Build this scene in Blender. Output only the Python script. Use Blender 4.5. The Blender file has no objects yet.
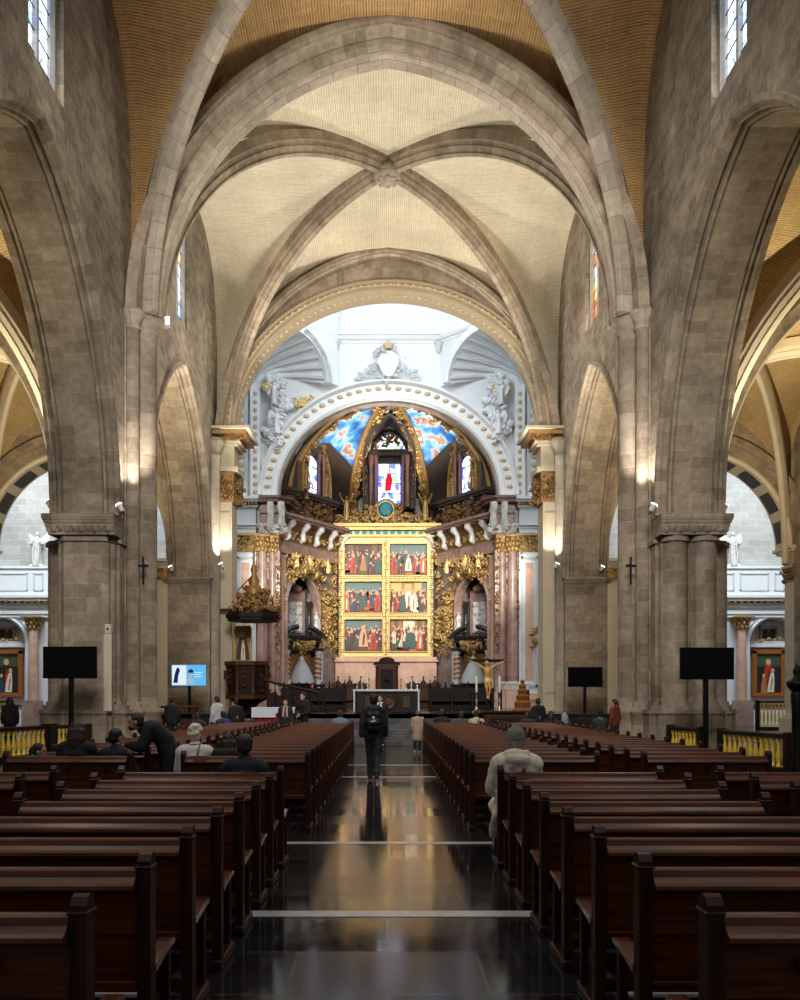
import bpy, math, random
from mathutils import Vector, Matrix
PI = math.pi
random.seed(7)
SC = bpy.context.scene
COL = SC.collection
F, CX, CY, EYE = 950.0, 387.5, 697.0, 1.7      # focal length and vanishing point of the photograph (800x1000), eye height


def P(px, py, Y):
    """the point at depth Y seen at photo pixel (px, py)"""
    return Vector(((px - CX) / F * Y, Y, EYE + (CY - py) / F * Y))


def hx(h):
    c = [int(h[i:i + 2], 16) / 255 for i in (0, 2, 4)]
    return tuple(((v + .055) / 1.055) ** 2.4 if v > .04045 else v / 12.92 for v in c) + (1.0,)


# ------------------------------------------------------------------ mesh builder
class MB:
    def __init__(s):
        s.v, s.f, s.u, s.m, s.s = [], [], [], [], []

    def add(s, verts, faces, mi=0, smooth=False, uvs=None, M=None):
        b = len(s.v)
        for p in verts:
            p = Vector(p)
            s.v.append(M @ p if M is not None else p)
        for i, f in enumerate(faces):
            s.f.append([b + k for k in f])
            s.u.append(uvs[i] if uvs else None)
            s.m.append(mi)
            s.s.append(smooth)
        return s

    def box(s, x0, x1, y0, y1, z0, z1, mi=0, M=None):
        v = [(x, y, z) for z in (z0, z1) for y in (y0, y1) for x in (x0, x1)]
        return s.add(v, [(0, 2, 3, 1), (4, 5, 7, 6), (0, 1, 5, 4), (2, 6, 7, 3), (0, 4, 6, 2), (1, 3, 7, 5)], mi, M=M)

    def bbox(s, x0, x1, y0, y1, z0, z1, c=.01, mi=0, M=None):
        """box with chamfered edges"""
        c = min(c, (x1 - x0) * .45, (y1 - y0) * .45, (z1 - z0) * .45)
        rings = []
        for z, d in ((z0, c), (z0 + c, 0), (z1 - c, 0), (z1, c)):
            a, b, e, f = x0 + d, x1 - d, y0 + d, y1 - d
            k = c if d == 0 else c * .4
            rings.append([(a + k, e, z), (b - k, e, z), (b, e + k, z), (b, f - k, z), (b - k, f, z), (a + k, f, z), (a, f - k, z), (a, e + k, z)])
        v = [p for r in rings for p in r]
        fs = [tuple(range(7, -1, -1)), tuple(range(24, 32))]
        for i in range(3):
            for j in range(8):
                fs.append((i * 8 + j, i * 8 + (j + 1) % 8, i * 8 + 8 + (j + 1) % 8, i * 8 + 8 + j))
        return s.add(v, fs, mi, M=M)

    def prism(s, poly, z0, z1, mi=0, M=None, smooth=False):
        n = len(poly)
        v = [(x, y, z0) for x, y in poly] + [(x, y, z1) for x, y in poly]
        s.add(v, [tuple(range(n - 1, -1, -1)), tuple(range(n, 2 * n))], mi, M=M)
        per, L = 0, [0]
        for i in range(n):
            a, b = poly[i], poly[(i + 1) % n]
            per += math.hypot(b[0] - a[0], b[1] - a[1])
            L.append(per)
        fs, us = [], []
        for i in range(n):
            j = (i + 1) % n
            fs.append((i, j, n + j, n + i))
            us.append([(L[i], z0), (L[i + 1], z0), (L[i + 1], z1), (L[i], z1)])
        return s.add(v, fs, mi, smooth, us, M)

    def lathe(s, prof, n=16, mi=0, M=None, a0=0, a1=2 * PI, smooth=True):
        full = abs(a1 - a0 - 2 * PI) < 1e-6
        k = n if full else n + 1
        v = []
        for r, z in prof:
            for i in range(k):
                a = a0 + (a1 - a0) * i / n
                v.append((r * math.cos(a), r * math.sin(a), z))
        fs, us = [], []
        R = max(r for r, z in prof)
        for q in range(len(prof) - 1):
            for i in range(n):
                j = (i + 1) % k
                fs.append((q * k + i, q * k + j, (q + 1) * k + j, (q + 1) * k + i))
                u0, u1 = (a1 - a0) * i / n * R, (a1 - a0) * (i + 1) / n * R
                us.append([(u0, prof[q][1]), (u1, prof[q][1]), (u1, prof[q + 1][1]), (u0, prof[q + 1][1])])
        s.add(v, fs, mi, smooth, us, M)
        if full:
            if prof[0][0] > 1e-4:
                s.add([(prof[0][0] * math.cos(2 * PI * i / n), prof[0][0] * math.sin(2 * PI * i / n), prof[0][1]) for i in range(n)], [tuple(range(n - 1, -1, -1))], mi, M=M)
            if prof[-1][0] > 1e-4:
                s.add([(prof[-1][0] * math.cos(2 * PI * i / n), prof[-1][0] * math.sin(2 * PI * i / n), prof[-1][1]) for i in range(n)], [tuple(range(n))], mi, M=M)
        return s

    def tube(s, path, rad, n=8, mi=0, M=None, smooth=True, caps=True):
        path = [Vector(p) for p in path]
        if not hasattr(rad, '__len__'):
            rad = [rad] * len(path)
        v, up = [], None
        for i, p in enumerate(path):
            t = (path[min(i + 1, len(path) - 1)] - path[max(i - 1, 0)]).normalized()
            if up is None:
                up = Vector((0, 0, 1)) if abs(t.z) < .9 else Vector((1, 0, 0))
            a = t.cross(up).normalized()
            b = a.cross(t).normalized()
            up = b
            for k in range(n):
                w = 2 * PI * k / n
                v.append(p + (a * math.cos(w) + b * math.sin(w)) * rad[i])
        fs = []
        for i in range(len(path) - 1):
            for k in range(n):
                fs.append((i * n + k, i * n + (k + 1) % n, (i + 1) * n + (k + 1) % n, (i + 1) * n + k))
        s.add(v, fs, mi, smooth, M=M)
        if caps:
            e = (len(path) - 1) * n
            s.add(v[:n], [tuple(range(n - 1, -1, -1))], mi, M=M)
            s.add(v[e:], [tuple(range(n))], mi, M=M)
        return s

    def ball(s, c, r, n=10, m=6, mi=0, M=None):
        if not hasattr(r, '__len__'):
            r = (r, r, r)
        v = [(c[0], c[1], c[2] - r[2])]
        for j in range(1, m):
            e = -PI / 2 + PI * j / m
            for i in range(n):
                a = 2 * PI * i / n
                v.append((c[0] + r[0] * math.cos(e) * math.cos(a), c[1] + r[1] * math.cos(e) * math.sin(a), c[2] + r[2] * math.sin(e)))
        v.append((c[0], c[1], c[2] + r[2]))
        fs = [(0, 1 + (i + 1) % n, 1 + i) for i in range(n)]
        for j in range(m - 2):
            for i in range(n):
                a = 1 + j * n
                fs.append((a + i, a + (i + 1) % n, a + n + (i + 1) % n, a + n + i))
        a = 1 + (m - 2) * n
        fs += [(a + i, a + (i + 1) % n, len(v) - 1) for i in range(n)]
        return s.add(v, fs, mi, True, M=M)

    def capsule(s, p0, p1, r0, r1, n=12, sc=None):
        p0, p1 = Vector(p0), Vector(p1)
        d = p1 - p0
        L = max(d.length, 1e-5)
        t = d / L
        pts, rr = [], []
        for e in (-85, -60, -35, 0):
            pts.append(p0 + t * r0 * math.sin(math.radians(e))); rr.append(r0 * math.cos(math.radians(e)))
        for q in (.33, .66):
            pts.append(p0 + d * q); rr.append(r0 + (r1 - r0) * q)
        for e in (0, 35, 60, 85):
            pts.append(p1 + t * r1 * math.sin(math.radians(e))); rr.append(r1 * math.cos(math.radians(e)))
        return s.tube(pts, rr, n)

    def sweep(s, path, norms, bi, prof, mi=0, closed=True, caps=True, smooth=False):
        """profile points (b, n) carried along path; norms = one normal per point, bi = one binormal (or one per point)"""
        n = len(prof)
        v, L = [], [0]
        for i, p in enumerate(path):
            b = bi[i] if isinstance(bi, list) else bi
            for q in prof:
                v.append(p + b * q[0] + norms[i] * q[1])
            if i:
                L.append(L[-1] + (path[i] - path[i - 1]).length)
        per = [0]
        for k in range(n):
            a, b = prof[k], prof[(k + 1) % n]
            per.append(per[-1] + math.hypot(a[0] - b[0], a[1] - b[1]))
        fs, us = [], []
        for i in range(len(path) - 1):
            for k in range(n if closed else n - 1):
                j = (k + 1) % n
                fs.append((i * n + k, i * n + j, (i + 1) * n + j, (i + 1) * n + k))
                us.append([(L[i], per[k]), (L[i], per[k + 1]), (L[i + 1], per[k + 1]), (L[i + 1], per[k])])
        s.add(v, fs, mi, smooth, us)
        if caps and closed:
            e = (len(path) - 1) * n
            s.add(v[:n], [tuple(range(n))], mi)
            s.add(v[e:], [tuple(range(n - 1, -1, -1))], mi)
        return s

    def grid(s, fn, us, vs, mi=0, smooth=True, uvfn=None, flip=False):
        nu, nv = len(us), len(vs)
        pts = [Vector(fn(u, v)) for u in us for v in vs]
        fs, uu = [], []
        for i in range(nu - 1):
            for j in range(nv - 1):
                q = [(i, j), (i + 1, j), (i + 1, j + 1), (i, j + 1)]
                if flip:
                    q.reverse()
                fs.append([a * nv + b for a, b in q])
                uu.append([uvfn(us[a], vs[b]) for a, b in q] if uvfn else None)
        return s.add(pts, fs, mi, smooth, uu if uvfn else None)

    def build(s, name, mats, parent=None, loc=None, weld=False):
        me = bpy.data.meshes.new(name)
        org = Vector(loc) if loc is not None else Vector((0, 0, 0))
        me.from_pydata([tuple(p - org) for p in s.v], [], s.f)
        if not isinstance(mats, (list, tuple)):
            mats = [mats]
        for m in mats:
            me.materials.append(m)
        uvl = me.uv_layers.new(name='UVMap').data
        for p in me.polygons:
            p.material_index = s.m[p.index]
            p.use_smooth = s.s[p.index]
            u = s.u[p.index]
            if u is None:
                nx, ny, nz = (abs(c) for c in p.normal)
                for li in p.loop_indices:
                    c = s.v[me.loops[li].vertex_index]
                    uvl[li].uv = (c.y, c.z) if nx >= ny and nx >= nz else ((c.x, c.z) if ny >= nz else (c.x, c.y))
            else:
                for k, li in enumerate(p.loop_indices):
                    uvl[li].uv = u[k]
        o = bpy.data.objects.new(name, me)
        COL.objects.link(o)
        if loc is not None:
            o.location = org
        if parent is not None:
            o.parent = parent
            o.matrix_parent_inverse = Matrix.Translation(-parent.location) if loc is None else Matrix()
        return o


def tag(o, label=None, cat=None, group=None, kind=None):
    if label: o['label'] = label
    if cat: o['category'] = cat
    if group: o['group'] = group
    if kind: o['kind'] = kind
    return o


def thing(name, label, cat, loc=(0, 0, 0), group=None):
    """an Empty at the base of a thing; parts are built in world coordinates and hung on it"""
    o = bpy.data.objects.new(name, None)
    o.empty_display_size = .1
    o.location = loc
    COL.objects.link(o)
    return tag(o, label, cat, group)


def struct(mb, name, mats):
    return tag(mb.build(name, mats), kind='structure')


def kids(o):
    return [c for c in o.children]


def copy_tree(o, parent=None):
    c = o.copy()
    COL.objects.link(c)
    if parent is not None:
        c.parent = parent
    for ch in kids(o):
        copy_tree(ch, c)
    return c


def mirror_copy(o, **kw):
    """a thing's twin on the other side of the nave, with its own mirrored meshes"""
    def rec(src, par):
        c = src.copy()
        if src.data is not None:
            me = src.data.copy()
            me.transform(Matrix.Scale(-1, 4, (1, 0, 0)))
            me.flip_normals()
            c.data = me
        c.location = (-src.location.x, src.location.y, src.location.z)
        mi = src.matrix_parent_inverse.copy()
        mi[0][3] = -mi[0][3]
        COL.objects.link(c)
        if par is not None:
            c.parent = par
            c.matrix_parent_inverse = mi
        for ch in kids(src):
            rec(ch, c)
        return c
    c = rec(o, None)
    tag(c, **kw)
    return c


# ------------------------------------------------------------------ materials
MATS = {}


def nt(name):
    m = bpy.data.materials.new(name)
    m.use_nodes = True
    t = m.node_tree
    return m, t.nodes, t.links, t.nodes['Principled BSDF']


def plain(name, col, rough=.6, metal=0.0, spec=.5, noise=.0, nscale=8, bump=0.0, coat=0.0):
    m, N, L, b = nt(name)
    col = hx(col) if isinstance(col, str) else col
    b.inputs['Base Color'].default_value = col
    b.inputs['Roughness'].default_value = rough
    b.inputs['Metallic'].default_value = metal
    b.inputs['Specular IOR Level'].default_value = spec
    b.inputs['Coat Weight'].default_value = coat
    if noise or bump:
        tc = N.new('ShaderNodeTexCoord')
        nz = N.new('ShaderNodeTexNoise')
        nz.inputs['Scale'].default_value = nscale
        nz.inputs['Detail'].default_value = 5
        L.new(tc.outputs['Object'], nz.inputs['Vector'])
        if noise:
            r = N.new('ShaderNodeMixRGB')
            r.inputs[1].default_value = tuple(c * (1 - noise) for c in col[:3]) + (1,)
            r.inputs[2].default_value = tuple(min(1, c * (1 + noise)) for c in col[:3]) + (1,)
            L.new(nz.outputs['Fac'], r.inputs[0])
            L.new(r.outputs[0], b.inputs['Base Color'])
        if bump:
            bp = N.new('ShaderNodeBump')
            bp.inputs['Strength'].default_value = bump
            bp.inputs['Distance'].default_value = .05
            L.new(nz.outputs['Fac'], bp.inputs['Height'])
            L.new(bp.outputs[0], b.inputs['Normal'])
    return m


def masonry(name, c1, c2, mortar, bw, rh, ms=.012, rough=.85, stain=.35, bump=.4, sscale=.35, streak=None):
    """coursed stone or brick laid out on the UVs (metres)"""
    m, N, L, b = nt(name)
    uv = N.new('ShaderNodeTexCoord')
    br = N.new('ShaderNodeTexBrick')
    br.inputs['Scale'].default_value = 1
    br.inputs['Brick Width'].default_value = bw
    br.inputs['Row Height'].default_value = rh
    br.inputs['Mortar Size'].default_value = ms
    br.inputs['Mortar Smooth'].default_value = .3
    br.inputs['Bias'].default_value = 0
    br.inputs['Color1'].default_value = hx(c1)
    br.inputs['Color2'].default_value = hx(c2)
    br.inputs['Mortar'].default_value = hx(mortar)
    wob = N.new('ShaderNodeTexNoise')
    wob.inputs['Scale'].default_value = 1.3
    wm = N.new('ShaderNodeMixRGB')
    wm.blend_type = 'ADD'
    wm.inputs[0].default_value = rh * .05
    L.new(uv.outputs['UV'], wob.inputs['Vector'])
    L.new(uv.outputs['UV'], wm.inputs[1])
    L.new(wob.outputs['Color'], wm.inputs[2])
    L.new(wm.outputs[0], br.inputs['Vector'])
    last = br.outputs['Color']
    for sc, amt, det in ((sscale, stain, 6), (5.0, stain * .55, 8)):
        nz = N.new('ShaderNodeTexNoise')
        nz.inputs['Scale'].default_value = sc
        nz.inputs['Detail'].default_value = det
        nz.inputs['Roughness'].default_value = .65
        L.new(uv.outputs['Object'], nz.inputs['Vector'])
        rp = N.new('ShaderNodeMapRange')
        rp.inputs['From Min'].default_value = .3
        rp.inputs['From Max'].default_value = .7
        rp.inputs['To Min'].default_value = 1 - amt
        rp.inputs['To Max'].default_value = 1 + amt * .6
        L.new(nz.outputs['Fac'], rp.inputs['Value'])
        mx = N.new('ShaderNodeMixRGB')
        mx.blend_type = 'MULTIPLY'
        mx.inputs[0].default_value = 1
        L.new(last, mx.inputs[1])
        L.new(rp.outputs[0], mx.inputs[2])
        last = mx.outputs[0]
    L.new(last, b.inputs['Base Color'])
    b.inputs['Roughness'].default_value = rough
    b.inputs['Specular IOR Level'].default_value = .2
    bp = N.new('ShaderNodeBump')
    bp.inputs['Strength'].default_value = bump
    bp.inputs['Distance'].default_value = .03
    n2 = N.new('ShaderNodeTexNoise')
    n2.inputs['Scale'].default_value = 9
    n2.inputs['Detail'].default_value = 6
    L.new(uv.outputs['Object'], n2.inputs['Vector'])
    ad = N.new('ShaderNodeMath')
    ad.operation = 'MULTIPLY_ADD'
    ad.inputs[1].default_value = -1.0
    L.new(br.outputs['Fac'], ad.inputs[0])
    L.new(n2.outputs['Fac'], ad.inputs[2])
    L.new(ad.outputs[0], bp.inputs['Height'])
    L.new(bp.outputs[0], b.inputs['Normal'])
    return m


def marble(name, c1, c2, rough=.35, scale=1.2, dist=4):
    m, N, L, b = nt(name)
    tc = N.new('ShaderNodeTexCoord')
    nz = N.new('ShaderNodeTexNoise')
    nz.inputs['Scale'].default_value = scale
    nz.inputs['Detail'].default_value = 8
    nz.inputs['Distortion'].default_value = dist * .4
    L.new(tc.outputs['Object'], nz.inputs['Vector'])
    rp = N.new('ShaderNodeValToRGB')
    rp.color_ramp.elements[0].position = .35
    rp.color_ramp.elements[1].position = .65
    rp.color_ramp.elements[0].color = hx(c1)
    rp.color_ramp.elements[1].color = hx(c2)
    L.new(nz.outputs['Fac'], rp.inputs[0])
    L.new(rp.outputs[0], b.inputs['Base Color'])
    b.inputs['Roughness'].default_value = rough
    return m


def wood(name, c1, c2, rough=.35, axis=0, coat=.25):
    m, N, L, b = nt(name)
    tc = N.new('ShaderNodeTexCoord')
    mp = N.new('ShaderNodeMapping')
    s = [14, 14, 14]
    s[axis] = .9
    mp.inputs['Scale'].default_value = s
    nz = N.new('ShaderNodeTexNoise')
    nz.inputs['Scale'].default_value = 2.2
    nz.inputs['Detail'].default_value = 7
    L.new(tc.outputs['Object'], mp.inputs['Vector'])
    L.new(mp.outputs[0], nz.inputs['Vector'])
    rp = N.new('ShaderNodeValToRGB')
    rp.color_ramp.elements[0].position = .3
    rp.color_ramp.elements[1].position = .72
    rp.color_ramp.elements[0].color = hx(c1)
    rp.color_ramp.elements[1].color = hx(c2)
    L.new(nz.outputs['Fac'], rp.inputs[0])
    L.new(rp.outputs[0], b.inputs['Base Color'])
    b.inputs['Roughness'].default_value = rough
    b.inputs['Coat Weight'].default_value = coat
    b.inputs['Coat Roughness'].default_value = .2
    b.inputs['Specular IOR Level'].default_value = .22
    return m


def glow(name, col, strength):
    m = bpy.data.materials.new(name)
    m.use_nodes = True
    N, L = m.node_tree.nodes, m.node_tree.links
    N.clear()
    e = N.new('ShaderNodeEmission')
    o = N.new('ShaderNodeOutputMaterial')
    e.inputs[0].default_value = hx(col) if isinstance(col, str) else col
    e.inputs[1].default_value = strength
    L.new(e.outputs[0], o.inputs[0])
    return m


def stained(name, base, cols, strength, scale=1.6, lead=.05, keep=.45):
    """daylit stained glass: pale panes with coloured pieces between dark leads"""
    m = bpy.data.materials.new(name)
    m.use_nodes = True
    N, L = m.node_tree.nodes, m.node_tree.links
    N.clear()
    tc = N.new('ShaderNodeTexCoord')
    vo = N.new('ShaderNodeTexVoronoi')
    vo.inputs['Scale'].default_value = scale
    L.new(tc.outputs['UV'], vo.inputs['Vector'])
    sep = N.new('ShaderNodeSeparateColor')
    L.new(vo.outputs['Color'], sep.inputs[0])
    rp = N.new('ShaderNodeValToRGB')
    rp.color_ramp.interpolation = 'CONSTANT'
    el = rp.color_ramp.elements
    el[0].color = hx(base)
    el[1].position = keep
    el[1].color = hx(cols[0])
    for i, c in enumerate(cols[1:]):
        e2 = el.new(keep + (1 - keep) * (i + 1) / len(cols))
        e2.color = hx(c)
    L.new(sep.outputs[0], rp.inputs[0])
    vd = N.new('ShaderNodeTexVoronoi')
    vd.feature = 'DISTANCE_TO_EDGE'
    vd.inputs['Scale'].default_value = scale
    L.new(tc.outputs['UV'], vd.inputs['Vector'])
    gt = N.new('ShaderNodeMath')
    gt.operation = 'GREATER_THAN'
    gt.inputs[1].default_value = lead
    L.new(vd.outputs['Distance'], gt.inputs[0])
    mx = N.new('ShaderNodeMath')
    mx.operation = 'MULTIPLY_ADD'
    mx.inputs[1].default_value = strength * .85
    mx.inputs[2].default_value = strength * .15
    L.new(gt.outputs[0], mx.inputs[0])
    e = N.new('ShaderNodeEmission')
    o = N.new('ShaderNodeOutputMaterial')
    L.new(rp.outputs[0], e.inputs[0])
    L.new(mx.outputs[0], e.inputs[1])
    L.new(e.outputs[0], o.inputs[0])
    return m


M = MATS
M['stone'] = masonry('ashlar_stone', 'A69786', '887968', 'A69884', .85, .42, .012, stain=.5)
M['wallstone'] = masonry('rubble_ashlar', 'A89B88', '887C6C', 'AA9E8C', .58, .29, .014, stain=.55, bump=.6)
M['archstone'] = masonry('voussoir_stone', 'A69884', '8C7D6A', 'A2947E', .36, .8, .014, stain=.5)
M['ribstone'] = masonry('rib_stone', 'B0A492', '9A8D7B', '85796A', .8, 1.6, .014, stain=.35)
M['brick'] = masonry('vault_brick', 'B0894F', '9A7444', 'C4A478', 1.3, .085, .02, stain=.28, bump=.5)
M['bricklit'] = masonry('lit_vault_brick', 'C4B89C', 'B9AC8F', 'D4CAB4', 1.3, .085, .018, stain=.2, bump=.4)  # near vault's brick again, the floodlight on it put into a paler colour
M['brickaisle'] = masonry('aisle_vault_brick', 'BC9F6C', 'AE905E', 'CDB88C', 1.3, .085, .018, stain=.22, bump=.4)
M['ashpale'] = masonry('pale_ashlar', 'B6B4AE', 'A6A49E', 'C4C2BC', .9, .42, .014, stain=.2)
M['cream'] = plain('cream_plaster', 'CFC4AC', .8, noise=.12, nscale=1.5)
M['white'] = plain('white_stucco', 'D9DCDD', .6, noise=.06, nscale=2)
M['offwhite'] = plain('grey_white_stucco', 'BFC4C6', .65, noise=.1, nscale=2)
M['gold'] = plain('gilding', 'B3915A', .42, metal=.55, noise=.35, nscale=6)
M['studgold'] = plain('dull_gilt_stud', 'BCA882', .6, metal=.1)
M['goldleaf'] = plain('gilded_frame', 'EACB88', .5, metal=.25, noise=.12, nscale=9)
M['golddark'] = plain('aged_gilding', '8C6A3C', .46, metal=.5, noise=.5, nscale=5)
M['pink'] = marble('pink_marble', 'A88A7E', '84685E', .35)
M['pinkpale'] = marble('pale_pink_marble', 'CDA890', 'BD9580', .45)
M['greymarble'] = marble('grey_marble', '93877F', '6E625C', .4)
M['whitemarble'] = marble('white_marble', 'D6D4D0', 'B4B2AE', .35, 2.5)
M['blackmarble'] = marble('black_marble', '1C1B1B', '2E2B29', .25)
M['darkstone'] = plain('dark_carved_stone', '3A2F27', .6, noise=.4, nscale=4)
M['wood'] = wood('pew_wood', '34150A', '693310', .4, 0, .06)
M['woodpost'] = wood('pew_post_wood', '1E0B05', '3C180A', .46, 2, .04)
M['darkwood'] = wood('dark_carved_wood', '120906', '25150C', .55, 2, .0)
M['midwood'] = wood('brown_wood', '3C2010', '563018', .45, 2, .05)
M['black'] = plain('black_plastic', '070708', .4, spec=.2)
M['metal'] = plain('dark_metal', '191A1C', .4, metal=.6)
M['lampmetal'] = plain('white_enamel', 'CFCFCC', .4)
M['silver'] = plain('silver', 'C9CBCE', .25, metal=.9)
M['wax'] = plain('candle_wax', 'E8E2D0', .5)
M['redcloth'] = plain('red_cloth', '8E1620', .85)
M['whitecloth'] = plain('white_cloth', 'D8DEE6', .85)
# ================================================================== THE BUILDING
Y0, Y1, Y2, Y3 = 14.87, 29.75, 44.6, 56.0        # bay lines: pier before the picture, nave pier, crossing pier, apse wall
BAY = 14.87
WX, WT = 8.0, 1.85                                # nave wall face and thickness
SPR, ARC = 7.05, 7.95                             # arcade springing, arcade rise
AC, AH = 14.3, 4.45                               # aisle centre and half width
NSPR = 13.5                                       # nave vault springing


def arch2d(half, rise, n=24):
    """intrados from -half to +half: pointed when rise > half, elliptical otherwise"""
    out = []
    if rise > half * 1.001:
        c = (rise * rise - half * half) / (2 * half)
        r = half + c
        a1 = math.acos(c / r)
        for i in range(n + 1):
            a = a1 * i / n
            out.append((-c + r * math.cos(a), r * math.sin(a)))
        out = [(-x, z) for x, z in out] + out[-2::-1]
    else:
        for i in range(2 * n + 1):
            a = PI - PI * i / (2 * n)
            out.append((half * math.cos(a), rise * math.sin(a)))
    return out


def arch_h(half, rise, d):
    d = min(abs(d), half)
    if rise > half * 1.001:
        c = (rise * rise - half * half) / (2 * half)
        r = half + c
        return math.sqrt(max(0, r * r - (d + c) ** 2))
    return rise * math.sqrt(max(0, 1 - (d / half) ** 2))


def arch_sweep(mb, cen, d, half, rise, prof, n=24, mi=0, leg=0.0):
    """sweep profile (b, n) round an arch standing in the vertical plane through cen along d"""
    cen, d, up = Vector(cen), Vector(d), Vector((0, 0, 1))
    b = up.cross(d)                                    # profile b < 0 faces the camera when d = +x
    q = arch2d(half, rise, n)
    if leg:
        q = [(-half, -leg)] + q + [(half, -leg)]
    path = [cen + d * x + up * z for x, z in q]
    nr = []
    for i in range(len(path)):
        t = (path[min(i + 1, len(path) - 1)] - path[max(0, i - 1)]).normalized()
        k = up.cross(b) if False else b.cross(t)
        nr.append(-k if k.dot(path[i] - cen) < 0 else k)
    mb.sweep(path, nr, b, prof, mi)


def wall(name, mats, u0, u1, z0, z1, ops, mp, t0, t1, extra=(), nsub=14):
    """wall in the (u, z) plane pierced by openings (uc, half, sill, spring, rise); mp(u, z, t) -> point, t0/t1 the two faces"""
    us = {u0, u1, *extra}
    for uc, h, sill, sp, rise in ops:
        for x, _z in arch2d(h, rise, nsub):
            us.add(round(uc + x, 4))
    us = sorted(u for u in us if u0 - 1e-6 <= u <= u1 + 1e-6)
    mb = MB()
    quad = lambda a, b, c, d: mb.add([a, b, c, d], [(0, 1, 2, 3)])
    for ua, ub in zip(us, us[1:]):
        if ub - ua < 1e-5:
            continue
        um = (ua + ub) / 2

        def iv(u):
            cuts = sorted((o for o in ops if abs(um - o[0]) < o[1]), key=lambda o: o[2])
            r, z = [], z0
            for uc, h, sill, sp, rise in cuts:
                r.append((z, sill))
                z = sp + arch_h(h, rise, u - uc)
            r.append((z, z1))
            return r
        A, B = iv(ua), iv(ub)
        for k, ((a0, a1), (b0, b1)) in enumerate(zip(A, B)):
            if a1 - a0 < 1e-5 and b1 - b0 < 1e-5:
                continue
            for t in (t0, t1):
                quad(mp(ua, a0, t), mp(ub, b0, t), mp(ub, b1, t), mp(ua, a1, t))
            if k > 0 or a0 > z0 + 1e-6 or True:
                quad(mp(ua, a0, t0), mp(ub, b0, t0), mp(ub, b0, t1), mp(ua, a0, t1))
            quad(mp(ua, a1, t0), mp(ub, b1, t0), mp(ub, b1, t1), mp(ua, a1, t1))
    for uc, h, sill, sp, rise in ops:
        for u in (uc - h, uc + h):
            if sp > sill + 1e-6 and u0 < u < u1:
                quad(mp(u, sill, t0), mp(u, sp, t0), mp(u, sp, t1), mp(u, sill, t1))
    for u in (u0, u1):
        if not any(abs(u - o[0]) <= o[1] + 1e-6 for o in ops):
            quad(mp(u, z0, t0), mp(u, z1, t0), mp(u, z1, t1), mp(u, z0, t1))
    return struct(mb, name, mats)


# ---- floor
m, N, L, b = nt('slate_marble_floor')
tc = N.new('ShaderNodeTexCoord')
br = N.new('ShaderNodeTexBrick')
br.inputs['Scale'].default_value = 1
br.inputs['Brick Width'].default_value = 1.18
br.inputs['Row Height'].default_value = .905
br.inputs['Mortar Size'].default_value = .009
br.inputs['Color1'].default_value = hx('171B21')
br.inputs['Color2'].default_value = hx('2E2823')
br.inputs['Mortar'].default_value = hx('424448')
L.new(tc.outputs['UV'], br.inputs['Vector'])
nz = N.new('ShaderNodeTexNoise')
nz.inputs['Scale'].default_value = 1.4
nz.inputs['Detail'].default_value = 9
nz.inputs['Distortion'].default_value = 1.2
L.new(tc.outputs['UV'], nz.inputs['Vector'])
mx = N.new('ShaderNodeMixRGB')
mx.blend_type = 'OVERLAY'
mx.inputs[0].default_value = .55
L.new(br.outputs['Color'], mx.inputs[1])
L.new(nz.outputs['Fac'], mx.inputs[2])
L.new(mx.outputs[0], b.inputs['Base Color'])
rr = N.new('ShaderNodeMapRange')
rr.inputs['To Min'].default_value = .05
rr.inputs['To Max'].default_value = .16
sp0 = N.new('ShaderNodeSeparateColor')
L.new(br.outputs['Color'], sp0.inputs[0])
mr0 = N.new('ShaderNodeMapRange')
mr0.inputs['From Min'].default_value, mr0.inputs['From Max'].default_value = .009, .022
mr0.inputs['To Min'].default_value, mr0.inputs['To Max'].default_value = -.3, .5
L.new(sp0.outputs[0], mr0.inputs['Value'])
ad0 = N.new('ShaderNodeMath')
ad0.operation = 'ADD'
L.new(mr0.outputs[0], ad0.inputs[0])
L.new(nz.outputs['Fac'], ad0.inputs[1])
L.new(ad0.outputs[0], rr.inputs['Value'])
L.new(rr.outputs[0], b.inputs['Roughness'])
b.inputs['Specular IOR Level'].default_value = .22
bp = N.new('ShaderNodeBump')
bp.inputs['Strength'].default_value = .12
bp.inputs['Distance'].default_value = .01
n2 = N.new('ShaderNodeTexNoise')
n2.inputs['Scale'].default_value = 2.5
n2.inputs['Detail'].default_value = 3
L.new(tc.outputs['UV'], n2.inputs['Vector'])
L.new(n2.outputs['Fac'], bp.inputs['Height'])
L.new(bp.outputs[0], b.inputs['Normal'])
M['floor'] = m
M['inlay'] = marble('pale_marble_inlay', 'A7A7A8', 'C2C2C2', .22, 1.5)
M['inlaydark'] = marble('grey_marble_border', '34373B', '45484C', .25, 1.5)

mb = MB()
mb.add([(-32, -6, 0), (32, -6, 0), (32, 60, 0), (-32, 60, 0)], [(0, 1, 2, 3)])
struct(mb, 'floor', M['floor'])
k = 0
for y, hw, wd in ((7.44, 1.22, .2), (11.06, 1.22, .16), (20.2, 1.15, .2), (23.75, 1.15, .2)):
    k += 1
    struct(MB().box(-hw + .03, hw, y - wd / 2, y + wd / 2, 0, .004), f'trim_{k}', M['inlay'])
for s in (-1, 1):
    k += 1
    struct(MB().box(min(s * 1.26, s * 1.34) + .03, max(s * 1.26, s * 1.34) + .03, 1, 32.6, 0, .004), f'trim_{k}', M['inlaydark'])
    for y, x0, x1, wd in ((5.5, 1.36, 2.9, .26), (14.7, 4.95, 7.6, .3)):
        k += 1
        struct(MB().box(min(s * x0, s * x1), max(s * x0, s * x1), y - wd / 2, y + wd / 2, 0, .004), f'trim_{k}', M['inlay'])

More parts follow.
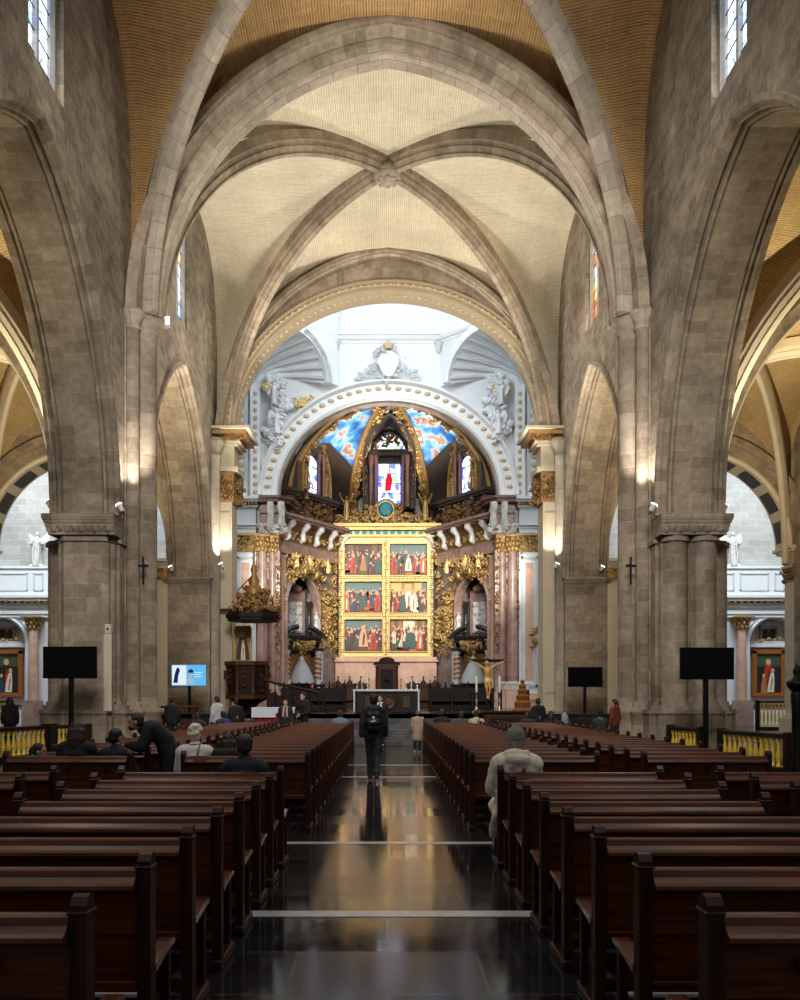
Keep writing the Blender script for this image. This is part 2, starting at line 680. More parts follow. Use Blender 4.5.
# ---- nave walls: arcade below, one clerestory window in each bay
WIN = (1.15, 16.25, 20.0, 1.6)                    # half width, sill, springing, rise
for s, side in ((-1, 'left'), (1, 'right')):
    ops = []
    for yc, ya_, ha_, ra_ in ((Y1 - BAY / 2, 21.85, 6.1, 7.9), (Y1 + BAY / 2, Y1 + BAY / 2, 5.6, 7.6)):
        ops.append((ya_, ha_ + .12, SPR, SPR, ra_ + .12))
        ops.append((yc, *WIN))
    wall(f'wall_{side}', M['wallstone'], Y0 - 4, Y2 + 1.8, SPR, 25, ops, lambda u, z, t, s=s: Vector((s * t, u, z)), WX, WX + WT)

# ---- clerestory windows
def clerestory(no, s, yc, tint):
    h, sill, sp, rise = WIN
    mb = MB()
    xg = s * (WX + .30)
    prof = [(-.14, -.02), (.14, -.02), (.14, -.15), (.05, -.22), (-.05, -.22), (-.14, -.15)]
    arch_sweep(mb, (xg, yc, sp), (0, 1, 0), h - .01, rise, prof, 10, leg=sp - sill)
    mb.box(xg - .14, xg + .14, yc - h, yc + h, sill, sill + .16)
    w = tag(mb.build(f'window_{no}', M['ashpale']), kind='structure')
    mb = MB()
    for yy in (yc,):
        mb.box(xg - .09, xg + .09, yy - .07, yy + .07, sill + .1, sp + rise - .5)
    for e in (-1, 1):
        prof2 = [(-.09, 0), (.09, 0), (.09, -.1), (-.09, -.1)]
        arch_sweep(mb, (xg, yc + e * .5, sp), (0, 1, 0), .47, .75, prof2, 8)
    mb.build('mullion', M['ashpale'], w)
    mb = MB()
    g = arch2d(h - .06, rise - .04, 10)
    pts = [(xg + s * .03, yc - h + .06, sill + .1)] + [(xg + s * .03, yc + x, sp + z) for x, z in g] + [(xg + s * .03, yc + h - .06, sill + .1)]
    mb.add(pts, [tuple(range(len(pts)))], uvs=[[(p[1], p[2]) for p in pts]])
    mb.build('glass', tint, w)
    mb = MB()
    for i in range(1, 8):
        z = sill + i * (sp + .5 - sill) / 8
        mb.box(xg - s * .02 - .012, xg - s * .02 + .012, yc - h + .1, yc + h - .1, z - .015, z + .015)
    mb.build('saddle_bar', M['metal'], w)


M['glasscool'] = stained('cool_leaded_glass', 'D3E4FA', ['B7CCF0', 'F0D9B8', '8FB2EA', 'E7B489'], 3.4, 2.2, .035, .62)
M['glasswarm'] = stained('warm_leaded_glass', 'F3E3C4', ['EFA85A', 'CFE0F7', 'E8C58C', 'C96B3C'], 3.4, 2.2, .035, .4)
n = 0
for s in (-1, 1):
    for yc, t in ((Y1 - BAY / 2, M['glasscool']), (Y1 + BAY / 2, M['glasscool'] if s < 0 else M['glasswarm'])):
        n += 1
        clerestory(n, s, yc, t)

# ---- vaults
def boss_rib_z(sp, top, s):
    return sp + (top - sp) * math.sqrt(max(0, 1 - s * s)) ** .97


def vault(name, mats, cx, cy, a, hb, sp, top, ptop, wtop, th, tr):
    """four webs over one bay; ptop = crown of the two transverse edges, wtop = crown at the walls"""
    mb = MB()
    ns, nv = 22, 24
    ss = [i / ns for i in range(ns + 1)]
    vv = [-math.cos(PI * j / nv) for j in range(nv + 1)]
    shape_t = lambda v: arch_h(1, 1.14, v) / 1.14
    shape_w = lambda v: max(0, 1 - abs(v) ** 4.2) ** (1 / 4.2)
    for q in range(4):
        lat = q % 2 == 0
        sg = 1 if q < 2 else -1
        A, B = (a, hb) if lat else (hb, a)
        sh = shape_w if lat else shape_t
        rt = wtop if lat else ptop

        def z(s, v):
            r = boss_rib_z(sp, top, s)
            ridge = top + (rt - top) * s
            e = s ** 1.2
            f = (1 - e) * shape_t(v) + e * sh(v)
            return r + (ridge - r) * f

        def fn(s, v):
            p, w = sg * A * s, B * s * v
            return (cx + p, cy + w, z(s, v) + .22) if lat else (cx + w, cy + p, z(s, v) + .22)

        def uv(s, v):
            # courses run along the ridge: u along the ridge, v = arc length across
            L, k = 0, 12
            pz, pw = None, None
            for i in range(k + 1):
                t = v * i / k
                zz, ww = z(s, t), B * s * t
                if pz is not None:
                    L += math.hypot(zz - pz, ww - pw)
                pz, pw = zz, ww
            return (A * s, L * (1 if v >= 0 else -1))
        mb.grid(fn, ss, vv, uvfn=uv)
    tag(mb.build(name, mats), kind='structure')


ribprof = lambda w, h: [(-w / 2, .3), (-w / 2, -.05 * h), (-w * .36, -.35 * h), (-w * .42, -.45 * h), (-w * .22, -.8 * h), (-w * .26, -.9 * h), (-w * .12, -h), (w * .12, -h), (w * .26, -.9 * h),
                        (w * .22, -.8 * h), (w * .42, -.45 * h), (w * .36, -.35 * h), (w / 2, -.05 * h), (w / 2, .3)]


def diagonal(label, cx, cy, dx, dy, sp, top, mat, w, h, grp, extra=None):
    """one rib from springer to springer across the bay"""
    up = Vector((0, 0, 1))
    hd = Vector((dx, dy, 0))
    L = hd.length
    d = hd / L
    bi = d.cross(up)
    path = []
    for i in range(65):
        t = -math.cos(PI * i / 64)
        path.append(Vector((cx, cy, boss_rib_z(sp, top, abs(t)))) + hd * t)
    nr = []
    for i in range(65):
        t = (path[min(64, i + 1)] - path[max(0, i - 1)]).normalized()
        k = bi.cross(t)
        nr.append(k if k.z >= 0 else -k)
    nr[0], nr[-1] = -d, d
    mb = MB()
    mb.sweep(path, nr, bi, ribprof(w, h))
    o = mb.build('diagonal_rib', mat)
    return tag(o, label, 'vault rib', grp)


def boss(label, cx, cy, z, r):
    mb = MB()
    T = Matrix.Translation((cx, cy, z))
    mb.lathe([(.02, -.34), (r * .45, -.33), (r * .5, -.26), (r * .8, -.24), (r, -.12), (r, .1), (r * .7, .3)], 20, M=T)
    for i in range(8):
        a = 2 * PI * i / 8
        mb.ball((cx + r * .62 * math.cos(a), cy + r * .62 * math.sin(a), z - .27), (.12, .12, .09), 8, 5)
    tag(mb.build('vault_boss', M['ribstone']), label, 'boss')


NB = (22.5, 22.05, 22.2)
vault('ceiling', M['brick'], 0, Y1 - BAY / 2, WX, BAY / 2, NSPR, *NB, 0, 0)
vault('ceiling_crossing_side', M['bricklit'], 0, Y1 + BAY / 2, WX, BAY / 2, NSPR, *NB, 0, 0)
for yc, nm, pos in ((Y1 - BAY / 2, 'near', 'brown nave vault overhead'), (Y1 + BAY / 2, 'far', 'pale lit nave vault')):
    for sg, t in ((1, 'rising from its near left corner'), (-1, 'rising from its near right corner')):
        diagonal(f'stone diagonal rib of the {pos}, {t}', 0, yc, 7.45, sg * (BAY / 2 - .35), NSPR, NB[0] + .05, M['ribstone' if nm == 'near' else 'archstone'], .5, .52, None)
boss('round carved stone boss where the ribs of the pale lit nave vault meet', 0, Y1 + BAY / 2, NB[0] - .35, .55)

# ---- transverse arches of the nave
def transverse(label, y):
    root = thing('transverse_arch', label, 'arch', (0, y, NSPR))
    mb = MB()
    arch_sweep(mb, (0, y, NSPR), (1, 0, 0), 7.2, 8.2, [(-.42, -.02), (-.5, .12), (-.5, .3), (-.95, .42), (-.95, .48), (-1.0, .54), (-1.0, .74), (1.0, .74), (1.0, .54), (.95, .48), (.95, .42), (.5, .3), (.5, .12), (.42, -.02)], 30)
    mb.build('outer_order', M['archstone'], root)
    mb = MB()
    arch_sweep(mb, (0, y, NSPR), (1, 0, 0), 7.08, 8.08, [(-.34, .02), (-.38, .12), (-.30, .12), (.30, .12), (.38, .12), (.34, .02), (.2, -.06), (-.2, -.06)], 30)
    mb.build('soffit_roll', M['ribstone'], root)
    return root


transverse('pointed transverse stone arch spanning the nave between the two tall shaft piers', Y1)
transverse('pointed dark stone arch framing the round moulded arch of the crossing', Y2)

# ---- round moulded arch of the crossing, with the wall between it and the pointed arch
def ring_fill(mb, y0, y1, ha, ra, za, hb, rb, zb, n=26, mi=0, legs=0):
    """wall between the lower (round) arch a and the upper (pointed) arch b"""
    for y in (y0,):
        A, B = arch2d(ha, ra, n), arch2d(hb, rb, n)
        for i in range(len(A) - 1):
            mb.add([(A[i][0], y, za + A[i][1]), (A[i + 1][0], y, za + A[i + 1][1]), (B[i + 1][0], y, zb + B[i + 1][1]), (B[i][0], y, zb + B[i][1])], [(0, 1, 2, 3)], mi)


M['archcream'] = plain('arch_cream_stone', 'A4947A', .8, noise=.15, nscale=1.5)
root = thing('crossing_arch', 'round cream moulded arch with gilt studs opening to the bright domed crossing', 'arch', (0.15, Y2, 14.0))
mb = MB()
arch_sweep(mb, (.15, Y2 - .1, 14.0), (1, 0, 0), 7.2, 6.42, [(-.75, 0), (-.75, .1), (-.7, .2), (-.75, .3), (-.62, .42), (-.66, .55), (-.5, .62), (.7, .62), (.7, 0)], 32)
for i, (x, z) in enumerate(arch2d(7.2, 6.42, 34)):
    if 0 < i < 68:
        n_ = Vector((x / 7.2 ** 2, 0, z / 6.42 ** 2)).normalized()
        c = Vector((.15 + x, Y2 - .82, 14.0 + z)) + n_ * .32
        mb.ball(c, (.07, .06, .07), 8, 5, 1)
        c2 = Vector((.15 + x, Y2 - .35, 14.0 + z)) - n_ * .02
        mb.ball(c2, (.08, .1, .06), 8, 5, 1)
mb.build('archivolt', [M['archcream'], M['studgold']], root)
mb = MB()
ring_fill(mb, Y2 - .55, Y2 + .55, 7.8, 6.9, 14.0, 7.95, 8.5, NSPR)
mb.build('spandrel', M['archstone'], root)

# ---- arcade arches lining the wall openings
def arcade(label, s, yc, half, rise):
    x = s * (WX + WT / 2)
    hw = WT / 2
    mb = MB()
    pr = [(-hw - .12, .18), (-hw - .12, .05), (-hw + .0, .04), (-hw + .05, -.06), (-hw + .13, -.06), (-hw + .15, .02), (-hw + .2, .02), (-hw + .24, -.1), (-hw + .3, -.12), (-hw + .33, -.06), (-hw + .37, -.14), (hw - .37, -.14), (hw - .33, -.06), (hw - .3, -.12), (hw - .24, -.1), (hw - .2, .02), (hw - .15, .02), (hw - .13, -.06), (hw - .05, -.06), (hw - .0, .04), (hw + .12, .05), (hw + .12, .18)]
    arch_sweep(mb, (x, yc, SPR), (0, 1, 0), half, rise, pr, 22)
    tag(mb.build('arcade_arch', M['archstone']), label, 'arch')


for s, side in ((-1, 'left'), (1, 'right')):
    arcade(f'broad pointed arcade arch overhead on the {side} of the nave', s, 21.85, 6.1, 7.9)
    arcade(f'pointed arcade arch on the {side}, beyond the tall shaft pier', s, Y1 + BAY / 2, 5.6, 7.6)

# ---- piers
def halfround(cx, cy, r, a0, a1, n=10):
    return [(cx + r * math.cos(a0 + (a1 - a0) * i / n), cy + r * math.sin(a0 + (a1 - a0) * i / n)) for i in range(n + 1)]


def nave_pier(label, flat=False):
    """right-hand pier, mirrored for the left"""
    x0, x1, ya, yb = WX, WX + WT, Y1 - 1.85, Y1 + 1.85
    root = thing('stone_pier', label, 'pier', (WX + 1, Y1, 0))
    # plan with two engaged half columns to front and back
    def plan(g):
        p = [(x0 - g, ya + .5 - g), (x0 + .1, ya + .5 - g), (x0 + .1, ya + .28 - g)]
        if flat:
            p += [(x0 + .22, ya + .28 - g), (x0 + .22, ya + .1 - g), (x0 + .34, ya - .02 - g), (x0 + 1.5, ya - .02 - g), (x0 + 1.62, ya + .1 - g), (x0 + 1.62, ya + .28 - g)]
        else:
            p += halfround(x0 + .5, ya + .22, .34 + g, PI + .3, 2 * PI - .3)
            p += [(x0 + .92, ya + .3 - g)]
            p += halfround(x0 + 1.36, ya + .22, .34 + g, PI + .3, 2 * PI - .3)
        p += [(x1 - .1, ya + .28 - g), (x1 - .1, ya + .5 - g), (x1 + g, ya + .5 - g), (x1 + g, ya + 1.0 - g)]
        p += halfround(x1 + .25, Y1 - .62, .3 + g, -PI / 2, PI / 2 - .3, 6)
        p += halfround(x1 + .25, Y1 + .62, .3 + g, -PI / 2 + .3, PI / 2, 6)
        p += [(x1 + g, yb - 1.0 + g), (x1 + g, yb - .5 + g), (x1 - .1, yb - .5 + g), (x1 - .1, yb - .28 + g), (x0 + .1, yb - .28 + g), (x0 + .1, yb - .5 + g), (x0 - g, yb - .5 + g)]
        return p
    MB().prism(plan(0), 1.5, 6.45, smooth=False).build('shaft', M['stone'], root)
    mb = MB()
    for z0_, z1_, g in ((0, .5, .34), (.5, .62, .28), (.62, 1.2, .24), (1.2, 1.32, .28), (1.32, 1.45, .16), (1.45, 1.56, .06)):
        mb.prism(plan(g), z0_, z1_)
    mb.build('base', M['stone'], root)
    mb = MB()
    mb.prism(plan(.07), 6.28, 6.4)
    for z0_, z1_, g in ((6.45, 6.55, .05), (6.55, 6.67, .1), (6.67, 6.79, .13), (6.79, 6.87, .17), (6.87, 6.93, .2), (6.93, 7.05, .22)):
        mb.box(x0 - .02, x1 + .02 + g, ya - .12 - g * .6, ya + .5, z0_, z1_)
        mb.box(x0 - .02, x1 + .02 + g, yb - .5, yb + .12 + g * .6, z0_, z1_)
        mb.box(x0 + .02, x1 + .02 + g, ya + .4, yb - .4, z0_, z1_)
    for i in range(9):                                 # carved leaves under the moulding
        mb.ball((x0 + .15 + i * .2, ya - .16, 6.62 + .05 * (i % 2)), (.1, .07, .13), 7, 5)
    mb.build('capital', M['stone'], root)
    # nave shafts up to the vault
    for i, (cx, cy, r) in enumerate(((WX - .42, Y1, .36), (WX - .14, Y1 - .55, .23), (WX - .14, Y1 + .55, .23))):
        mb = MB()
        T = Matrix.Translation((cx, cy, 0))
        mb.lathe([(r, 1.5), (r, NSPR - .45)], 20, M=T)
        mb.build('vault_shaft', M['stone'], root)
        mb = MB()
        mb.lathe([(r + .2, 0), (r + .2, .55), (r + .14, .62), (r + .14, 1.15), (r + .19, 1.22), (r + .16, 1.32), (r + .05, 1.42), (r + .07, 1.5), (r, 1.56)], 16, M=T)
        mb.build('shaft_base', M['stone'], root)
        mb = MB()
        mb.lathe([(r, NSPR - .5), (r + .06, NSPR - .46), (r + .02, NSPR - .4), (r + .05, NSPR - .25), (r + .16, NSPR - .1), (r + .2, NSPR - .08), (r + .2, NSPR + .03), (r + .05, NSPR + .05)], 20, M=T)
        mb.build('shaft_capital', M['ribstone'], root)
    mb = MB()
    mb.box(WX - .05, WX + .2, Y1 - .85, Y1 + .85, 0, NSPR)
    mb.build('shaft_backing', M['stone'], root)
    return root


nave_pier('massive stone pier fronted by two half columns, behind the large screen on the right')
p = nave_pier('x', True)
mirror_copy(p, label='massive stone pier with a flat panelled front, behind the large screen on the left')
for o in [p] + kids(p):
    bpy.data.objects.remove(o)


def crossing_pier(label):
    x0, x1, ya, yb = WX, WX + WT, Y2 - 1.85, Y2 + 1.85
    root = thing('crossing_pier', label, 'pier', (WX + 1, Y2, 0))
    MB().box(x0, x1 + .12, ya, yb, .9, SPR - .2).build('shaft', M['stone'], root)
    mb = MB()
    for z0_, z1_, g in ((0, .7, .22), (.7, .8, .16), (.8, .92, .06)):
        mb.box(x0 - g, x1 + .12 + g, ya - g, yb + g, z0_, z1_)
    mb.build('base', M['stone'], root)
    mb = MB()
    for z0_, z1_, g in ((SPR - .25, SPR - .17, .06), (SPR - .17, SPR - .08, .12), (SPR - .08, SPR + .03, .17)):
        mb.box(x0 - .02, x1 + .12 + g, ya - g, yb + g, z0_, z1_)
    mb.build('capital', M['stone'], root)
    mb = MB()
    T = Matrix.Translation((WX - .1, Y2 - 1.25, 0))
    mb.lathe([(.42, 0), (.42, .7), (.3, .85), (.26, .95), (.26, NSPR - .9), (.32, NSPR - .85), (.28, NSPR - .75), (.3, NSPR - .5), (.44, NSPR - .25), (.46, NSPR - .05), (.3, NSPR)], 16, M=T)
    mb.build('vault_shaft', M['ribstone'], root)
    return root


p = crossing_pier('flat faced ashlar crossing pier behind the small black screen on the right')
mirror_copy(p, label='flat faced ashlar crossing pier behind the lit blue screen on the left')


def carved(mb, pts, size, n, rnd, flat=1.0, mi=0, face=None):
    """carved foliage: curled leaves and knobs strewn along pts"""
    for i in range(n):
        t = rnd.random() * (len(pts) - 1)
        k = min(int(t), len(pts) - 2)
        p = Vector(pts[k]).lerp(Vector(pts[k + 1]), t - k)
        s = size * (.45 + rnd.random() * .75)
        p = p + Vector((rnd.uniform(-1, 1), rnd.uniform(-1, 1) * .35 * flat, rnd.uniform(-1, 1))) * size * .8
        R = Matrix.Translation(p) @ Matrix.Rotation(rnd.uniform(0, 6.28), 4, Vector((rnd.uniform(-.3, .3), 1, rnd.uniform(-.3, .3))))
        mb.ball((0, 0, 0), (s * .62, s * .32 * flat + .01, s * .26), 6, 4, mi, M=R)
        # the curl of the leaf
        if rnd.random() < .6:
            q = [(s * .55 * math.cos(a) * (1 - a * .1), -s * .25, s * .55 * math.sin(a) * (1 - a * .1)) for a in [j * .75 for j in range(6)]]
            mb.tube(q, [s * .14 * (1 - j * .12) for j in range(6)], 5, mi, M=R)


M['creamstone'] = plain('cream_stone', 'B9AC94', .8, noise=.12, nscale=1.5)


def crossing_order(label):
    """plastered pilaster with gilt capital and cornice that carries the round crossing arch"""
    ya, yb = Y2 - .75, Y2 + .75
    root = thing('crossing_pilaster', label, 'pilaster', (WX - .5, Y2, 0))
    mb = MB()
    mb.box(WX - .82, WX + .05, ya, yb, 1.2, 10.7)
    mb.box(WX - .72, WX - .1, ya - .05, ya, 1.9, 10.2)
    mb.build('shaft', M['creamstone'], root)
    mb = MB()
    for z0_, z1_, g in ((0, 1.0, .12), (1.0, 1.1, .18), (1.1, 1.22, .1)):
        mb.box(WX - .95 - g, WX + .02, ya - g, yb + g, z0_, z1_)
    mb.build('base', M['creamstone'], root)
    rnd = random.Random(3)
    mb = MB()
    mb.box(WX - .9, WX + .05, ya, yb, 10.7, 12.1)
    for zz in (10.95, 11.35, 11.75):
        carved(mb, [(WX - .95, ya - .06, zz), (WX, ya - .06, zz)], .26, 14, rnd)
        for yy in (ya + .2, ya + .7, ya + 1.2):
            carved(mb, [(WX - 1.0, yy, zz), (WX - .95, yy + .3, zz)], .24, 5, rnd)
    mb.build('capital', M['golddark'], root)
    mb = MB()
    mb.box(WX - 1.12, WX + .05, ya - .15, yb + .15, 12.1, 12.3)
    mb.box(WX - .92, WX + .05, ya, yb, 12.3, 13.35)
    mb.build('entablature_block', M['creamstone'], root)
    mb = MB()
    for z0_, z1_, g in ((13.28, 13.42, .15), (13.42, 13.52, .28), (13.9, 14.02, .78)):
        mb.box(WX - .95 - g, WX + .05, ya - g, yb + g, z0_, z1_)
    mb.build('cornice', M['creamstone'], root)
    mb = MB()
    mb.prism([(WX - 1.2, ya - .28), (WX + .05, ya - .28), (WX + .05, yb + .28), (WX - 1.2, yb + .28)], 13.5, 13.7)
    mb.prism([(WX - 1.55, ya - .6), (WX + .05, ya - .6), (WX + .05, yb + .6), (WX - 1.55, yb + .6)], 13.7, 13.9)
    carved(mb, [(WX - 1.3, ya - .5, 13.6), (WX, ya - .5, 13.6)], .2, 16, rnd)
    mb.build('gilt_moulding', M['golddark'], root)
    return root


p = crossing_order('cream plastered pilaster with gilt capital under the right foot of the crossing arch')
mirror_copy(p, label='cream plastered pilaster with gilt capital under the left foot of the crossing arch')

# ---- aisles
for s, side in ((-1, 'left'), (1, 'right')):
    for yc, nm in ((Y1 - BAY / 2, 'near'), (Y1 + BAY / 2, 'far')):
        vault(f'ceiling_aisle_{side}_{nm}', M['brickaisle'], s * AC, yc, AH, BAY / 2, 7.9, 15.1, 14.9, 14.8, 0, 0)
        for sg in (1, -1):
            diagonal(f'cream diagonal rib of the {nm} {side} aisle vault, {"from the nave pier" if (sg * s > 0) == (nm == "far") else "from the outer wall"}',
                     s * AC, yc, AH - .1, sg * (BAY / 2 - .2), 7.9, 15.0, M['cream'], .42, .42, None)
    root = thing('aisle_arch', f'pointed cream arch across the {side} aisle, springing from the nave pier', 'arch', (s * AC, Y1, 7.9))
    mb = MB()
    arch_sweep(mb, (s * AC, Y1, 7.9), (1, 0, 0), 3.95, 6.7, [(-.28, -.05), (-.36, .1), (-.6, .3), (-.6, .75), (.6, .75), (.6, .3), (.36, .1), (.28, -.05)], 20)
    mb.build('voussoirs', M['archstone'], root)
    mb = MB()
    arch_sweep(mb, (s * AC, Y1, 7.9), (1, 0, 0), 3.84, 6.56, [(-.2, .04), (-.24, .14), (.24, .14), (.2, .04), (.1, -.03), (-.1, -.03)], 20)
    mb.build('soffit_roll', M['cream'], root)
    # arch from the aisle into the transept
    root = thing('aisle_arch', f'round arch with dark panelled edge from the {side} aisle to the white chapels', 'arch', (s * AC, Y2, 8.7))
    mb = MB()
    arch_sweep(mb, (s * AC, Y2, 8.7), (1, 0, 0), 4.3, 4.3, [(-.7, .06), (-.7, .55), (-.9, .6), (-.9, .95), (.7, .95), (.7, .06)], 22)
    mb.build('voussoirs', M['archstone'], root)
    mb = MB()
    arch_sweep(mb, (s * AC, Y2, 8.7), (1, 0, 0), 4.2, 4.2, [(-.74, .0), (-.8, .14), (-.74, .24), (.74, .24), (.74, 0)], 22)
    mb.build('moulding', M['cream'], root)
    for i in range(9):
        mb = MB()
        a = PI * (i + .5) / 9
        R = Matrix.Translation((s * AC + 4.2 * math.cos(a), Y2, 8.7 + 4.2 * math.sin(a))) @ Matrix.Rotation(-(a - PI / 2), 4, 'Y')
        mb.box(-.5, .5, -.5, .5, -.05, .02, M=R)
        mb.build('soffit_panel', M['darkstone'], root)
    # wall above that arch
    wall(f'wall_aisle_end_{side}', M['stone'], s * AC - 4.9, s * AC + 4.9, 8.7, 17, [(s * AC, 4.8, 8.7, 8.7, 4.8)], lambda u, z, t: Vector((u, t, z)), Y2 - .5, Y2 + .5)
    # outer aisle wall
    mb = MB()
    xo = s * (AC + AH)
    mb.box(min(xo, xo + s * .4), max(xo, xo + s * .4), Y0, Y2 - .8, 0, 16)
    struct(mb, f'wall_aisle_{side}', M['stone'])


def respond(label):
    x, y = AC + AH + .2, Y2
    root = thing('aisle_pilaster', label, 'pilaster', (x, y, 0))
    MB().box(x - .05, x + 1.6, y - .6, y + .6, .8, 7.1).box(x + .2, x + 1.3, y - .66, y - .6, 1.2, 6.9).build('shaft', M['cream'], root)
    MB().box(x - .25, x + 1.7, y - .8, y + .8, 0, .7).box(x - .15, x + 1.65, y - .7, y + .7, .7, .85).build('base', M['cream'], root)
    mb = MB()
    rnd = random.Random(5)
    mb.box(x - .1, x + 1.6, y - .65, y + .65, 7.1, 7.75)
    for zz in (7.2, 7.45, 7.68):
        carved(mb, [(x - .1, y - .7, zz), (x + 1.5, y - .7, zz)], .2, 14, rnd)
        carved(mb, [(x - .15, y - .7, zz), (x - .15, y + .6, zz)], .2, 8, rnd)
    mb.build('capital', M['golddark'], root)
    mb = MB()
    for z0_, z1_, g in ((7.75, 7.9, .12), (7.9, 8.3, .02), (8.3, 8.42, .12), (8.42, 8.55, .3), (8.55, 8.7, .42)):
        mb.box(x - .05 - g, x + 1.6, y - .6 - g, y + .6 + g, z0_, z1_)
    mb.build('cornice', M['cream'], root)
    return root


p = respond('cream pilaster with dark gilt capital at the outer end of the right aisle arch')
mirror_copy(p, label='cream pilaster with dark gilt capital at the outer end of the left aisle arch')
# a slim one against the nave side
def inner_respond(label):
    x, y = WX + WT + .05, Y2 - 1.4
    root = thing('aisle_respond', label, 'pilaster', (x, y, 0))
    MB().box(x, x + .6, y - .5, y + .5, .6, 7.0).build('shaft', M['cream'], root)
    MB().box(x, x + .75, y - .6, y + .6, 0, .6).build('base', M['cream'], root)
    mb = MB()
    rnd = random.Random(6)
    mb.box(x, x + .64, y - .55, y + .55, 7.0, 7.5)
    for zz in (7.1, 7.35):
        carved(mb, [(x, y - .6, zz), (x + .7, y - .6, zz)], .18, 8, rnd)
        carved(mb, [(x + .7, y - .6, zz), (x + .7, y + .5, zz)], .18, 6, rnd)
    mb.build('capital', M['gold'], root)
    mb = MB()
    for z0_, z1_, g in ((7.5, 7.62, .1), (7.62, 7.75, .2), (7.75, 7.9, .32)):
        mb.box(x, x + .62 + g, y - .52 - g, y + .52 + g, z0_, z1_)
    mb.build('cornice', M['cream'], root)
    return root


p = inner_respond('slim cream pilaster with gilt capital on the aisle face of the right crossing pier')
mirror_copy(p, label='slim cream pilaster with gilt capital on the aisle face of the left crossing pier')

# ---- transept: white wall of chapels seen through the aisles
YT = 58.0
for s, side in ((-1, 'left'), (1, 'right')):
    ops = [(s * 23.6, 1.5, .9, 5.0, 1.5), (s * 18.05, 1.5, .9, 5.0, 1.5), (s * 12.5, 1.5, .9, 5.0, 1.5)]
    lo, hi = sorted((s * 8.9, s * 30))
    wall(f'wall_transept_{side}', M['white'], lo, hi, 0, 7.3, ops, lambda u, z, t: Vector((u, t, z)), YT, YT + 1.2)
    struct(MB().box(lo, hi, YT + .1, YT + .5, 7.3, 20), f'wall_transept_upper_{side}', M['ashpale'])
    root = thing('entablature', f'white entablature with gilt dentils above the {side} transept chapels', 'cornice', (s * 20, YT, 6.6))
    mb = MB()
    for z0_, z1_, g in ((6.55, 6.75, .2), (6.75, 6.95, .28), (7.15, 7.4, .3), (7.52, 7.7, .62), (7.7, 7.85, .75)):
        mb.box(lo, hi, YT - g, YT + .1, z0_, z1_)
    x = lo
    while x < hi:
        mb.box(x, x + .22, YT - .6, YT - .3, 7.4, 7.52, 1)
        x += .4
    mb.build('cornice', [M['white'], M['golddark']], root)
    root2 = thing('attic_parapet', f'white panelled parapet over the {side} transept chapels', 'parapet', (s * 20, YT, 7.9))
    MB().box(lo, hi, YT - .3, YT + .1, 7.85, 9.5).box(lo, hi, YT - .42, YT + .1, 9.5, 9.65).build('wall_face', M['white'], root2)
    x = lo + .3
    i = 0
    while x < hi - 2:
        w = 1.75 if i % 2 == 0 else .6
        mb = MB()
        for a, b_, c, d in ((x, x + w, 8.15, 8.22), (x, x + w, 9.15, 9.22), (x, x + .07, 8.15, 9.22), (x + w - .07, x + w, 8.15, 9.22)):
            mb.box(a, b_, YT - .36, YT - .3, c, d)
        mb.build('panel_frame', M['offwhite'], root2)
        x += w + .35
        i += 1
    for j, xc in enumerate((14.95, 21.0, 26.2)):
        xx = s * (xc + (.45 if j == 1 else 0))
        r2 = thing('pink_column', f'pink marble column with gilt capital, {("innermost", "middle", "outermost")[j]} before the {side} transept chapels', 'column', (xx, YT - .4, 0))
        T = Matrix.Translation((xx, YT - .45, 0))
        MB().lathe([(.3, 1.5), (.31, 2.5), (.26, 5.75)], 20, M=T).build('shaft', M['pinkpale'], r2)
        MB().box(xx - .5, xx + .5, YT - 1.05, YT + .05, 0, 1.3).box(xx - .42, xx + .42, YT - 1.0, YT + .05, 1.3, 1.5).build('pedestal', M['pink'], r2)
        mb = MB()
        rnd = random.Random(j)
        mb.lathe([(.26, 5.75), (.3, 6.0), (.46, 6.5)], 14, M=T)
        for zz in (5.9, 6.15, 6.4):
            for q in range(9):
                a = 2 * PI * q / 9 + zz
                mb.ball((xx + (.32 + (zz - 5.9) * .3) * math.cos(a), YT - .45 + (.32 + (zz - 5.9) * .3) * math.sin(a), zz), (.09, .09, .15), 6, 5)
        mb.box(xx - .6, xx + .6, YT - 1.05, YT + .1, 6.47, 6.56)
        mb.build('capital', M['gold'], r2)
# ================================================================== CROSSING AND APSE
M['fresco'] = None
m, N, L, b = nt('blue_fresco')
tc = N.new('ShaderNodeTexCoord')
nz = N.new('ShaderNodeTexNoise')
nz.inputs['Scale'].default_value = .85
nz.inputs['Detail'].default_value = 5
L.new(tc.outputs['Object'], nz.inputs['Vector'])
rp = N.new('ShaderNodeValToRGB')
e = rp.color_ramp.elements
e[0].position, e[0].color = .36, hx('1E4A86')
e[1].position, e[1].color = .66, hx('D9DDE0')
for p_, c_ in ((.46, '3F86C6'), (.54, '8FB8D8'), (.585, 'C58A6C'), (.62, '7C5A4C')):
    k = e.new(p_)
    k.color = hx(c_)
L.new(nz.outputs['Fac'], rp.inputs[0])
L.new(rp.outputs[0], b.inputs['Base Color'])
b.inputs['Roughness'].default_value = .8
M['fresco'] = m
M['skyglass'] = glow('lantern_glass', 'EEF5FF', 1.15)
M['apseglass'] = stained('apse_leaded_glass', 'EDF0FF', ['B9BDF5', 'F3C9D0', '5E74D8', '8FC79A'], 2.6, 3.4, .03, .62)
M['redglass'] = glow('red_glass', 'E0142C', 1.6)
M['blueglass'] = glow('blue_glass', '2E4BD0', 1.5)
M['teal'] = plain('teal_enamel', '1E7C86', .5)

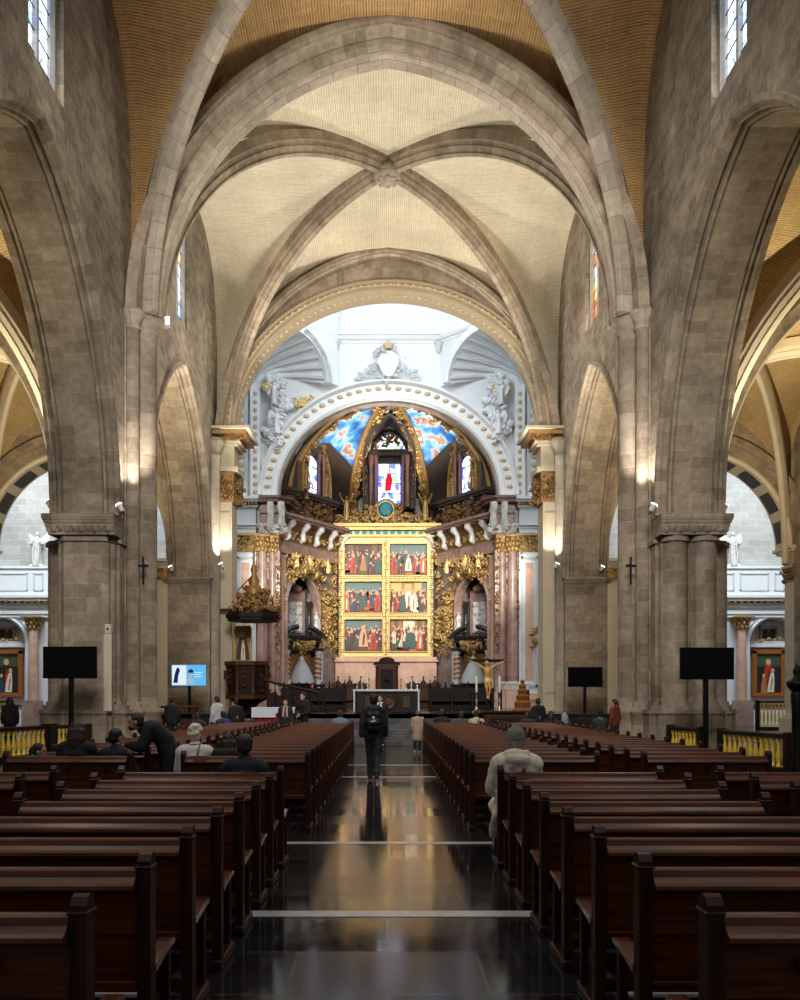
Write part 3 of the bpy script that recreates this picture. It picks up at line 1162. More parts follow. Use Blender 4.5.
ACX, AHW, ARS, AZ = .05, 6.5, 5.65, 13.5           # apse arch: centre, half width, rise, springing
wall('wall_apse_front', M['white'], -9.6, 9.6, 0, 28, [(ACX, AHW, 0, AZ, ARS)], lambda u, z, t: Vector((u, t, z)), Y3, Y3 + .7, nsub=20)
for s, side in ((-1, 'left'), (1, 'right')):
    struct(MB().box(min(s * 8.9, s * 9.6), max(s * 8.9, s * 9.6), Y2 + 1.9, Y3, 14.5, 30), f'wall_crossing_{side}', M['white'])
    # diagonal side of the octagonal drum, on a shell squinch
    A, B = Vector((s * 3.1, Y3, 0)), Vector((s * 8.6, Y3 - 5.5, 0))
    d = (B - A).normalized()
    wall(f'wall_drum_{side}', M['white'], 0, (B - A).length, 20.0, 29, [(3.55, 2.75, 20.0, 20.0, 2.5), (3.9, 1.5, 23.6, 26.0, .4)],
         lambda u, z, t, A=A, d=d, s=s: A + d * u + Vector((s * d.y * -1, d.x * s, 0)) * 0 + Vector((0, 0, z)) + Vector((-d.y, d.x, 0)) * t, 0, .3)
    root = thing('shell_squinch', f'ribbed white shell niche high in the {side} corner of the crossing', 'niche', (s * 7, 54, 20))
    tip = Vector((s * 8.3, Y3 - .05, 20.1))
    q = arch2d(2.75, 2.5, 13)
    C = A + d * 3.55
    mb = MB()
    rows = []
    for t in (0, .25, .5, .75, 1):
        row = []
        for k, (x, z) in enumerate(q):
            rim = C + d * x + Vector((0, 0, 20 + z))
            p = rim.lerp(tip, t)
            bulge = math.sin(PI * t) * .9
            p += Vector((s * .6, .6, .5)).normalized() * bulge * (1 - .12 * (k % 2))
            row.append(p)
        rows.append(row)
    pts = [p for r_ in rows for p in r_]
    nq = len(q)
    mb.add(pts, [(i * nq + k, i * nq + k + 1, (i + 1) * nq + k + 1, (i + 1) * nq + k) for i in range(4) for k in range(nq - 1)])
    mb.build('shell', M['white'], root)
    mb = MB()
    arch_sweep(mb, (C.x, C.y, 20.0), (d.x, d.y, 0), 2.72, 2.47, [(-.28, -.02), (-.34, .15), (-.28, .4), (.3, .4), (.3, -.02)], 16)
    mb.build('rim', M['white'], root)
    mb = MB()
    for k in range(1, nq - 1, 2):
        pth = [rows[i][k] - Vector((s * .03, .06, .02)) for i in range(5)]
        mb.tube(pth, [.12, .1, .08, .06, .03], 6)
    mb.build('shell_fluting', M['offwhite'], root)
for no, (x0, x1) in enumerate(((-3.15, 3.15),)):
    root = tag(MB().box(x0, x1, Y3 - .14, Y3, 23.05, 23.2).box(x0, x1, Y3 - .14, Y3, 26.9, 27.1).build('window_5', M['white']), kind='structure')
    mb = MB()
    for i in range(8):
        x = -2.7 + i * 5.4 / 7
        mb.box(x - .06, x + .06, Y3 - .1, Y3, 23.2, 26.9)
    for z in (24.2, 25.4):
        mb.box(-2.7, 2.7, Y3 - .08, Y3, z - .05, z + .05)
    mb.build('mullion', M['white'], root)
    MB().box(-2.7, 2.7, Y3 - .03, Y3 + .0, 23.2, 26.9).build('glass', M['skyglass'], root)
for s in (-1, 1):
    A, B = Vector((s * 3.1, Y3, 0)), Vector((s * 8.6, Y3 - 5.5, 0))
    d = (B - A).normalized()
    nrm = Vector((-d.y, d.x, 0))
    mb = MB()
    a, c = A + d * 2.4 + nrm * .1, A + d * 5.4 + nrm * .1
    mb.add([a + Vector((0, 0, 23.6)), c + Vector((0, 0, 23.6)), c + Vector((0, 0, 26.4)), a + Vector((0, 0, 26.4))], [(0, 1, 2, 3)])
    tag(mb.build(f'window_{6 + (s > 0)}', M['skyglass']), kind='structure')
root = thing('drum_cornice', 'white moulded cornice round the foot of the lantern drum', 'cornice', (0, Y3, 22.7))
mb = MB()
pth = [Vector((-8.6, Y3 - 5.5, 22.75)), Vector((-3.1, Y3 - .02, 22.75)), Vector((3.1, Y3 - .02, 22.75)), Vector((8.6, Y3 - 5.5, 22.75))]
dn = [Vector((.7, -.7, 0)), Vector((.35, -.92, 0)), Vector((-.35, -.92, 0)), Vector((-.7, -.7, 0))]
mb.sweep(pth, dn, Vector((0, 0, 1)), [(-.2, -.05), (-.2, .05), (-.08, .1), (-.05, .22), (.05, .3), (.1, .34), (.1, -.05)])
mb.build('moulding', M['white'], root)
for s in (-1, 1):                                       # little consoles where the drum turns
    mb = MB()
    mb.lathe([(.05, 21.95), (.16, 22.1), (.14, 22.3), (.28, 22.55)], 10, M=Matrix.Translation((s * 3.0, Y3 - .15, 0)))
    mb.build('console', M['offwhite'], root)

# ---- white apse arch with gilt studs
root = thing('apse_arch', 'great white round arch with a row of gilded rosettes framing the apse', 'arch', (ACX, Y3, AZ))
mb = MB()
arch_sweep(mb, (ACX, Y3 - .1, AZ), (1, 0, 0), AHW, ARS, [(-.3, 0), (-.42, .1), (-.42, .3), (-.34, .36), (-.3, .85), (-.45, .92), (-.55, 1.0), (-.5, 1.1), (-.2, 1.16), (.12, 1.16), (.12, 0)], 34)
mb.build('archivolt', M['white'], root)
for i, (x, z) in enumerate(arch2d(AHW, ARS, 19)):
    if 0 < i < 38:
        mb = MB()
        n_ = Vector((x / AHW ** 2, 0, z / ARS ** 2)).normalized()
        c = Vector((ACX + x, Y3 - .44, AZ + z)) + n_ * .6
        mb.ball(c, (.2, .09, .13), 9, 5)
        mb.build('gilt_rosette', M['studgold'], root)
mb = MB()
arch_sweep(mb, (ACX, Y3 + .15, AZ), (1, 0, 0), AHW - .02, ARS - .02, [(-.2, -.1), (-.2, .02), (.4, .02), (.4, -.1)], 34)
mb.build('intrados_band', M['greymarble'], root)

# ---- cartouche on the crown of the arch
root = thing('cartouche', 'white carved coat of arms with a gilt crown on top of the white apse arch', 'coat of arms', (ACX, Y3 - .5, 20.4))
mb = MB()
mb.prism([(ACX + .62 * math.cos(a) * (1 if math.sin(a) > -.3 else .8), .75 * math.sin(a)) for a in [2 * PI * i / 20 for i in range(20)]], -.12, .12, M=Matrix.Translation((0, Y3 - .5, 21.15)) @ Matrix.Rotation(PI / 2, 4, 'X'))
mb.build('shield', M['white'], root)
rnd = random.Random(11)
mb = MB()
ring = [Vector((ACX + .85 * math.cos(a), Y3 - .52, 21.1 + .95 * math.sin(a))) for a in [2 * PI * i / 16 for i in range(17)]]
carved(mb, ring, .3, 46, rnd)
carved(mb, [Vector((ACX - 1.9, Y3 - .5, 20.3)), Vector((ACX - .8, Y3 - .5, 20.75))], .26, 14, rnd)
carved(mb, [Vector((ACX + 1.9, Y3 - .5, 20.3)), Vector((ACX + .8, Y3 - .5, 20.75))], .26, 14, rnd)
mb.build('scrollwork', M['offwhite'], root)
mb = MB()
mb.lathe([(.26, 22.0), (.28, 22.1), (.34, 22.25), (.2, 22.36), (.06, 22.42), (.03, 22.5)], 12, M=Matrix.Translation((ACX, Y3 - .5, 0)))
mb.build('crown', M['studgold'], root)


def statue(mb, c, h, face=(0, -1), arm=0, wings=0, mi=0):
    """draped standing figure of height h at c"""
    c = Vector(c)
    k = h / 1.75
    T = Matrix.Translation(c) @ Matrix.Rotation(math.atan2(face[0], -face[1]), 4, 'Z') @ Matrix.Scale(k, 4)
    mb.lathe([(.26, 0), (.24, .3), (.19, .75), (.2, .95), (.23, 1.2), (.2, 1.4), (.08, 1.5), (.06, 1.54)], 12, mi, M=T)
    mb.ball((0, -.02, 1.64), (.09, .1, .125), 8, 6, mi, M=T)
    for s in (-1, 1):
        z2 = 1.95 if arm else 1.12
        sh, el, ha = Vector((s * .2, 0, 1.38)), Vector((s * .34, -.05, 1.5 if arm else 1.12)), Vector((s * (.5 if arm else .12), -.2, z2 if arm else 1.15))
        mb.tube([T @ sh, T @ el, T @ ha], [.075 * k, .06 * k, .04 * k], 7, mi)
        mb.tube([T @ Vector((s * .1, -.2, 1.2)), T @ Vector((s * .16, -.25, .6)), T @ Vector((s * .1, -.24, .02))], [.04 * k, .05 * k, .06 * k], 6, mi)
        if wings:
            mb.add([T @ Vector(p) for p in ((s * .08, .12, 1.4), (s * .5, .2, 1.75), (s * .62, .22, 1.3), (s * .45, .2, .8), (s * .12, .14, 1.0), (s * .3, .1, 1.3))], [(0, 1, 5), (1, 2, 5), (2, 3, 5), (3, 4, 5), (4, 0, 5)], mi)


# ---- white figures and foliage in the spandrels
for s, side in ((-1, 'left'), (1, 'right')):
    root = thing('spandrel_sculpture', f'white stucco angels among clouds in the {side} spandrel of the white arch', 'sculpture', (s * 6.6, Y3 - .3, 16))
    rnd = random.Random(20 + s)
    mb = MB()
    for i in range(46):
        t = i / 45
        px = 6.5 + .4 * math.sin(t * 9)
        mb.ball((s * px + rnd.uniform(-.45, .45), Y3 - .3 + rnd.uniform(-.15, .1), 16.9 + 3.6 * t), (rnd.uniform(.16, .34), .26, rnd.uniform(.13, .26)), 9, 6)
    mb.build('clouds', M['white'], root)
    mb = MB()
    statue(mb, (s * 6.45, Y3 - .75, 17.0), 1.4, (-s * .4, -1), 0, 1)
    statue(mb, (s * 6.6, Y3 - .75, 18.7), 1.3, (-s * .4, -1), 1, 1)
    carved(mb, [Vector((s * 6.5, Y3 - .6, 16.6)), Vector((s * 6.3, Y3 - .6, 20.4))], .42, 90, rnd)
    mb.build('angels', M['white'], root)
    mb = MB()
    z0_ = 19.6 if s > 0 else 19.9
    carved(mb, [Vector((s * 6.2, Y3 - .6, z0_)), Vector((s * 7.1, Y3 - .6, z0_))], .34, 14, rnd)
    if s < 0:
        carved(mb, [Vector((-5.6, Y3 - .3, 18.9)), Vector((-4.4, Y3 - .3, 19.1))], .36, 14, rnd)
        carved(mb, [Vector((-5.0, Y3 - .3, 18.5)), Vector((-4.8, Y3 - .3, 19.2))], .3, 8, rnd)
    mb.build('gilt_relief', M['goldleaf'], root)


def upper_strip(label):
    root = thing('upper_pilaster', label, 'pilaster', (8.1, Y3 - .4, 13.4))
    MB().box(7.45, 8.05, Y3 - .35, Y3 + .05, 13.3, 20).box(8.2, 8.9, Y3 - .6, Y3 + .05, 13.3, 20).build('shaft', M['white'], root)
    for i in range(13):
        z = 13.7 + i * .48
        MB().ball((7.75, Y3 - .36, z), (.13, .06, .15), 8, 5).build('gilt_rosette', M['studgold'], root)
        MB().ball((8.55, Y3 - .61, z + .1), (.19, .07, .17), 8, 5).build('gilt_rosette', M['studgold'], root)
    mb = MB()
    for x in (8.25, 8.85):
        mb.box(x - .05, x + .05, Y3 - .68, Y3 - .6, 13.4, 20)
    mb.build('border_fillet', M['offwhite'], root)
    return root


p = upper_strip('white upright strip studded with gilt rosettes beside the right foot of the white arch')
mirror_copy(p, label='white upright strip studded with gilt rosettes beside the left foot of the white arch')


def giant_pilaster(label):
    x0, x1, y = 7.68, 8.9, Y3
    root = thing('giant_pilaster', label, 'pilaster', (8.1, y - .4, 0))
    MB().box(x0, x1, y - .5, y, 1.9, 10.15).build('shaft', M['white'], root)
    mb = MB()
    for a, b_, c, d in ((x0 + .12, x0 + .24, 2.3, 9.9), (x1 - .24, x1 - .12, 2.3, 9.9), (x0 + .12, x1 - .12, 2.3, 2.42), (x0 + .12, x1 - .12, 9.78, 9.9)):
        mb.box(a, b_, y - .56, y - .5, c, d)
    mb.build('panel_frame', M['offwhite'], root)
    MB().box(x0 + .38, x1 - .38, y - .53, y - .5, 2.7, 9.55).build('inset_panel', M['pinkpale'], root)
    mb = MB()
    for z0_, z1_, g in ((0, 1.5, .14), (1.5, 1.62, .2), (1.62, 1.78, .12), (1.78, 1.92, .05)):
        mb.box(x0 - g, x1 + g, y - .5 - g, y, z0_, z1_)
    mb.build('base', M['pinkpale'], root)
    rnd = random.Random(8)
    mb = MB()
    mb.box(x0 + .02, x1 - .02, y - .5, y, 10.15, 11.2)
    mb.box(x0 - .2, x1 + .2, y - .75, y, 11.1, 11.25)
    for zz in (10.35, 10.65, 10.95):
        carved(mb, [(x0, y - .58, zz), (x1, y - .58, zz)], .24, 16, rnd)
    for s in (0, 1):
        c = Vector((x0 + .1 + s * (x1 - x0 - .2), y - .65, 10.95))
        mb.tube([c + Vector((.2 * math.cos(a) * (1 - a / 14), 0, .2 * math.sin(a) * (1 - a / 14))) for a in [i * .6 for i in range(16)]], .06, 6)
    mb.build('capital', M['gold'], root)
    mb = MB()
    for z0_, z1_, g in ((11.25, 11.55, .0), (11.55, 11.62, .06), (11.7, 11.78, .14), (12.75, 12.9, .12), (13.05, 13.18, .35), (13.18, 13.32, .5)):
        mb.box(x0 - g, x1 + g, y - .55 - g, y, z0_, z1_)
    mb.box(x0 + .02, x1 - .02, y - .52, y, 11.6, 12.9)
    for i in range(8):
        mb.box(x0 - .1 + i * .2, x0 + .02 + i * .2, y - .85, y - .5, 12.9, 13.05, 1)
    mb.build('entablature', [M['offwhite'], M['golddark']], root)
    return root


p = giant_pilaster('tall white pilaster with pink inset panel on the right of the apse')
mirror_copy(p, label='tall white pilaster with pink inset panel on the left of the apse')


def apse_column(label, x, y, r):
    root = thing('marble_column', label, 'column', (x, y, 1.08))
    T = Matrix.Translation((x, y, 0))
    MB().lathe([(r, 2.6), (r * 1.04, 4.5), (r * .86, 10.2)], 22, M=T).build('shaft', M['pink'], root)
    MB().box(x - r - .14, x + r + .14, y - r - .14, y + r + .14, .5, 2.1).lathe([(r + .12, 2.1), (r + .14, 2.25), (r + .04, 2.35), (r + .1, 2.5), (r, 2.62)], 20, M=T).build('base', M['pinkpale'], root)
    rnd = random.Random(4)
    mb = MB()
    mb.lathe([(r * .86, 10.15), (r * .9, 10.4), (r * 1.25, 11.05)], 14, M=T)
    for zz, k in ((10.35, 9), (10.65, 9), (10.92, 8)):
        rr_ = r * (.95 + (zz - 10.35) * .5)
        for q in range(k):
            a = 2 * PI * q / k + zz * 3
            mb.ball((x + rr_ * math.cos(a), y + rr_ * math.sin(a), zz), (.11, .11, .17), 6, 5)
    mb.box(x - r - .12, x + r + .12, y - r - .12, y + r + .12, 11.05, 11.2)
    mb.build('capital', M['gold'], root)
    mb = MB()                                            # carved leaves climbing the edge of the shaft
    carved(mb, [(x + r * .8, y - r * .7, 5.5), (x + r * .8, y - r * .7, 10)], .13, 46, rnd)
    mb.build('carved_strip', M['golddark'], root)
    return root


p = apse_column('outer pink marble column with gilt capital at the right mouth of the apse', 7.34, Y3 - .3, .32)
mirror_copy(p, label='outer pink marble column with gilt capital at the left mouth of the apse')
p = apse_column('inner pink marble column with gilt capital at the right mouth of the apse', 6.78, Y3 + .1, .3)
mirror_copy(p, label='inner pink marble column with gilt capital at the left mouth of the apse')

# ---- side walls of the apse, built on the right and mirrored
AA, BB = Vector((6.5, 57.0, 0)), Vector((3.4, 62.2, 0))
AD = (BB - AA).normalized()
AL = (BB - AA).length
AN = Vector((AD.y, -AD.x, 0))                              # into the wall, away from the viewer
if AN.y < 0:
    AN = -AN


def am(u, n, z):
    """apse side wall: u along it from the mouth inwards, n in front of it, z up"""
    return AA + AD * u - AN * n + Vector((0, 0, z))


def abox(mb, u0, u1, n0, n1, z0, z1, mi=0):
    v = [am(u, n, z) for z in (z0, z1) for n in (n0, n1) for u in (u0, u1)]
    mb.add(v, [(0, 2, 3, 1), (4, 5, 7, 6), (0, 1, 5, 4), (2, 6, 7, 3), (0, 4, 6, 2), (1, 3, 7, 5)], mi)
    return mb


def afix(p):
    """(u, n, z) triples to world"""
    return am(*p)


NU, NH = 2.35, 1.65                                         # niche centre and half width
for s, side in ((1, 'right'), (-1, 'left')):
    fx = lambda u, z, t, s=s: Vector((s * am(u, t, z).x, am(u, t, z).y, z))
    wall(f'wall_apse_{side}', M['greymarble'], -.6, AL + .4, 0, 13.6, [(NU, NH, 1.6, 7.3, 1.9)], fx, 0, -.35)
    mb = MB()
    mb.box(-1, 1, 0, 1, 0, 1)
    mb = MB()
    v = [fx(NU - NH - .2, z, -2.0) for z in (1.5, 9.4)] + [fx(NU + NH + .2, z, -2.0) for z in (9.4, 1.5)]
    mb.add(v, [(0, 1, 2, 3)])
    for u in (NU - NH - .05, NU + NH + .05):
        mb.add([fx(u, 1.5, 0), fx(u, 9.4, 0), fx(u, 9.4, -2.0), fx(u, 1.5, -2.0)], [(0, 1, 2, 3)])
    mb.add([fx(NU - NH, 9.4, -.3), fx(NU + NH, 9.4, -.3), fx(NU + NH, 9.4, -2.0), fx(NU - NH, 9.4, -2.0)], [(0, 1, 2, 3)])
    struct(mb, f'wall_niche_{side}', M['greymarble'])


def niche_surround(label):
    root = thing('niche_surround', label, 'carved surround', tuple(am(NU, 0, 1.6)))
    mb = MB()
    c = am(NU, .0, 7.3)
    arch_sweep(mb, c, -AD, NH - .02, 1.88, [(-.12, 0), (-.2, .12), (-.12, .3), (.3, .3), (.3, 0)], 16, leg=5.5)
    mb.build('moulding', M['pink'], root)
    rnd = random.Random(31)
    mb = MB()
    ring = [am(NU + .2 + (NH + .4) * math.cos(a), .2, 7.6 + 2.25 * math.sin(a)) for a in [PI * i / 20 * .8 for i in range(21)]]
    carved(mb, ring, .38, 100, rnd)
    carved(mb, [am(NU - 1.8, .2, 10.0), am(NU + 2.4, .25, 10.0)], .38, 50, rnd)
    carved(mb, [am(NU - .7, .35, 9.6), am(NU + .7, .35, 9.6)], .5, 22, rnd)
    carved(mb, [am(NU + NH + .7, .2, 4.6), am(NU + NH + .7, .2, 8.6)], .4, 70, rnd)
    carved(mb, [am(NU - NH - .25, .05, 5.6), am(NU - NH - .25, .05, 8.6)], .16, 30, rnd)
    mb.build('gilt_foliage', M['gold'], root)
    mb = MB()
    for u in (NU - 1.2, NU + .2, NU + 2.2):
        q = am(u, .42, 9.6)
        statue(mb, q, .9, (-.9, -.45), 0, 1)
    mb.build('cherub', M['goldleaf'], root)
    mb = MB()
    abox(mb, NU - NH - .5, NU - NH - .1, -.3, .06, 1.2, 10.3)
    mb.build('side_strip', M['pinkpale'], root)
    return root


p = niche_surround('gilded foliage arch round the statue niche on the right wall of the apse')
mirror_copy(p, label='gilded foliage arch round the statue niche on the left wall of the apse')


def twisted(mb, c, r, z0, z1, turns=5.0, mi=0):
    us = [2 * PI * i / 12 for i in range(13)]
    vs = [i / 60 for i in range(61)]
    mb.grid(lambda u, v: (c.x + r * math.cos(u) + r * .32 * math.cos(v * turns * 2 * PI), c.y + r * math.sin(u) + r * .32 * math.sin(v * turns * 2 * PI), z0 + (z1 - z0) * v), us, vs, mi)


KU = 1.12
BO = am(NU + .1, -.15, 0)
BD = Vector((-.84, .54, 0)).normalized()
BN = Vector((BD.y, -BD.x, 0))
if BN.y < 0:
    BN = -BN


def bm(u, n, z):
    """side altar frame, turned a little towards the nave"""
    return BO + BD * (u - NU) - BN * n + Vector((0, 0, z))


def bbx(mb, u0, u1, n0, n1, z0, z1, mi=0):
    v = [bm(u, n, z) for z in (z0, z1) for n in (n0, n1) for u in (u0, u1)]
    mb.add(v, [(0, 2, 3, 1), (4, 5, 7, 6), (0, 1, 5, 4), (2, 6, 7, 3), (0, 4, 6, 2), (1, 3, 7, 5)], mi)
    return mb



def side_altar(label, robe):
    """upper relief flanked by colonnettes over an aedicule with twisted columns"""
    root = thing('side_altar', label, 'altar', tuple(bm(NU, .2, 1.6)))
    mb = MB()
    bbx(mb, NU - KU * .42, NU + KU * .42, -.95, -.78, 5.75, 7.7)
    rnd = random.Random(12)
    for i in range(26):
        mb.ball(bm(NU + KU * rnd.uniform(-.33, .33), -.76, rnd.uniform(5.85, 7.6)), (.1, .1, .15), 7, 5)
    mb.build('relief', M['whitemarble'], root)
    mb = MB()
    bbx(mb, NU - KU * .62, NU + KU * .62, -1.0, -.85, 5.6, 8.4)
    mb.lathe([(.05, 0), (.45, .05), (.5, .3), (.2, .5)], 12, M=Matrix.Translation(bm(NU, -.9, 8.3)))
    mb.build('relief_surround', M['pink'], root)
    for e in (-1, 1):
        mb = MB()
        T = Matrix.Translation(bm(NU + KU * e * .78, -.6, 0))
        mb.lathe([(.16, 5.7), (.2, 5.85), (.13, 5.95), (.12, 7.4), (.2, 7.6), (.2, 7.75)], 12, M=T)
        mb.build('colonnette', M['blackmarble'], root)
        mb = MB()
        statue(mb, bm(NU + KU * e * 1.0, -.1, 5.7), 1.35, (-.9, -.45))
        mb.build('figure', M['whitemarble'], root)
    mb = MB()
    bbx(mb, NU - KU * 1.3, NU + KU * 1.3, -.5, .45, 5.1, 5.35)
    bbx(mb, NU - KU * 1.4, NU + KU * 1.4, -.5, .6, 5.35, 5.5)
    bbx(mb, NU - KU * 1.2, NU + KU * 1.2, -.5, .35, 4.55, 4.75)
    for e in (-1, 1):                                       # broken segmental pediment
        c = bm(NU + KU * e * 1.25, .25, 5.5)
        pth = [bm(NU + KU * e * (1.3 - 1.0 * t), .25, 5.5 + .55 * math.sin(t * PI / 2)) for t in [i / 8 for i in range(9)]]
        mb.tube(pth, [.16] * 9, 8)
    mb.build('pediment', M['blackmarble'], root)
    mb = MB()
    carved(mb, [bm(NU - KU * .55, .5, 4.9), bm(NU + KU * .55, .5, 4.9)], .32, 30, rnd)
    carved(mb, [bm(NU - KU * 1.3, .5, 5.0), bm(NU - KU * 1.0, .5, 5.1)], .22, 8, rnd)
    carved(mb, [bm(NU + KU * 1.3, .5, 5.0), bm(NU + KU * 1.0, .5, 5.1)], .22, 8, rnd)
    carved(mb, [bm(NU, .45, 4.3), bm(NU, .5, 4.9)], .26, 16, rnd)
    mb.build('gilt_ornament', M['gold'], root)
    mb = MB()
    bbx(mb, NU - KU * 1.35, NU + KU * 1.35, -.6, .3, 2.3, 2.5)
    bbx(mb, NU - KU * 1.2, NU + KU * 1.2, -.6, .2, 1.1, 2.3)
    mb.build('altar_table', M['blackmarble'], root)
    for e in (-1, 1):
        mb = MB()
        twisted(mb, bm(NU + KU * e * .98, .18, 0), .19, 2.75, 4.25)
        mb.build('twisted_column', M['pinkpale'], root)
        mb = MB()
        bbx(mb, NU + KU * e * .98 - .2, NU + KU * e * .98 + .2, -.02, .38, 2.5, 2.76)
        mb.lathe([(.14, 4.22), (.17, 4.35), (.24, 4.5), (.24, 4.56)], 12, M=Matrix.Translation(bm(NU + KU * e * .98, .18, 0)))
        mb.build('column_cap', M['whitemarble'], root)
        mb = MB()
        bbx(mb, NU + KU * e * 1.22 - .07, NU + KU * e * 1.22 + .07, -.02, .2, 2.5, 4.55)
        mb.build('strip', M['offwhite'], root)
    mb = MB()
    bbx(mb, NU - KU * .72, NU + KU * .72, -.3, -.22, 2.5, 4.5)
    mb.build('backing', M['pinkpale' if robe else 'golddark'], root)
    mb = MB()                                                # robed image in a tall triangular mantle
    T = Matrix.Translation(bm(NU, .05, 2.55))
    mb.lathe([(.8, 0), (.74, .35), (.5, .9), (.25, 1.35), (.12, 1.5)], 16, M=T)
    mb.build('mantle', M['mantle'], root)
    mb = MB()
    mb.ball(bm(NU, .05, 4.13), (.1, .1, .13), 10, 7)
    mb.lathe([(.18, 1.42), (.13, 1.6), (.02, 1.95)], 10, M=T)
    mb.build('veiled_head', M['whitemarble'], root)
    return root


M['mantle'] = plain('silver_mantle', 'A9AEB0', .5)
p = side_altar('black marble side altar with twisted columns, behind the crucifix on the right', 0)
mirror_copy(p, label='black marble side altar with twisted columns and white mantled image, left of the altarpiece')


def apse_entablature(label):
    root = thing('apse_entablature', label, 'cornice', tuple(am(3, .3, 10.4)))
    abox(MB(), -.5, AL, 0, .25, 10.35, 11.1).build('pink_frieze', M['pink'], root)
    mb = MB()
    abox(mb, -.5, AL, 0, .3, 11.1, 11.2)
    abox(mb, -.5, AL, 0, .18, 11.2, 12.3)
    mb.build('bracket_band', M['golddark'], root)
    mb = MB()
    rnd = random.Random(14)
    for u in (1.1, 2.6, 4.1, 5.6):
        carved(mb, [am(u - .35, .3, 11.5), am(u + .35, .3, 11.5)], .25, 12, rnd)
    mb.build('gilt_ornament', M['gold'], root)
    for u in (.35, 1.85, 3.35, 4.85, 6.2):
        mb = MB()
        pth = [am(u, .25, 11.2), am(u, .45, 11.35), am(u, .42, 11.6), am(u, .5, 11.9), am(u, .8, 12.15), am(u, .75, 12.3)]
        mb.tube(pth, [.12, .2, .17, .17, .22, .2], 8)
        mb.ball(am(u, .45, 11.35), (.2, .2, .2), 8, 6)
        mb.build('scroll_bracket', M['whitemarble'], root)
    mb = MB()
    abox(mb, -.6, AL, 0, .95, 12.3, 12.42)
    abox(mb, -.7, AL, 0, 1.1, 12.42, 12.6)
    mb.build('cornice', M['pink'], root)
    # corner block breaking forward over the columns
    mb = MB()
    for z0_, z1_, g in ((11.2, 11.6, 0), (11.6, 12.4, -.08), (12.4, 12.6, .1), (12.6, 12.9, 0)):
        mb.box(6.0 - g, 7.4, Y3 - .75 - g, Y3 + .7, z0_, z1_)
    mb.build('corner_block', M['pink'], root)
    mb = MB()
    mb.prism([(5.5, Y3 + 1.1), (5.7, Y3 - .7), (6.3, Y3 - 1.35), (7.4, Y3 - 1.35), (7.4, Y3 + 1.0)], 12.95, 13.15)
    mb.prism([(5.35, Y3 + 1.1), (5.55, Y3 - .8), (6.2, Y3 - 1.5), (7.4, Y3 - 1.5), (7.4, Y3 + 1.0)], 13.15, 13.3)
    mb.build('corner_cornice', M['darkpink'], root)
    mb = MB()
    carved(mb, [(6.1, Y3 - .95, 11.45), (7.3, Y3 - .95, 11.45)], .3, 18, rnd)
    for x in (6.15, 6.75):
        mb.tube([(x, Y3 - .8, 11.5), (x, Y3 - .95, 11.8), (x, Y3 - .9, 12.2), (x, Y3 - 1.2, 12.7), (x, Y3 - 1.2, 12.95)], [.12, .22, .2, .22, .2], 8)
    mb.build('corner_scroll', M['whitemarble'], root)
    return root


M['darkpink'] = marble('dark_pink_marble', '6E4E44', '553A33', .4)
p = apse_entablature('pink marble cornice with white scroll brackets running round the right side of the apse')
mirror_copy(p, label='pink marble cornice with white scroll brackets running round the left side of the apse')


def apse_gallery(label):
    root = thing('carved_balcony', label, 'balcony', tuple(am(3, .3, 12.6)))
    abox(MB(), .3, AL + .3, -.6, .45, 12.6, 12.75).build('base', M['darkpink'], root)
    abox(MB(), .5, AL + .3, -.5, .25, 12.75, 13.95).build('parapet', M['darkstone'], root)
    rnd = random.Random(40)
    mb = MB()
    for u in (.4, 2.1, 4.6, 6.5):
        abox(mb, u, u + .45, .2, .42, 12.75, 13.95)
    mb.build('pier', M['darkpink'], root)
    mb = MB()
    for zz in (13.0, 13.35, 13.7):
        carved(mb, [am(.6, .3, zz), am(AL, .3, zz)], .27, 46, rnd)
    mb.build('gilt_relief', M['golddark'], root)
    mb = MB()
    abox(mb, .2, AL + .4, -.6, .6, 13.95, 14.1)
    abox(mb, .1, AL + .4, -.6, .75, 14.1, 14.3)
    mb.build('cornice', M['darkstone'], root)
    return root


p = apse_gallery('dark balcony with gilt carved panels under the right apse window')
mirror_copy(p, label='dark balcony with gilt carved panels under the left apse window')

# ---- back wall and half dome of the apse
struct(MB().box(-3.6, 3.6, 63.6, 64.4, 0, 15), 'wall_apse_back', M['greymarble'])
DC, DR, DD, DZ, DH = .12, 6.3, 7.3, 13.6, 6.25


def dome(a, e, k=1.0):
    return Vector((DC + DR * k * math.sin(a) * math.cos(e), 56.85 + DD * k * math.cos(a) * math.cos(e), DZ + DH * k * math.sin(e)))


mb = MB()
def bay_top(ca):
    a0_, hw_ = (0, 24) if abs(ca) <= 24 else (53.5, 29.5)
    return 26 + (28 if abs(ca) <= 24 else 16) * math.sqrt(max(0, 1 - min(1, abs(abs(ca) - a0_) / hw_)))


for i in range(92):
    c0, c1 = -92 + 2 * i, -90 + 2 * i
    for lo_, mi_, nn in ((True, 1, 16), (False, 0, 22)):
        for j in range(nn):
            ee = lambda c_, t: bay_top(c_) * t if lo_ else bay_top(c_) + (90 - bay_top(c_)) * t
            q = [dome(math.radians(c_), math.radians(ee(c_, t))) for c_, t in ((c0, j / nn), (c1, j / nn), (c1, (j + 1) / nn), (c0, (j + 1) / nn))]
            pc = (q[0] + q[2]) / 2
            lim = 1.62 * math.sqrt(max(0, 1 - ((pc.z - 16.6) / 2.75) ** 2)) if pc.z > 16.6 else 1.62
            if abs(pc.x - DC) < lim and abs(c0) < 60:
                continue                                     # the vault is cut open for the pointed middle window
            mb.add(q, [(0, 1, 2, 3)], mi_, True)
struct(mb, 'ceiling_apse', [M['fresco'], M['darkstone']])
mb = MB()
q = arch2d(1.66, 2.75, 16)
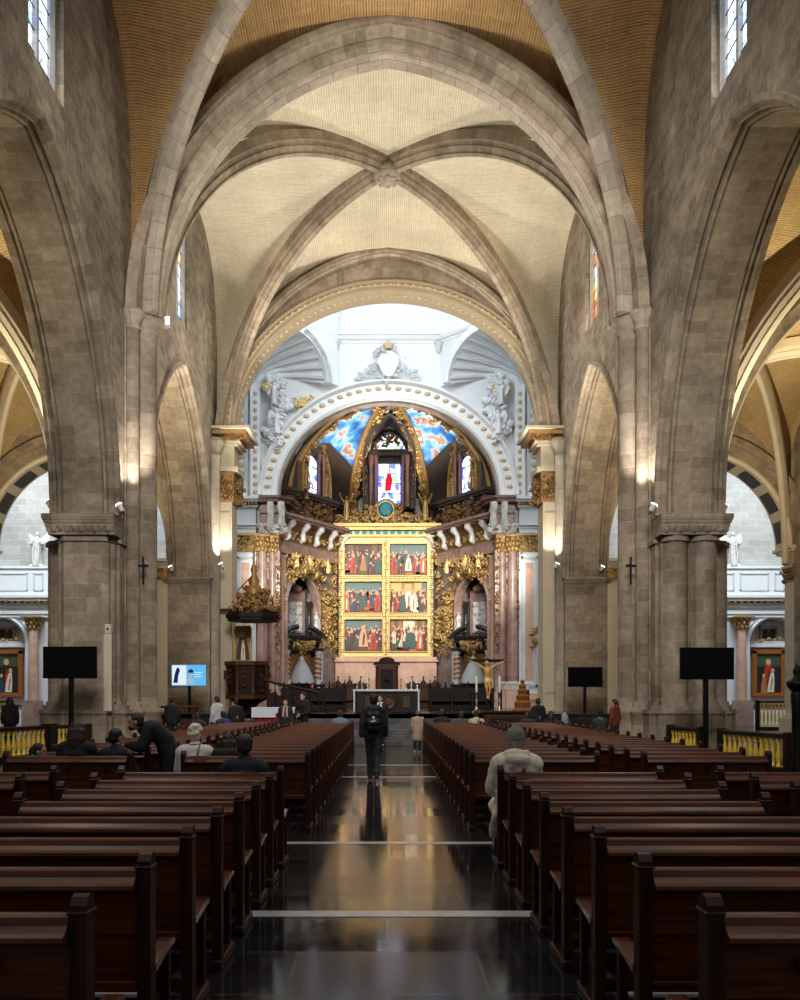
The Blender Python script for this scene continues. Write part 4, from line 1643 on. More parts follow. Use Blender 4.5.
for k in range(len(q) - 1):
    mb.add([(DC + q[k][0], 59.0, 16.6 + q[k][1]), (DC + q[k + 1][0], 59.0, 16.6 + q[k + 1][1]), (DC + q[k + 1][0], 63.4, 16.6 + q[k + 1][1]), (DC + q[k][0], 63.4, 16.6 + q[k][1])], [(0, 1, 2, 3)])
for e in (-1, 1):
    mb.add([(DC + e * 1.66, 59.0, 16.6), (DC + e * 1.66, 63.4, 16.6), (DC + e * 1.66, 63.4, 13.5), (DC + e * 1.66, 61, 13.5)], [(0, 1, 2, 3)])
mb.add([(DC - 1.7, 63.4, 13), (DC + 1.7, 63.4, 13), (DC + 1.7, 63.4, 20), (DC - 1.7, 63.4, 20)], [(0, 1, 2, 3)])
struct(mb, 'wall_window_recess', M['darkstone'])
# dark bays with windows, cut into the vault
def apse_window(no, a, zb, zt, w, lunette, kk):
    ca, sa = math.cos(a), math.sin(a)
    base = dome(a, 0, kk)
    out = Vector((sa, ca, 0))
    rt = Vector((ca, -sa, 0))
    fr = lambda x, n, z: Vector((base.x, base.y, 0)) + rt * x - out * n + Vector((0, 0, z))
    win = tag(MB().build(f'window_{no}', M['darkstone']), kind='structure')
    mb = MB()
    quad = lambda x0, x1, n0, n1, z0, z1: mb.add([fr(x, n, z) for z in (z0, z1) for n in (n0, n1) for x in (x0, x1)], [(0, 2, 3, 1), (4, 5, 7, 6), (0, 1, 5, 4), (2, 6, 7, 3), (0, 4, 6, 2), (1, 3, 7, 5)])
    H = zt + (.3 if not lunette else .5)
    quad(-w - .95, -w - .08, -1.2, .12, zb - .35, H + .2)
    quad(w + .08, w + .95, -1.2, .12, zb - .35, H + .2)
    quad(-w - .08, w + .08, -.4, .1, zb - .35, zb)
    quad(-w - 1.0, w + 1.0, -.4, .3, H, H + .25)
    quad(-w - 1.1, w + 1.1, -.4, .42, H + .25, H + .38)
    mb.build('frame', M['darkstone'], win)
    mb = MB()
    for e in (-1, 1):
        T = Matrix.Translation(fr(e * (w + .45), .28, 0))
        mb.lathe([(.2, zb - .3), (.14, zb), (.13, zt - .3), (.22, zt + .1), (.24, H)], 10, M=T)
        mb.lathe([(.2, zb - .3), (.12, zb), (.11, zt - .3), (.2, H)], 10, M=Matrix.Translation(fr(e * (w + .12), .12, 0)))
    mb.build('colonnette', M['darkpink'], win)
    mb = MB()
    rnd = random.Random(no)
    carved(mb, [fr(-w - .5, .35, H + .7), fr(w + .5, .35, H + .7)], .32, 26, rnd)
    carved(mb, [fr(-.4, .35, H + 1.0), fr(.4, .35, H + 1.1)], .34, 16, rnd)
    for e in (-1, 1):
        carved(mb, [fr(e * (w + .8), .2, zb), fr(e * (w + .8), .2, H)], .2, 22, rnd)
    mb.build('gilt_ornament', M['golddark'], win)
    mb = MB()
    if lunette:
        pts = [(-w, zb), (w, zb), (w, zt), (-w, zt)]
    else:
        pts = [(-w, zb), (w, zb), (w, zt - w * .6)] + [(w * math.cos(PI * i / 8), zt - w * .6 + w * .6 * math.sin(PI * i / 8)) for i in range(1, 8)] + [(-w, zt - w * .6)]
    mb.add([fr(x, .02, z) for x, z in pts], [tuple(range(len(pts)))], uvs=[list(pts)])
    mb.build('glass', M['apseglass'], win)
    mb = MB()
    for x in (-w, w):
        mb.add([fr(x - .07, .06, zb), fr(x + .07, .06, zb), fr(x + .07, .06, zt), fr(x - .07, .06, zt)], [(0, 1, 2, 3)])
    mb.build('border_glass', M['blueglass'], win)
    mb = MB()
    for i in range(1, 4):
        z = zb + (zt - zb) * i / 4
        quad(-w, w, .03, .06, z - .02, z + .02)
    if lunette:
        quad(-.02, .02, .03, .06, zb, zt)
    mb.build('saddle_bar', M['metal'], win)
    if not lunette:                                          # pointed gilt hood and flanking figures
        for rr_, mat_, dn_ in ((1.95, 'darkstone', .1), (1.7, 'golddark', .3)):
            mb = MB()
            arch_sweep(mb, fr(0, dn_, 15.2), rt, rr_, rr_ * 1.55, [(-.15, 0), (-.22, .1), (-.15, .22), (.6, .22), (.6, 0)], 14, leg=1.0)
            mb.build('pointed_hood', M[mat_], win)
        mb = MB()
        for e in (-1, 1):
            statue(mb, fr(e * 1.3, .35, 14.4), 1.5, (-out.x, -out.y))
            carved(mb, [fr(e * 1.5, .3, 14.4), fr(e * 1.3, .3, 17.0), fr(e * .5, .3, 18.0)], .3, 30, rnd)
        mb.build('flanking_figure', M['golddark'], win)
    if lunette:
        mb = MB()                                            # red robed saint in the middle light
        mb.add([fr(x, .05, z) for x, z in ((-.28, 15.2), (.1, 15.25), (.2, 15.9), (.12, 16.35), (-.12, 16.4), (-.26, 15.9))], [tuple(range(6))])
        mb.build('red_figure', M['redglass'], win)
        for rr_, mat_, nn in ((1.45, 'darkstone', 'outer'), (1.25, 'whitemarble', 'middle'), (1.05, 'darkstone', 'inner')):
            mb = MB()
            arch_sweep(mb, fr(0, .1 + .8 * (rr_ - 1.05), 17.75), rt, rr_, rr_ * 1.2, [(-.15, 0), (-.2, .1), (-.15, .2), (.5, .2), (.5, 0)], 14)
            mb.build(f'lunette_ring', M[mat_], win)
        mb = MB()
        q = arch2d(1.05, 1.2, 12)
        mb.add([fr(x, -.05, 17.75 + z) for x, z in q], [tuple(range(len(q)))], uvs=[list(q)])
        mb.build('lunette_glass', M['apseglass'], win)
    return win


apse_window(8, 0, 14.4, 17.0, .78, True, .76)
apse_window(9, math.radians(-66), 14.1, 16.75, .66, False, .85)
apse_window(10, math.radians(66), 14.1, 16.75, .66, False, .85)
for a, nm in ((-24, 'inner left'), (24, 'inner right'), (-83, 'outer left'), (83, 'outer right')):
    root = thing('gilt_rib', f'gilded carved rib of the apse vault, {nm} of the four', 'vault rib', tuple(dome(math.radians(a), 0, .96)))
    pth = [dome(math.radians(a * (1 - .15 * (i / 22) ** 2)), math.radians(2 + i * 80 / 22), .965) for i in range(23)]
    nr = [(Vector((DC, 57, DZ)) - q).normalized() for q in pth]
    bi = []
    for i in range(23):
        t = (pth[min(22, i + 1)] - pth[max(0, i - 1)]).normalized()
        bi.append(t.cross(nr[i]).normalized())
    mb = MB()
    mb.sweep(pth, nr, bi, [(-.34, -.1), (-.34, .08), (-.2, .2), (.2, .2), (.34, .08), (.34, -.1)])
    mb.build('rib', M['golddark'], root)
    mb = MB()
    rnd = random.Random(50 + int(a))
    carved(mb, [q + n_ * .2 for q, n_ in zip(pth, nr)], .3, 130, rnd)
    mb.build('carving', M['gold'], root)

# ---- the altarpiece
def robed(mb, x, y, z, h, col, flesh, lean=0.0, w=.32):
    """painted robed figure: flat robe and head on the panel"""
    k = h
    pts = [(-.5, 0), (.5, 0), (.46, .3), (.34, .62), (.22, .8), (-.22, .8), (-.36, .6), (-.48, .3)]
    mb.add([(x + (px * w + lean * pz) * k, y, z + pz * k) for px, pz in pts], [tuple(range(8))], col)
    mb.add([(x + (.08 * math.cos(a) + lean * .9) * k, y - .004, z + (.89 + .1 * math.sin(a)) * k) for a in [2 * PI * i / 9 for i in range(9)]], [tuple(range(9))], flesh)
    mb.add([(x + (px * w + lean * pz) * k, y - .003, z + pz * k) for px, pz in ((-.1, .1), (.08, .05), (.2, .5), (.05, .7), (-.05, .45))], [tuple(range(5))], (col + 3) % 9)


PAINT = [plain('paint_' + n_, c_, .5, noise=.25, nscale=5) for n_, c_ in
         (('red', 'B8321E'), ('blue', '23394F'), ('orange', 'CB5A24'), ('brown', '4E3420'), ('teal', '2C5350'), ('white', 'E2D8C4'), ('dark', '221A16'), ('green', '3F5236'), ('ochre', 'A67A3E'),
          ('flesh', 'D8A07A'), ('sky', '5E7674'), ('stone', '6E5638'), ('ground', '5A452A'), ('gold', 'D9AE62'))]


def painting(root, x0, x1, z0, z1, y, kind, seed):
    rnd = random.Random(seed)
    mb = MB()
    w, h = x1 - x0, z1 - z0
    mb.box(x0, x1, y, y + .05, z0, z1, 12)
    def rect(a, b_, c, d, mi, dy):
        mb.add([(x0 + a * w, y - dy, z0 + c * h), (x0 + b_ * w, y - dy, z0 + c * h), (x0 + b_ * w, y - dy, z0 + d * h), (x0 + a * w, y - dy, z0 + d * h)], [(0, 1, 2, 3)], mi)
    sky = {0: 11, 1: 10, 2: 10, 3: 13, 4: 10, 5: 11}[kind]
    rect(0, 1, .42, 1, sky, .004)
    if kind in (0, 5):                                       # painted architecture
        for i in range(5):
            rect(.05 + i * .2, .12 + i * .2, .4, .98, 3 if kind == 0 else 8, .006)
        rect(.36, .66, .6, .98, 3 if kind == 0 else 5, .007)
    if kind in (1, 2, 4):
        for i in range(7):                                   # hills and trees
            a = rnd.random()
            q = [(x0 + min(w, max(0, a * w + dx * w)), y - .006, z0 + (.42 + dz) * h) for dx, dz in ((-.2, 0), (.2, 0), (.12, .14), (0, .22 + rnd.random() * .1), (-.12, .12))]
            mb.add(q, [tuple(range(5))], 7 if i % 2 else 12)
    if kind == 3:
        rect(.32, .66, .35, .98, 8, .006)
        rect(.4, .58, .4, .92, 13, .007)
        rect(.84, 1, .7, .95, 10, .007)
    cols = {0: (0, 6, 3, 1, 4, 0, 3), 1: (2, 1, 6, 0, 4, 3, 2), 2: (3, 0, 6, 4, 3, 2, 1), 3: (4, 0, 6, 7, 2, 3, 5), 4: (0, 6, 3, 2, 7, 6, 1), 5: (2, 0, 4, 3, 5, 2, 6)}[kind]
    order = []
    for row, (zz, hh, nn) in enumerate(((.46, .3, 12), (.36, .34, 11), (.22, .38, 10), (.04, .4, 8))):
        for i in range(nn):
            order.append((zz + rnd.uniform(-.04, .04), (i + .5 + rnd.uniform(-.35, .35)) / nn, hh * rnd.uniform(.8, 1.15), row))
    for j, (zz, xx, hh, row) in enumerate(order):
        if row > 1 and .36 < xx < .64:
            continue
        col = rnd.choice(cols) if row else rnd.choice((6, 3, 6, 1, 3))
        robed(mb, x0 + min(.92, max(.08, xx)) * w, y - .008 - .001 * j, z0 + zz * h, hh * h, col, 9, rnd.uniform(-.2, .2), rnd.uniform(.26, .42))
    for i in range(5):
        xx, zz = rnd.random(), rnd.uniform(.02, .14)
        mb.add([(x0 + min(w, max(0, xx * w + dx)), y - .052, z0 + (zz + dz) * h) for dx, dz in ((-.22, 0), (.2, 0), (.26, .05), (.0, .1), (-.2, .07))], [tuple(range(5))], (6, 3, 12, 2, 6)[i])
    c = {0: (8, .30), 1: (5, .34), 2: (4, .34), 3: (5, .5), 4: (9, .5), 5: (4, .36)}[kind]
    robed(mb, x0 + .5 * w, y - .05, z0 + .16 * h, (c[1] + .16) * h, c[0], 9, 0, .42)
    for xx, col in {0: ((.24, 0), (.9, 4)), 1: ((.12, 0), (.88, 2)), 2: ((.06, 2), (.86, 0)), 3: ((.36, 4), (.63, 5)), 4: ((.76, 0), (.2, 3)), 5: ((.8, 2), (.62, 4))}[kind]:
        robed(mb, x0 + xx * w, y - .055, z0 + .08 * h, .62 * h, col, 9, 0, .32)
    return mb.build('painted_panel', PAINT, root)


RX, RW, RY, RZ0, RZ1 = -.1, 3.1, 62.1, 4.4, 12.0
root = thing('altarpiece', 'great gilded altarpiece with six painted panels in two columns', 'altarpiece', (RX, RY, 4.3))
rowsz = [(9.62, 11.72), (7.17, 9.27), (4.65, 6.8)]
colsx = [(-2.84, -.32), (.12, 2.62)]
sd = 0
for ri, (za, zb) in enumerate(rowsz):
    for ci, (xa, xb) in enumerate(colsx):
        painting(root, xa, xb, za, zb, RY + .1, ri * 2 + ci, 100 + ri * 2 + ci)
mb = MB()
for xa, xb in ((RX - RW, -2.84), (-.32, .12), (2.62, RX + RW)):
    mb.bbox(xa, xb, RY - .1, RY + .35, RZ0, RZ1, .05)
mb.build('stile', M['goldleaf'], root)
mb = MB()
for za, zb in ((RZ0 - .1, 4.65), (6.8, 7.17), (9.27, 9.62), (11.72, RZ1 + .15)):
    mb.bbox(RX - RW, RX + RW, RY - .06, RY + .35, za, zb, .05)
mb.build('rail', M['goldleaf'], root)
mb = MB()
for (za, zb) in rowsz:
    for (xa, xb) in colsx:
        for a, b_, c, d in ((xa - .05, xb + .05, za - .05, za + .05), (xa - .05, xb + .05, zb - .05, zb + .05), (xa - .05, xa + .05, za, zb), (xb - .05, xb + .05, za, zb)):
            mb.bbox(a, b_, RY - .16, RY + .05, c, d, .02)
mb.build('inner_moulding', M['gold'], root)
rnd = random.Random(77)
mb = MB()
for x in (RX - RW + .14, -.1, RX + RW - .14):                 # beaded candelabra ornament on the stiles
    for i in range(52):
        z = RZ0 + .1 + i * (RZ1 - RZ0 - .2) / 51
        mb.ball((x + .03 * math.sin(i), RY - .12, z), (.07 + .04 * (i % 3), .04, .06), 6, 4)
for zz in (6.98, 9.44):
    for i in range(46):
        mb.ball((RX - RW + .1 + i * (2 * RW - .2) / 45, RY - .08, zz), (.05, .04, .06 + .03 * (i % 2)), 6, 4)
mb.build('candelabra_ornament', M['gold'], root)
mb = MB()
mb.box(RX - RW - .15, RX + RW + .15, RY - .3, RY + .4, 12.14, 12.28)
mb.box(RX - RW - .1, RX + RW + .1, RY - .1, RY + .4, 12.28, 12.55)
mb.box(RX - RW - .35, RX + RW + .35, RY - .5, RY + .4, 12.55, 12.75)
mb.box(RX - RW - .5, RX + RW + .5, RY - .7, RY + .4, 12.75, 12.95)
mb.build('cornice', M['gold'], root)
for i in range(14):
    x = RX - RW + .15 + i * .46
    MB().box(x, x + .3, RY - .13, RY - .08, 12.3, 12.53).build('enamel_panel', M['teal'], root)
mb = MB()
carved(mb, [(RX - RW + .1, RY - .35, 13.1), (RX + RW - .1, RY - .35, 13.1)], .4, 90, rnd)
carved(mb, [(RX - RW + .9, RY - .35, 13.5), (RX + RW - .9, RY - .35, 13.5)], .42, 66, rnd)
carved(mb, [(RX - 1.2, RY - .35, 14.0), (RX + 1.2, RY - .35, 14.0)], .4, 34, rnd)
mb.lathe([(.52, -.1), (.66, -.05), (.7, .06), (.56, .12)], 18, M=Matrix.Translation((RX - .02, RY - .45, 13.85)) @ Matrix.Rotation(PI / 2, 4, 'X'))
mb.build('crest', M['gold'], root)
mb = MB()
mb.lathe([(.5, -.12), (.5, .16), (.3, .2)], 20, M=Matrix.Translation((RX - .02, RY - .45, 13.85)) @ Matrix.Rotation(PI / 2, 4, 'X'))
mb.build('crest_roundel', M['teal'], root)
for s in (-1, 1):
    mb = MB()
    statue(mb, (RX + s * 2.55, RY - .4, 13.15), 1.6, (0, -1), 1)
    mb.build('crest_figure', M['gold'], root)
    mb = MB()
    zz = 4.6
    carved(mb, [(RX + s * (RW + .45), RY - .2, 4.6), (RX + s * (RW + .4), RY - .2, 12.0)], .38, 120, rnd)
    carved(mb, [(RX + s * (RW + .55), RY - .3, 5.2), (RX + s * (RW + .6), RY - .3, 7.4)], .45, 50, rnd)
    mb.build('side_carving', M['gold'], root)
mb = MB()
mb.box(RX - RW - .2, RX + RW + .2, RY - .1, RY + .4, 1.0, 4.0)
mb.box(RX - RW - .3, RX + RW + .3, RY - .25, RY + .4, 4.0, 4.12)
mb.box(RX - RW - .2, RX + RW + .2, RY - .18, RY + .4, 4.12, 4.3)
mb.build('predella', M['pinkpale'], root)

# ---- raised presbytery
struct(MB().box(-9.5, 9.5, 35.0, 64, 0, 1.08), 'floor_presbytery', M['floor'])
M['step'] = marble('grey_step_marble', '4A4C4E', '66686A', .25, 1.2)
for i in range(6):
    o = MB().bbox(-5.2, 5.2, 33 + .4 * i, 33 + .4 * i + .45 if i < 5 else 35.6, .18 * i, .18 * (i + 1), .012).build('stair_step', M['step'])
    tag(o, f'grey marble step before the altar, {("lowest", "second", "third", "fourth", "fifth", "topmost")[i]} of the flight', 'step', 'steps before the altar')


def jamb_pilaster(label):
    root = thing('jamb_pilaster', label, 'pilaster', (6.5, Y3 + .3, 1.08))
    MB().box(6.34, 6.85, Y3 - .06, Y3 + .75, 2.0, 10.35).build('shaft', M['pink'], root)
    MB().box(6.28, 6.9, Y3 - .12, Y3 + .78, 0, 2.0).build('base', M['pinkpale'], root)
    rnd = random.Random(3)
    mb = MB()
    carved(mb, [(6.45, Y3 - .1, 3.2), (6.45, Y3 - .1, 10.0)], .16, 90, rnd)
    mb.build('carved_strip', M['golddark'], root)
    return root


p = jamb_pilaster('narrow pink pilaster with gilt carving at the right mouth of the apse')
mirror_copy(p, label='narrow pink pilaster with gilt carving at the left mouth of the apse')
# ================================================================== PEWS
PL, RS = 1.64, .878                                # length of a pew, spacing of the rows


def make_pew():
    """pew from x=0 to x=PL, back at y=0, seat towards +y (the altar)"""
    root = thing('wooden_pew', 'x', 'pew', (0, 0, 0))
    t = .062
    for x in (0, PL - t):
        mb = MB()
        sec = [(-.045, 0), (.05, 0), (.05, .985), (.035, 1.012), (.005, 1.02), (-.02, 1.012), (-.045, .985)]
        n = len(sec)
        v = [(x + (.004 if k == 0 else 0), a, z) for k in (0,) for a, z in sec] + [(x + t, a, z) for a, z in sec]
        fs = [tuple(range(n - 1, -1, -1)), tuple(range(n, 2 * n))] + [(i, (i + 1) % n, n + (i + 1) % n, n + i) for i in range(n)]
        mb.add(v, fs)
        mb.bbox(x - .006, x + t + .006, -.052, .057, .95, .965, .004)
        mb.bbox(x - .004, x + t + .004, -.06, .44, 0, .07, .012)
        mb.build('end_post', M['woodpost'], root)
        mb = MB()
        q = [(.04, .515), (.30, .55), (.40, .545), (.425, .53), (.42, .515), (.30, .515), (.04, .48)]
        n = len(q)
        v = [(x - .004, a, z) for a, z in q] + [(x + t + .004, a, z) for a, z in q]
        mb.add(v, [tuple(range(n - 1, -1, -1)), tuple(range(n, 2 * n))] + [(i, (i + 1) % n, n + (i + 1) % n, n + i) for i in range(n)])
        mb.build('armrest', M['armwood'], root)
        mb = MB()
        mb.bbox(x + .008, x + t - .008, .335, .385, .06, .52, .006)
        mb.build('arm_post', M['woodpost'], root)
    mb = MB()                                          # sloping book ledge along the top of the back
    q = [(.016, .93), (.022, .944), (.012, .952), (-.026, .952), (-.04, .945), (-.056, .918), (-.08, .898), (-.1, .888), (-.104, .872), (-.092, .862), (-.02, .88)]
    n = len(q)
    v = [(t, a, z) for a, z in q] + [(PL - t, a, z) for a, z in q]
    mb.add(v, [tuple(range(n - 1, -1, -1)), tuple(range(n, 2 * n))] + [(i, (i + 1) % n, n + (i + 1) % n, n + i) for i in range(n)])
    mb.build('book_ledge', M['wood'], root)
    mb = MB()
    mb.box(t, PL - t, -.012, .012, .70, .93)
    mb.bbox(t, PL - t, -.03, .02, .655, .705, .008)
    mb.box(t, PL - t, -.012, .012, .45, .66)
    mb.bbox(t, PL - t, -.03, .03, .41, .46, .008)
    mb.build('backrest', M['wood'], root)
    for i in range(3):
        mb = MB()
        x = PL * (.2 + .3 * i)
        mb.lathe([(.012, 0), (.012, .03), (.026, .035), (.03, .05), (.02, .06)], 10, M=Matrix.Translation((x, -.012, .78)) @ Matrix.Rotation(PI / 2, 4, 'X'))
        mb.build('bag_hook', M['woodpost'], root)
    mb = MB()
    mb.bbox(t, PL - t, .02, .41, .425, .455, .01)
    mb.build('seat', M['wood'], root)
    MB().bbox(t, PL - t, .34, .37, .3, .425, .006).build('seat_rail', M['woodpost'], root)
    MB().bbox(t, PL - t, .1, .14, .1, .17, .008).build('stretcher', M['woodpost'], root)
    return root


M['armwood'] = wood('worn_armrest_wood', '4A2618', '6A3A26', .2, 1, .9)
ORD = ['first', 'second', 'third', 'fourth', 'fifth', 'sixth', 'seventh', 'eighth', 'ninth', 'tenth', 'eleventh', 'twelfth', 'thirteenth', 'fourteenth', 'fifteenth', 'sixteenth', 'seventeenth', 'eighteenth', 'nineteenth', 'twentieth']
pew0 = make_pew()
first = True
NEAR = [9.44 - RS * k for k in range(8)]               # last row of the rear block first
FAR = [12.05 + RS * k for k in range(19)]
PEWS = []
for blk, rows in (('rear', NEAR), ('front', FAR)):
    for k, y in enumerate(rows):
        for col, x0 in (('left aisle', -1.03 - PL), ('right aisle', 1.09), ('left outer', -3.28 - PL), ('right outer', 3.27)):
            if blk == 'rear' and 'outer' in col and k > 2:
                continue
            if blk == 'front':
                x0 += .05 if 'left' in col else -.05
            PEWS.append((blk, k, y, col, x0))
for blk, k, y, col, x0 in PEWS:
    if first:
        o, first = pew0, False
    else:
        o = copy_tree(pew0)
    o.location = (x0, y, 0)
    side, pos = col.split()
    where = 'by the aisle' if pos == 'aisle' else 'in the outer file'
    if blk == 'rear':
        lab = f'dark wooden pew {where}, {side}, {ORD[k]} row this side of the cross passage'
    else:
        lab = f'brown wooden pew {where}, {side}, {ORD[k]} row beyond the cross passage'
    tag(o, lab, 'pew', f'pews of the {side} {blk} block, {"aisle" if pos == "aisle" else "outer"} column')
# ================================================================== FURNISHINGS
def local(x, y, z=0, rz=0):
    return Matrix.Translation((x, y, z)) @ Matrix.Rotation(rz, 4, 'Z')


# ---- screens on stands
def screen(label, px0, px1, py0, py1, Y, lit=False, rz=0, zf=0, ceil=False):
    a, b_ = P(px0, py0, Y), P(px1, py1, Y)
    cx, w, h, zc = (a.x + b_.x) / 2, (b_.x - a.x), a.z - b_.z, (a.z + b_.z) / 2
    root = thing('television', label, 'television', (cx, Y, zf))
    T = local(cx, Y, 0, rz)
    MB().bbox(-w / 2, w / 2, -.02, .05, zc - h / 2, zc + h / 2, .008, M=T).build('casing', M['black'], root)
    mb = MB()
    mb.box(-w / 2 + .012, w / 2 - .012, -.024, -.019, zc - h / 2 + .014, zc + h / 2 - .012, M=T)
    s = mb.build('display', M['screenblue'] if lit else M['screenoff'], root)
    if lit:                                                    # the slide shown on the screen: two pale panels with portraits
        mb = MB()
        mb.box(-w / 2 + .03, -w / 2 + .62, -.028, -.024, zc - h / 2 + .05, zc + h / 2 - .04, M=T)
        mb.build('slide_panel', M['screenwhite'], s)
        mb = MB()
        mb.prism([(-.16, -.32), (.02, -.32), (.05, 0), (.12, .2), (.06, .32), (-.02, .3), (-.1, .05)], 0, .004, M=T @ Matrix.Translation((-w / 2 + .24, -.029, zc)) @ Matrix.Rotation(PI / 2, 4, 'X') @ Matrix.Scale(1.0, 4))
        mb.build('slide_garment', M['screenink'], s)
        mb = MB()
        T2 = T @ Matrix.Translation((.08, -.03, zc)) @ Matrix.Rotation(PI / 2, 4, 'X')
        mb.prism([(.1 * math.cos(t), .06 + .15 * math.sin(t)) for t in [2 * PI * i / 14 for i in range(14)]], 0, .004, M=T2)
        mb.prism([(-.17, -.36), (.17, -.36), (.15, -.2), (.06, -.12), (-.06, -.12), (-.15, -.2)], 0, .004, M=T2)
        mb.build('slide_portrait', M['screenface'], s)
        mb = MB()
        mb.prism([(-.11, .1), (.11, .1), (.1, .2), (.04, .25), (-.05, .24), (-.11, .18)], .004, .007, M=T2)
        for k in (-1, 1):
            mb.prism([(k * .04 + .02 * math.cos(t), .07 + .012 * math.sin(t)) for t in [2 * PI * i / 8 for i in range(8)]], .004, .007, M=T2)
        mb.build('slide_hair', M['screenink'], s)
        mb = MB()
        for i, ww in enumerate((.34, .26, .3)):
            mb.box(w / 2 - .5, w / 2 - .5 + ww, -.028, -.024, zc + .1 - i * .09, zc + .13 - i * .09, M=T)
        mb.build('slide_caption', M['screenwhite'], s)
    MB().bbox(-.08, .08, .05, .12, zc - .25, zc + .25, .01, M=T).build('mount', M['black'], root)
    MB().bbox(-.065, .065, .06, .16, zf + .02, zc, .01, M=T).build('pole', M['black'], root)
    MB().bbox(-.4, .4, -.25, .4, zf, zf + .03, .01, M=T).build('base_plate', M['black'], root)
    return root


M['screenoff'] = plain('dark_screen', '040405', .25, spec=.15)
M['screenblue'] = glow('screen_blue', '5FB4E8', 1.1)
M['screenwhite'] = glow('screen_white', 'E4EEF6', 1.0)
M['screenink'] = glow('screen_ink', '23306E', .6)
M['screenface'] = glow('screen_face', 'A9C4D6', .9)
screen('large black television on a stand before the left pier', 43, 97, 646.5, 678.5, 26.0)
screen('large black television on a stand before the right pier', 680, 734, 647.5, 679.5, 24.6)
screen('small television lit bright blue, before the left crossing pier', 171.5, 206.5, 664.5, 686, 39.5, True)
screen('small black television before the right crossing pier', 568, 602.5, 667, 687, 39.5)
screen('distant angled black television beside the right crossing pier', 615, 629, 665, 685, 47.5, False, .35)
screen('distant dark television seen through the left aisle arch', 149.5, 159.5, 668, 686, 47.5, False, -.35)


# ---- balustrades along the piers
def balustrade(label, A, B, h, n):
    A, B = Vector(A), Vector(B)
    d = (B - A)
    L = d.length
    rz = math.atan2(d.y, d.x)
    T = local(A.x, A.y, 0, rz)
    root = thing('balustrade', label, 'balustrade', A)
    MB().bbox(0, L, -.09, .09, h - .1, h, .02, M=T).build('handrail', M['darkwood'], root)
    MB().bbox(0, L, -.1, .1, .0, .13, .02, M=T).build('plinth', M['darkwood'], root)
    for x in (.06, L - .06):
        MB().bbox(x - .09, x + .09, -.1, .1, 0, h + .04, .015, M=T).build('post', M['darkwood'], root)
    k = h - .23
    for i in range(n):
        x = .22 + (L - .44) * i / (n - 1)
        mb = MB()
        mb.lathe([(.06, .13), (.06, .17), (.034, .2), (.06, .13 + k * .3), (.066, .13 + k * .38), (.03, .13 + k * .72), (.03, .13 + k * .78), (.055, .13 + k * .84), (.035, .13 + k * .88), (.06, .13 + k * .96), (.06, .13 + k)], 12,
                 M=T @ Matrix.Translation((x, 0, 0)))
        mb.build('baluster', M['brass'], root)
    return root


M['brass'] = plain('brass', 'F0CC50', .35, metal=.25, noise=.1)  # yellow raised so the light behind the balusters sits in the colour
balustrade('long brass balustrade with dark rail, right of the large screen stand', (8.42, 24.0, 0), (8.86, 20.9, 0), .88, 12)
balustrade('short brass balustrade with dark rail against the base of the right pier', (8.02, 27.0, 0), (8.32, 25.1, 0), .88, 8)
balustrade('long brass balustrade with dark rail at the left edge, by the dark coated people', (-10.3, 23.4, 0), (-9.72, 27.1, 0), .9, 14)
balustrade('short brass balustrade with dark rail before the base of the left pier', (-9.62, 27.2, 0), (-8.55, 27.35, 0), .9, 7)
# far ones by the chapels
balustrade('far brass balustrade before the right transept chapel', (19.4, 50.0, 0), (22.4, 50.0, 0), 1.5, 14)
balustrade('far brass balustrade before the left transept chapel', (-22.4, 50.0, 0), (-19.8, 50.0, 0), 1.5, 12)


# ---- altar, on the presbytery
M['bronze'] = plain('dark_bronze', '4A3218', .5, metal=.4, noise=.4)
ZP = 1.08
root = thing('high_altar_table', 'dark altar table with white edged cloth and gilt medallion front, above the steps', 'altar', (-.04, 38, ZP))
MB().bbox(-1.25, 1.2, 37.6, 38.5, ZP, 1.92, .02).build('body', M['blackmarble'], root)
MB().bbox(-1.36, 1.28, 37.45, 38.6, 1.92, 2.0, .012).build('top', M['whitecloth'], root)
mb = MB()
for x in (-1.34, 1.2):
    mb.box(x, x + .06, 37.44, 38.6, 1.12, 1.93)
mb.build('cloth_edge', M['whitecloth'], root)
mb = MB()
T = Matrix.Translation((.05, 37.57, 1.5)) @ Matrix.Rotation(PI / 2, 4, 'X')
mb.lathe([(.28, -.02), (.3, .02), (.24, .04), (.22, .02), (.1, .05)], 20, M=T)
mb.build('gilt_medallion', M['bronze'], root)
for x in (-.75, .75):
    MB().bbox(x - .16, x + .16, 37.55, 37.6, 1.25, 1.75, .02).build('gilt_panel', M['bronze'], root)


def candlestick(label, x, y, z, h, mat='whitemarble', grp=None):
    root = thing('candlestick', label, 'candlestick', (x, y, z), grp)
    T = Matrix.Translation((x, y, z))
    k = h
    MB().lathe([(.075, 0), (.08, .03 * k), (.03, .12 * k), (.022, .2 * k), (.045, .28 * k), (.02, .36 * k), (.02, .5 * k), (.05, .55 * k), (.06, .57 * k)], 12, M=T).build('stick', M[mat], root)
    MB().lathe([(.026, .57 * k), (.026, k - .02), (.006, k)], 10, M=T).build('candle', M['wax'], root)
    return root


for i, px in enumerate((357, 362, 367.3, 406.2, 411.4, 417)):
    x = P(px, 690, 38.2).x
    candlestick(f'short white candlestick on the altar top, {ORD[i]} from the left of six', x, 38.2, 2.0, .46, 'silver', 'candlesticks on the altar')
for i, (px, h) in enumerate(((345, .9), (352, .8), (369, 1.0), (401, 1.0), (423, .8), (430, .9))):
    x = P(px, 690, 59).x
    candlestick(f'tall thin candlestick before the predella, {ORD[i]} from the left', x, 59.0, 2.0, h + .45, 'golddark', 'candlesticks before the predella')
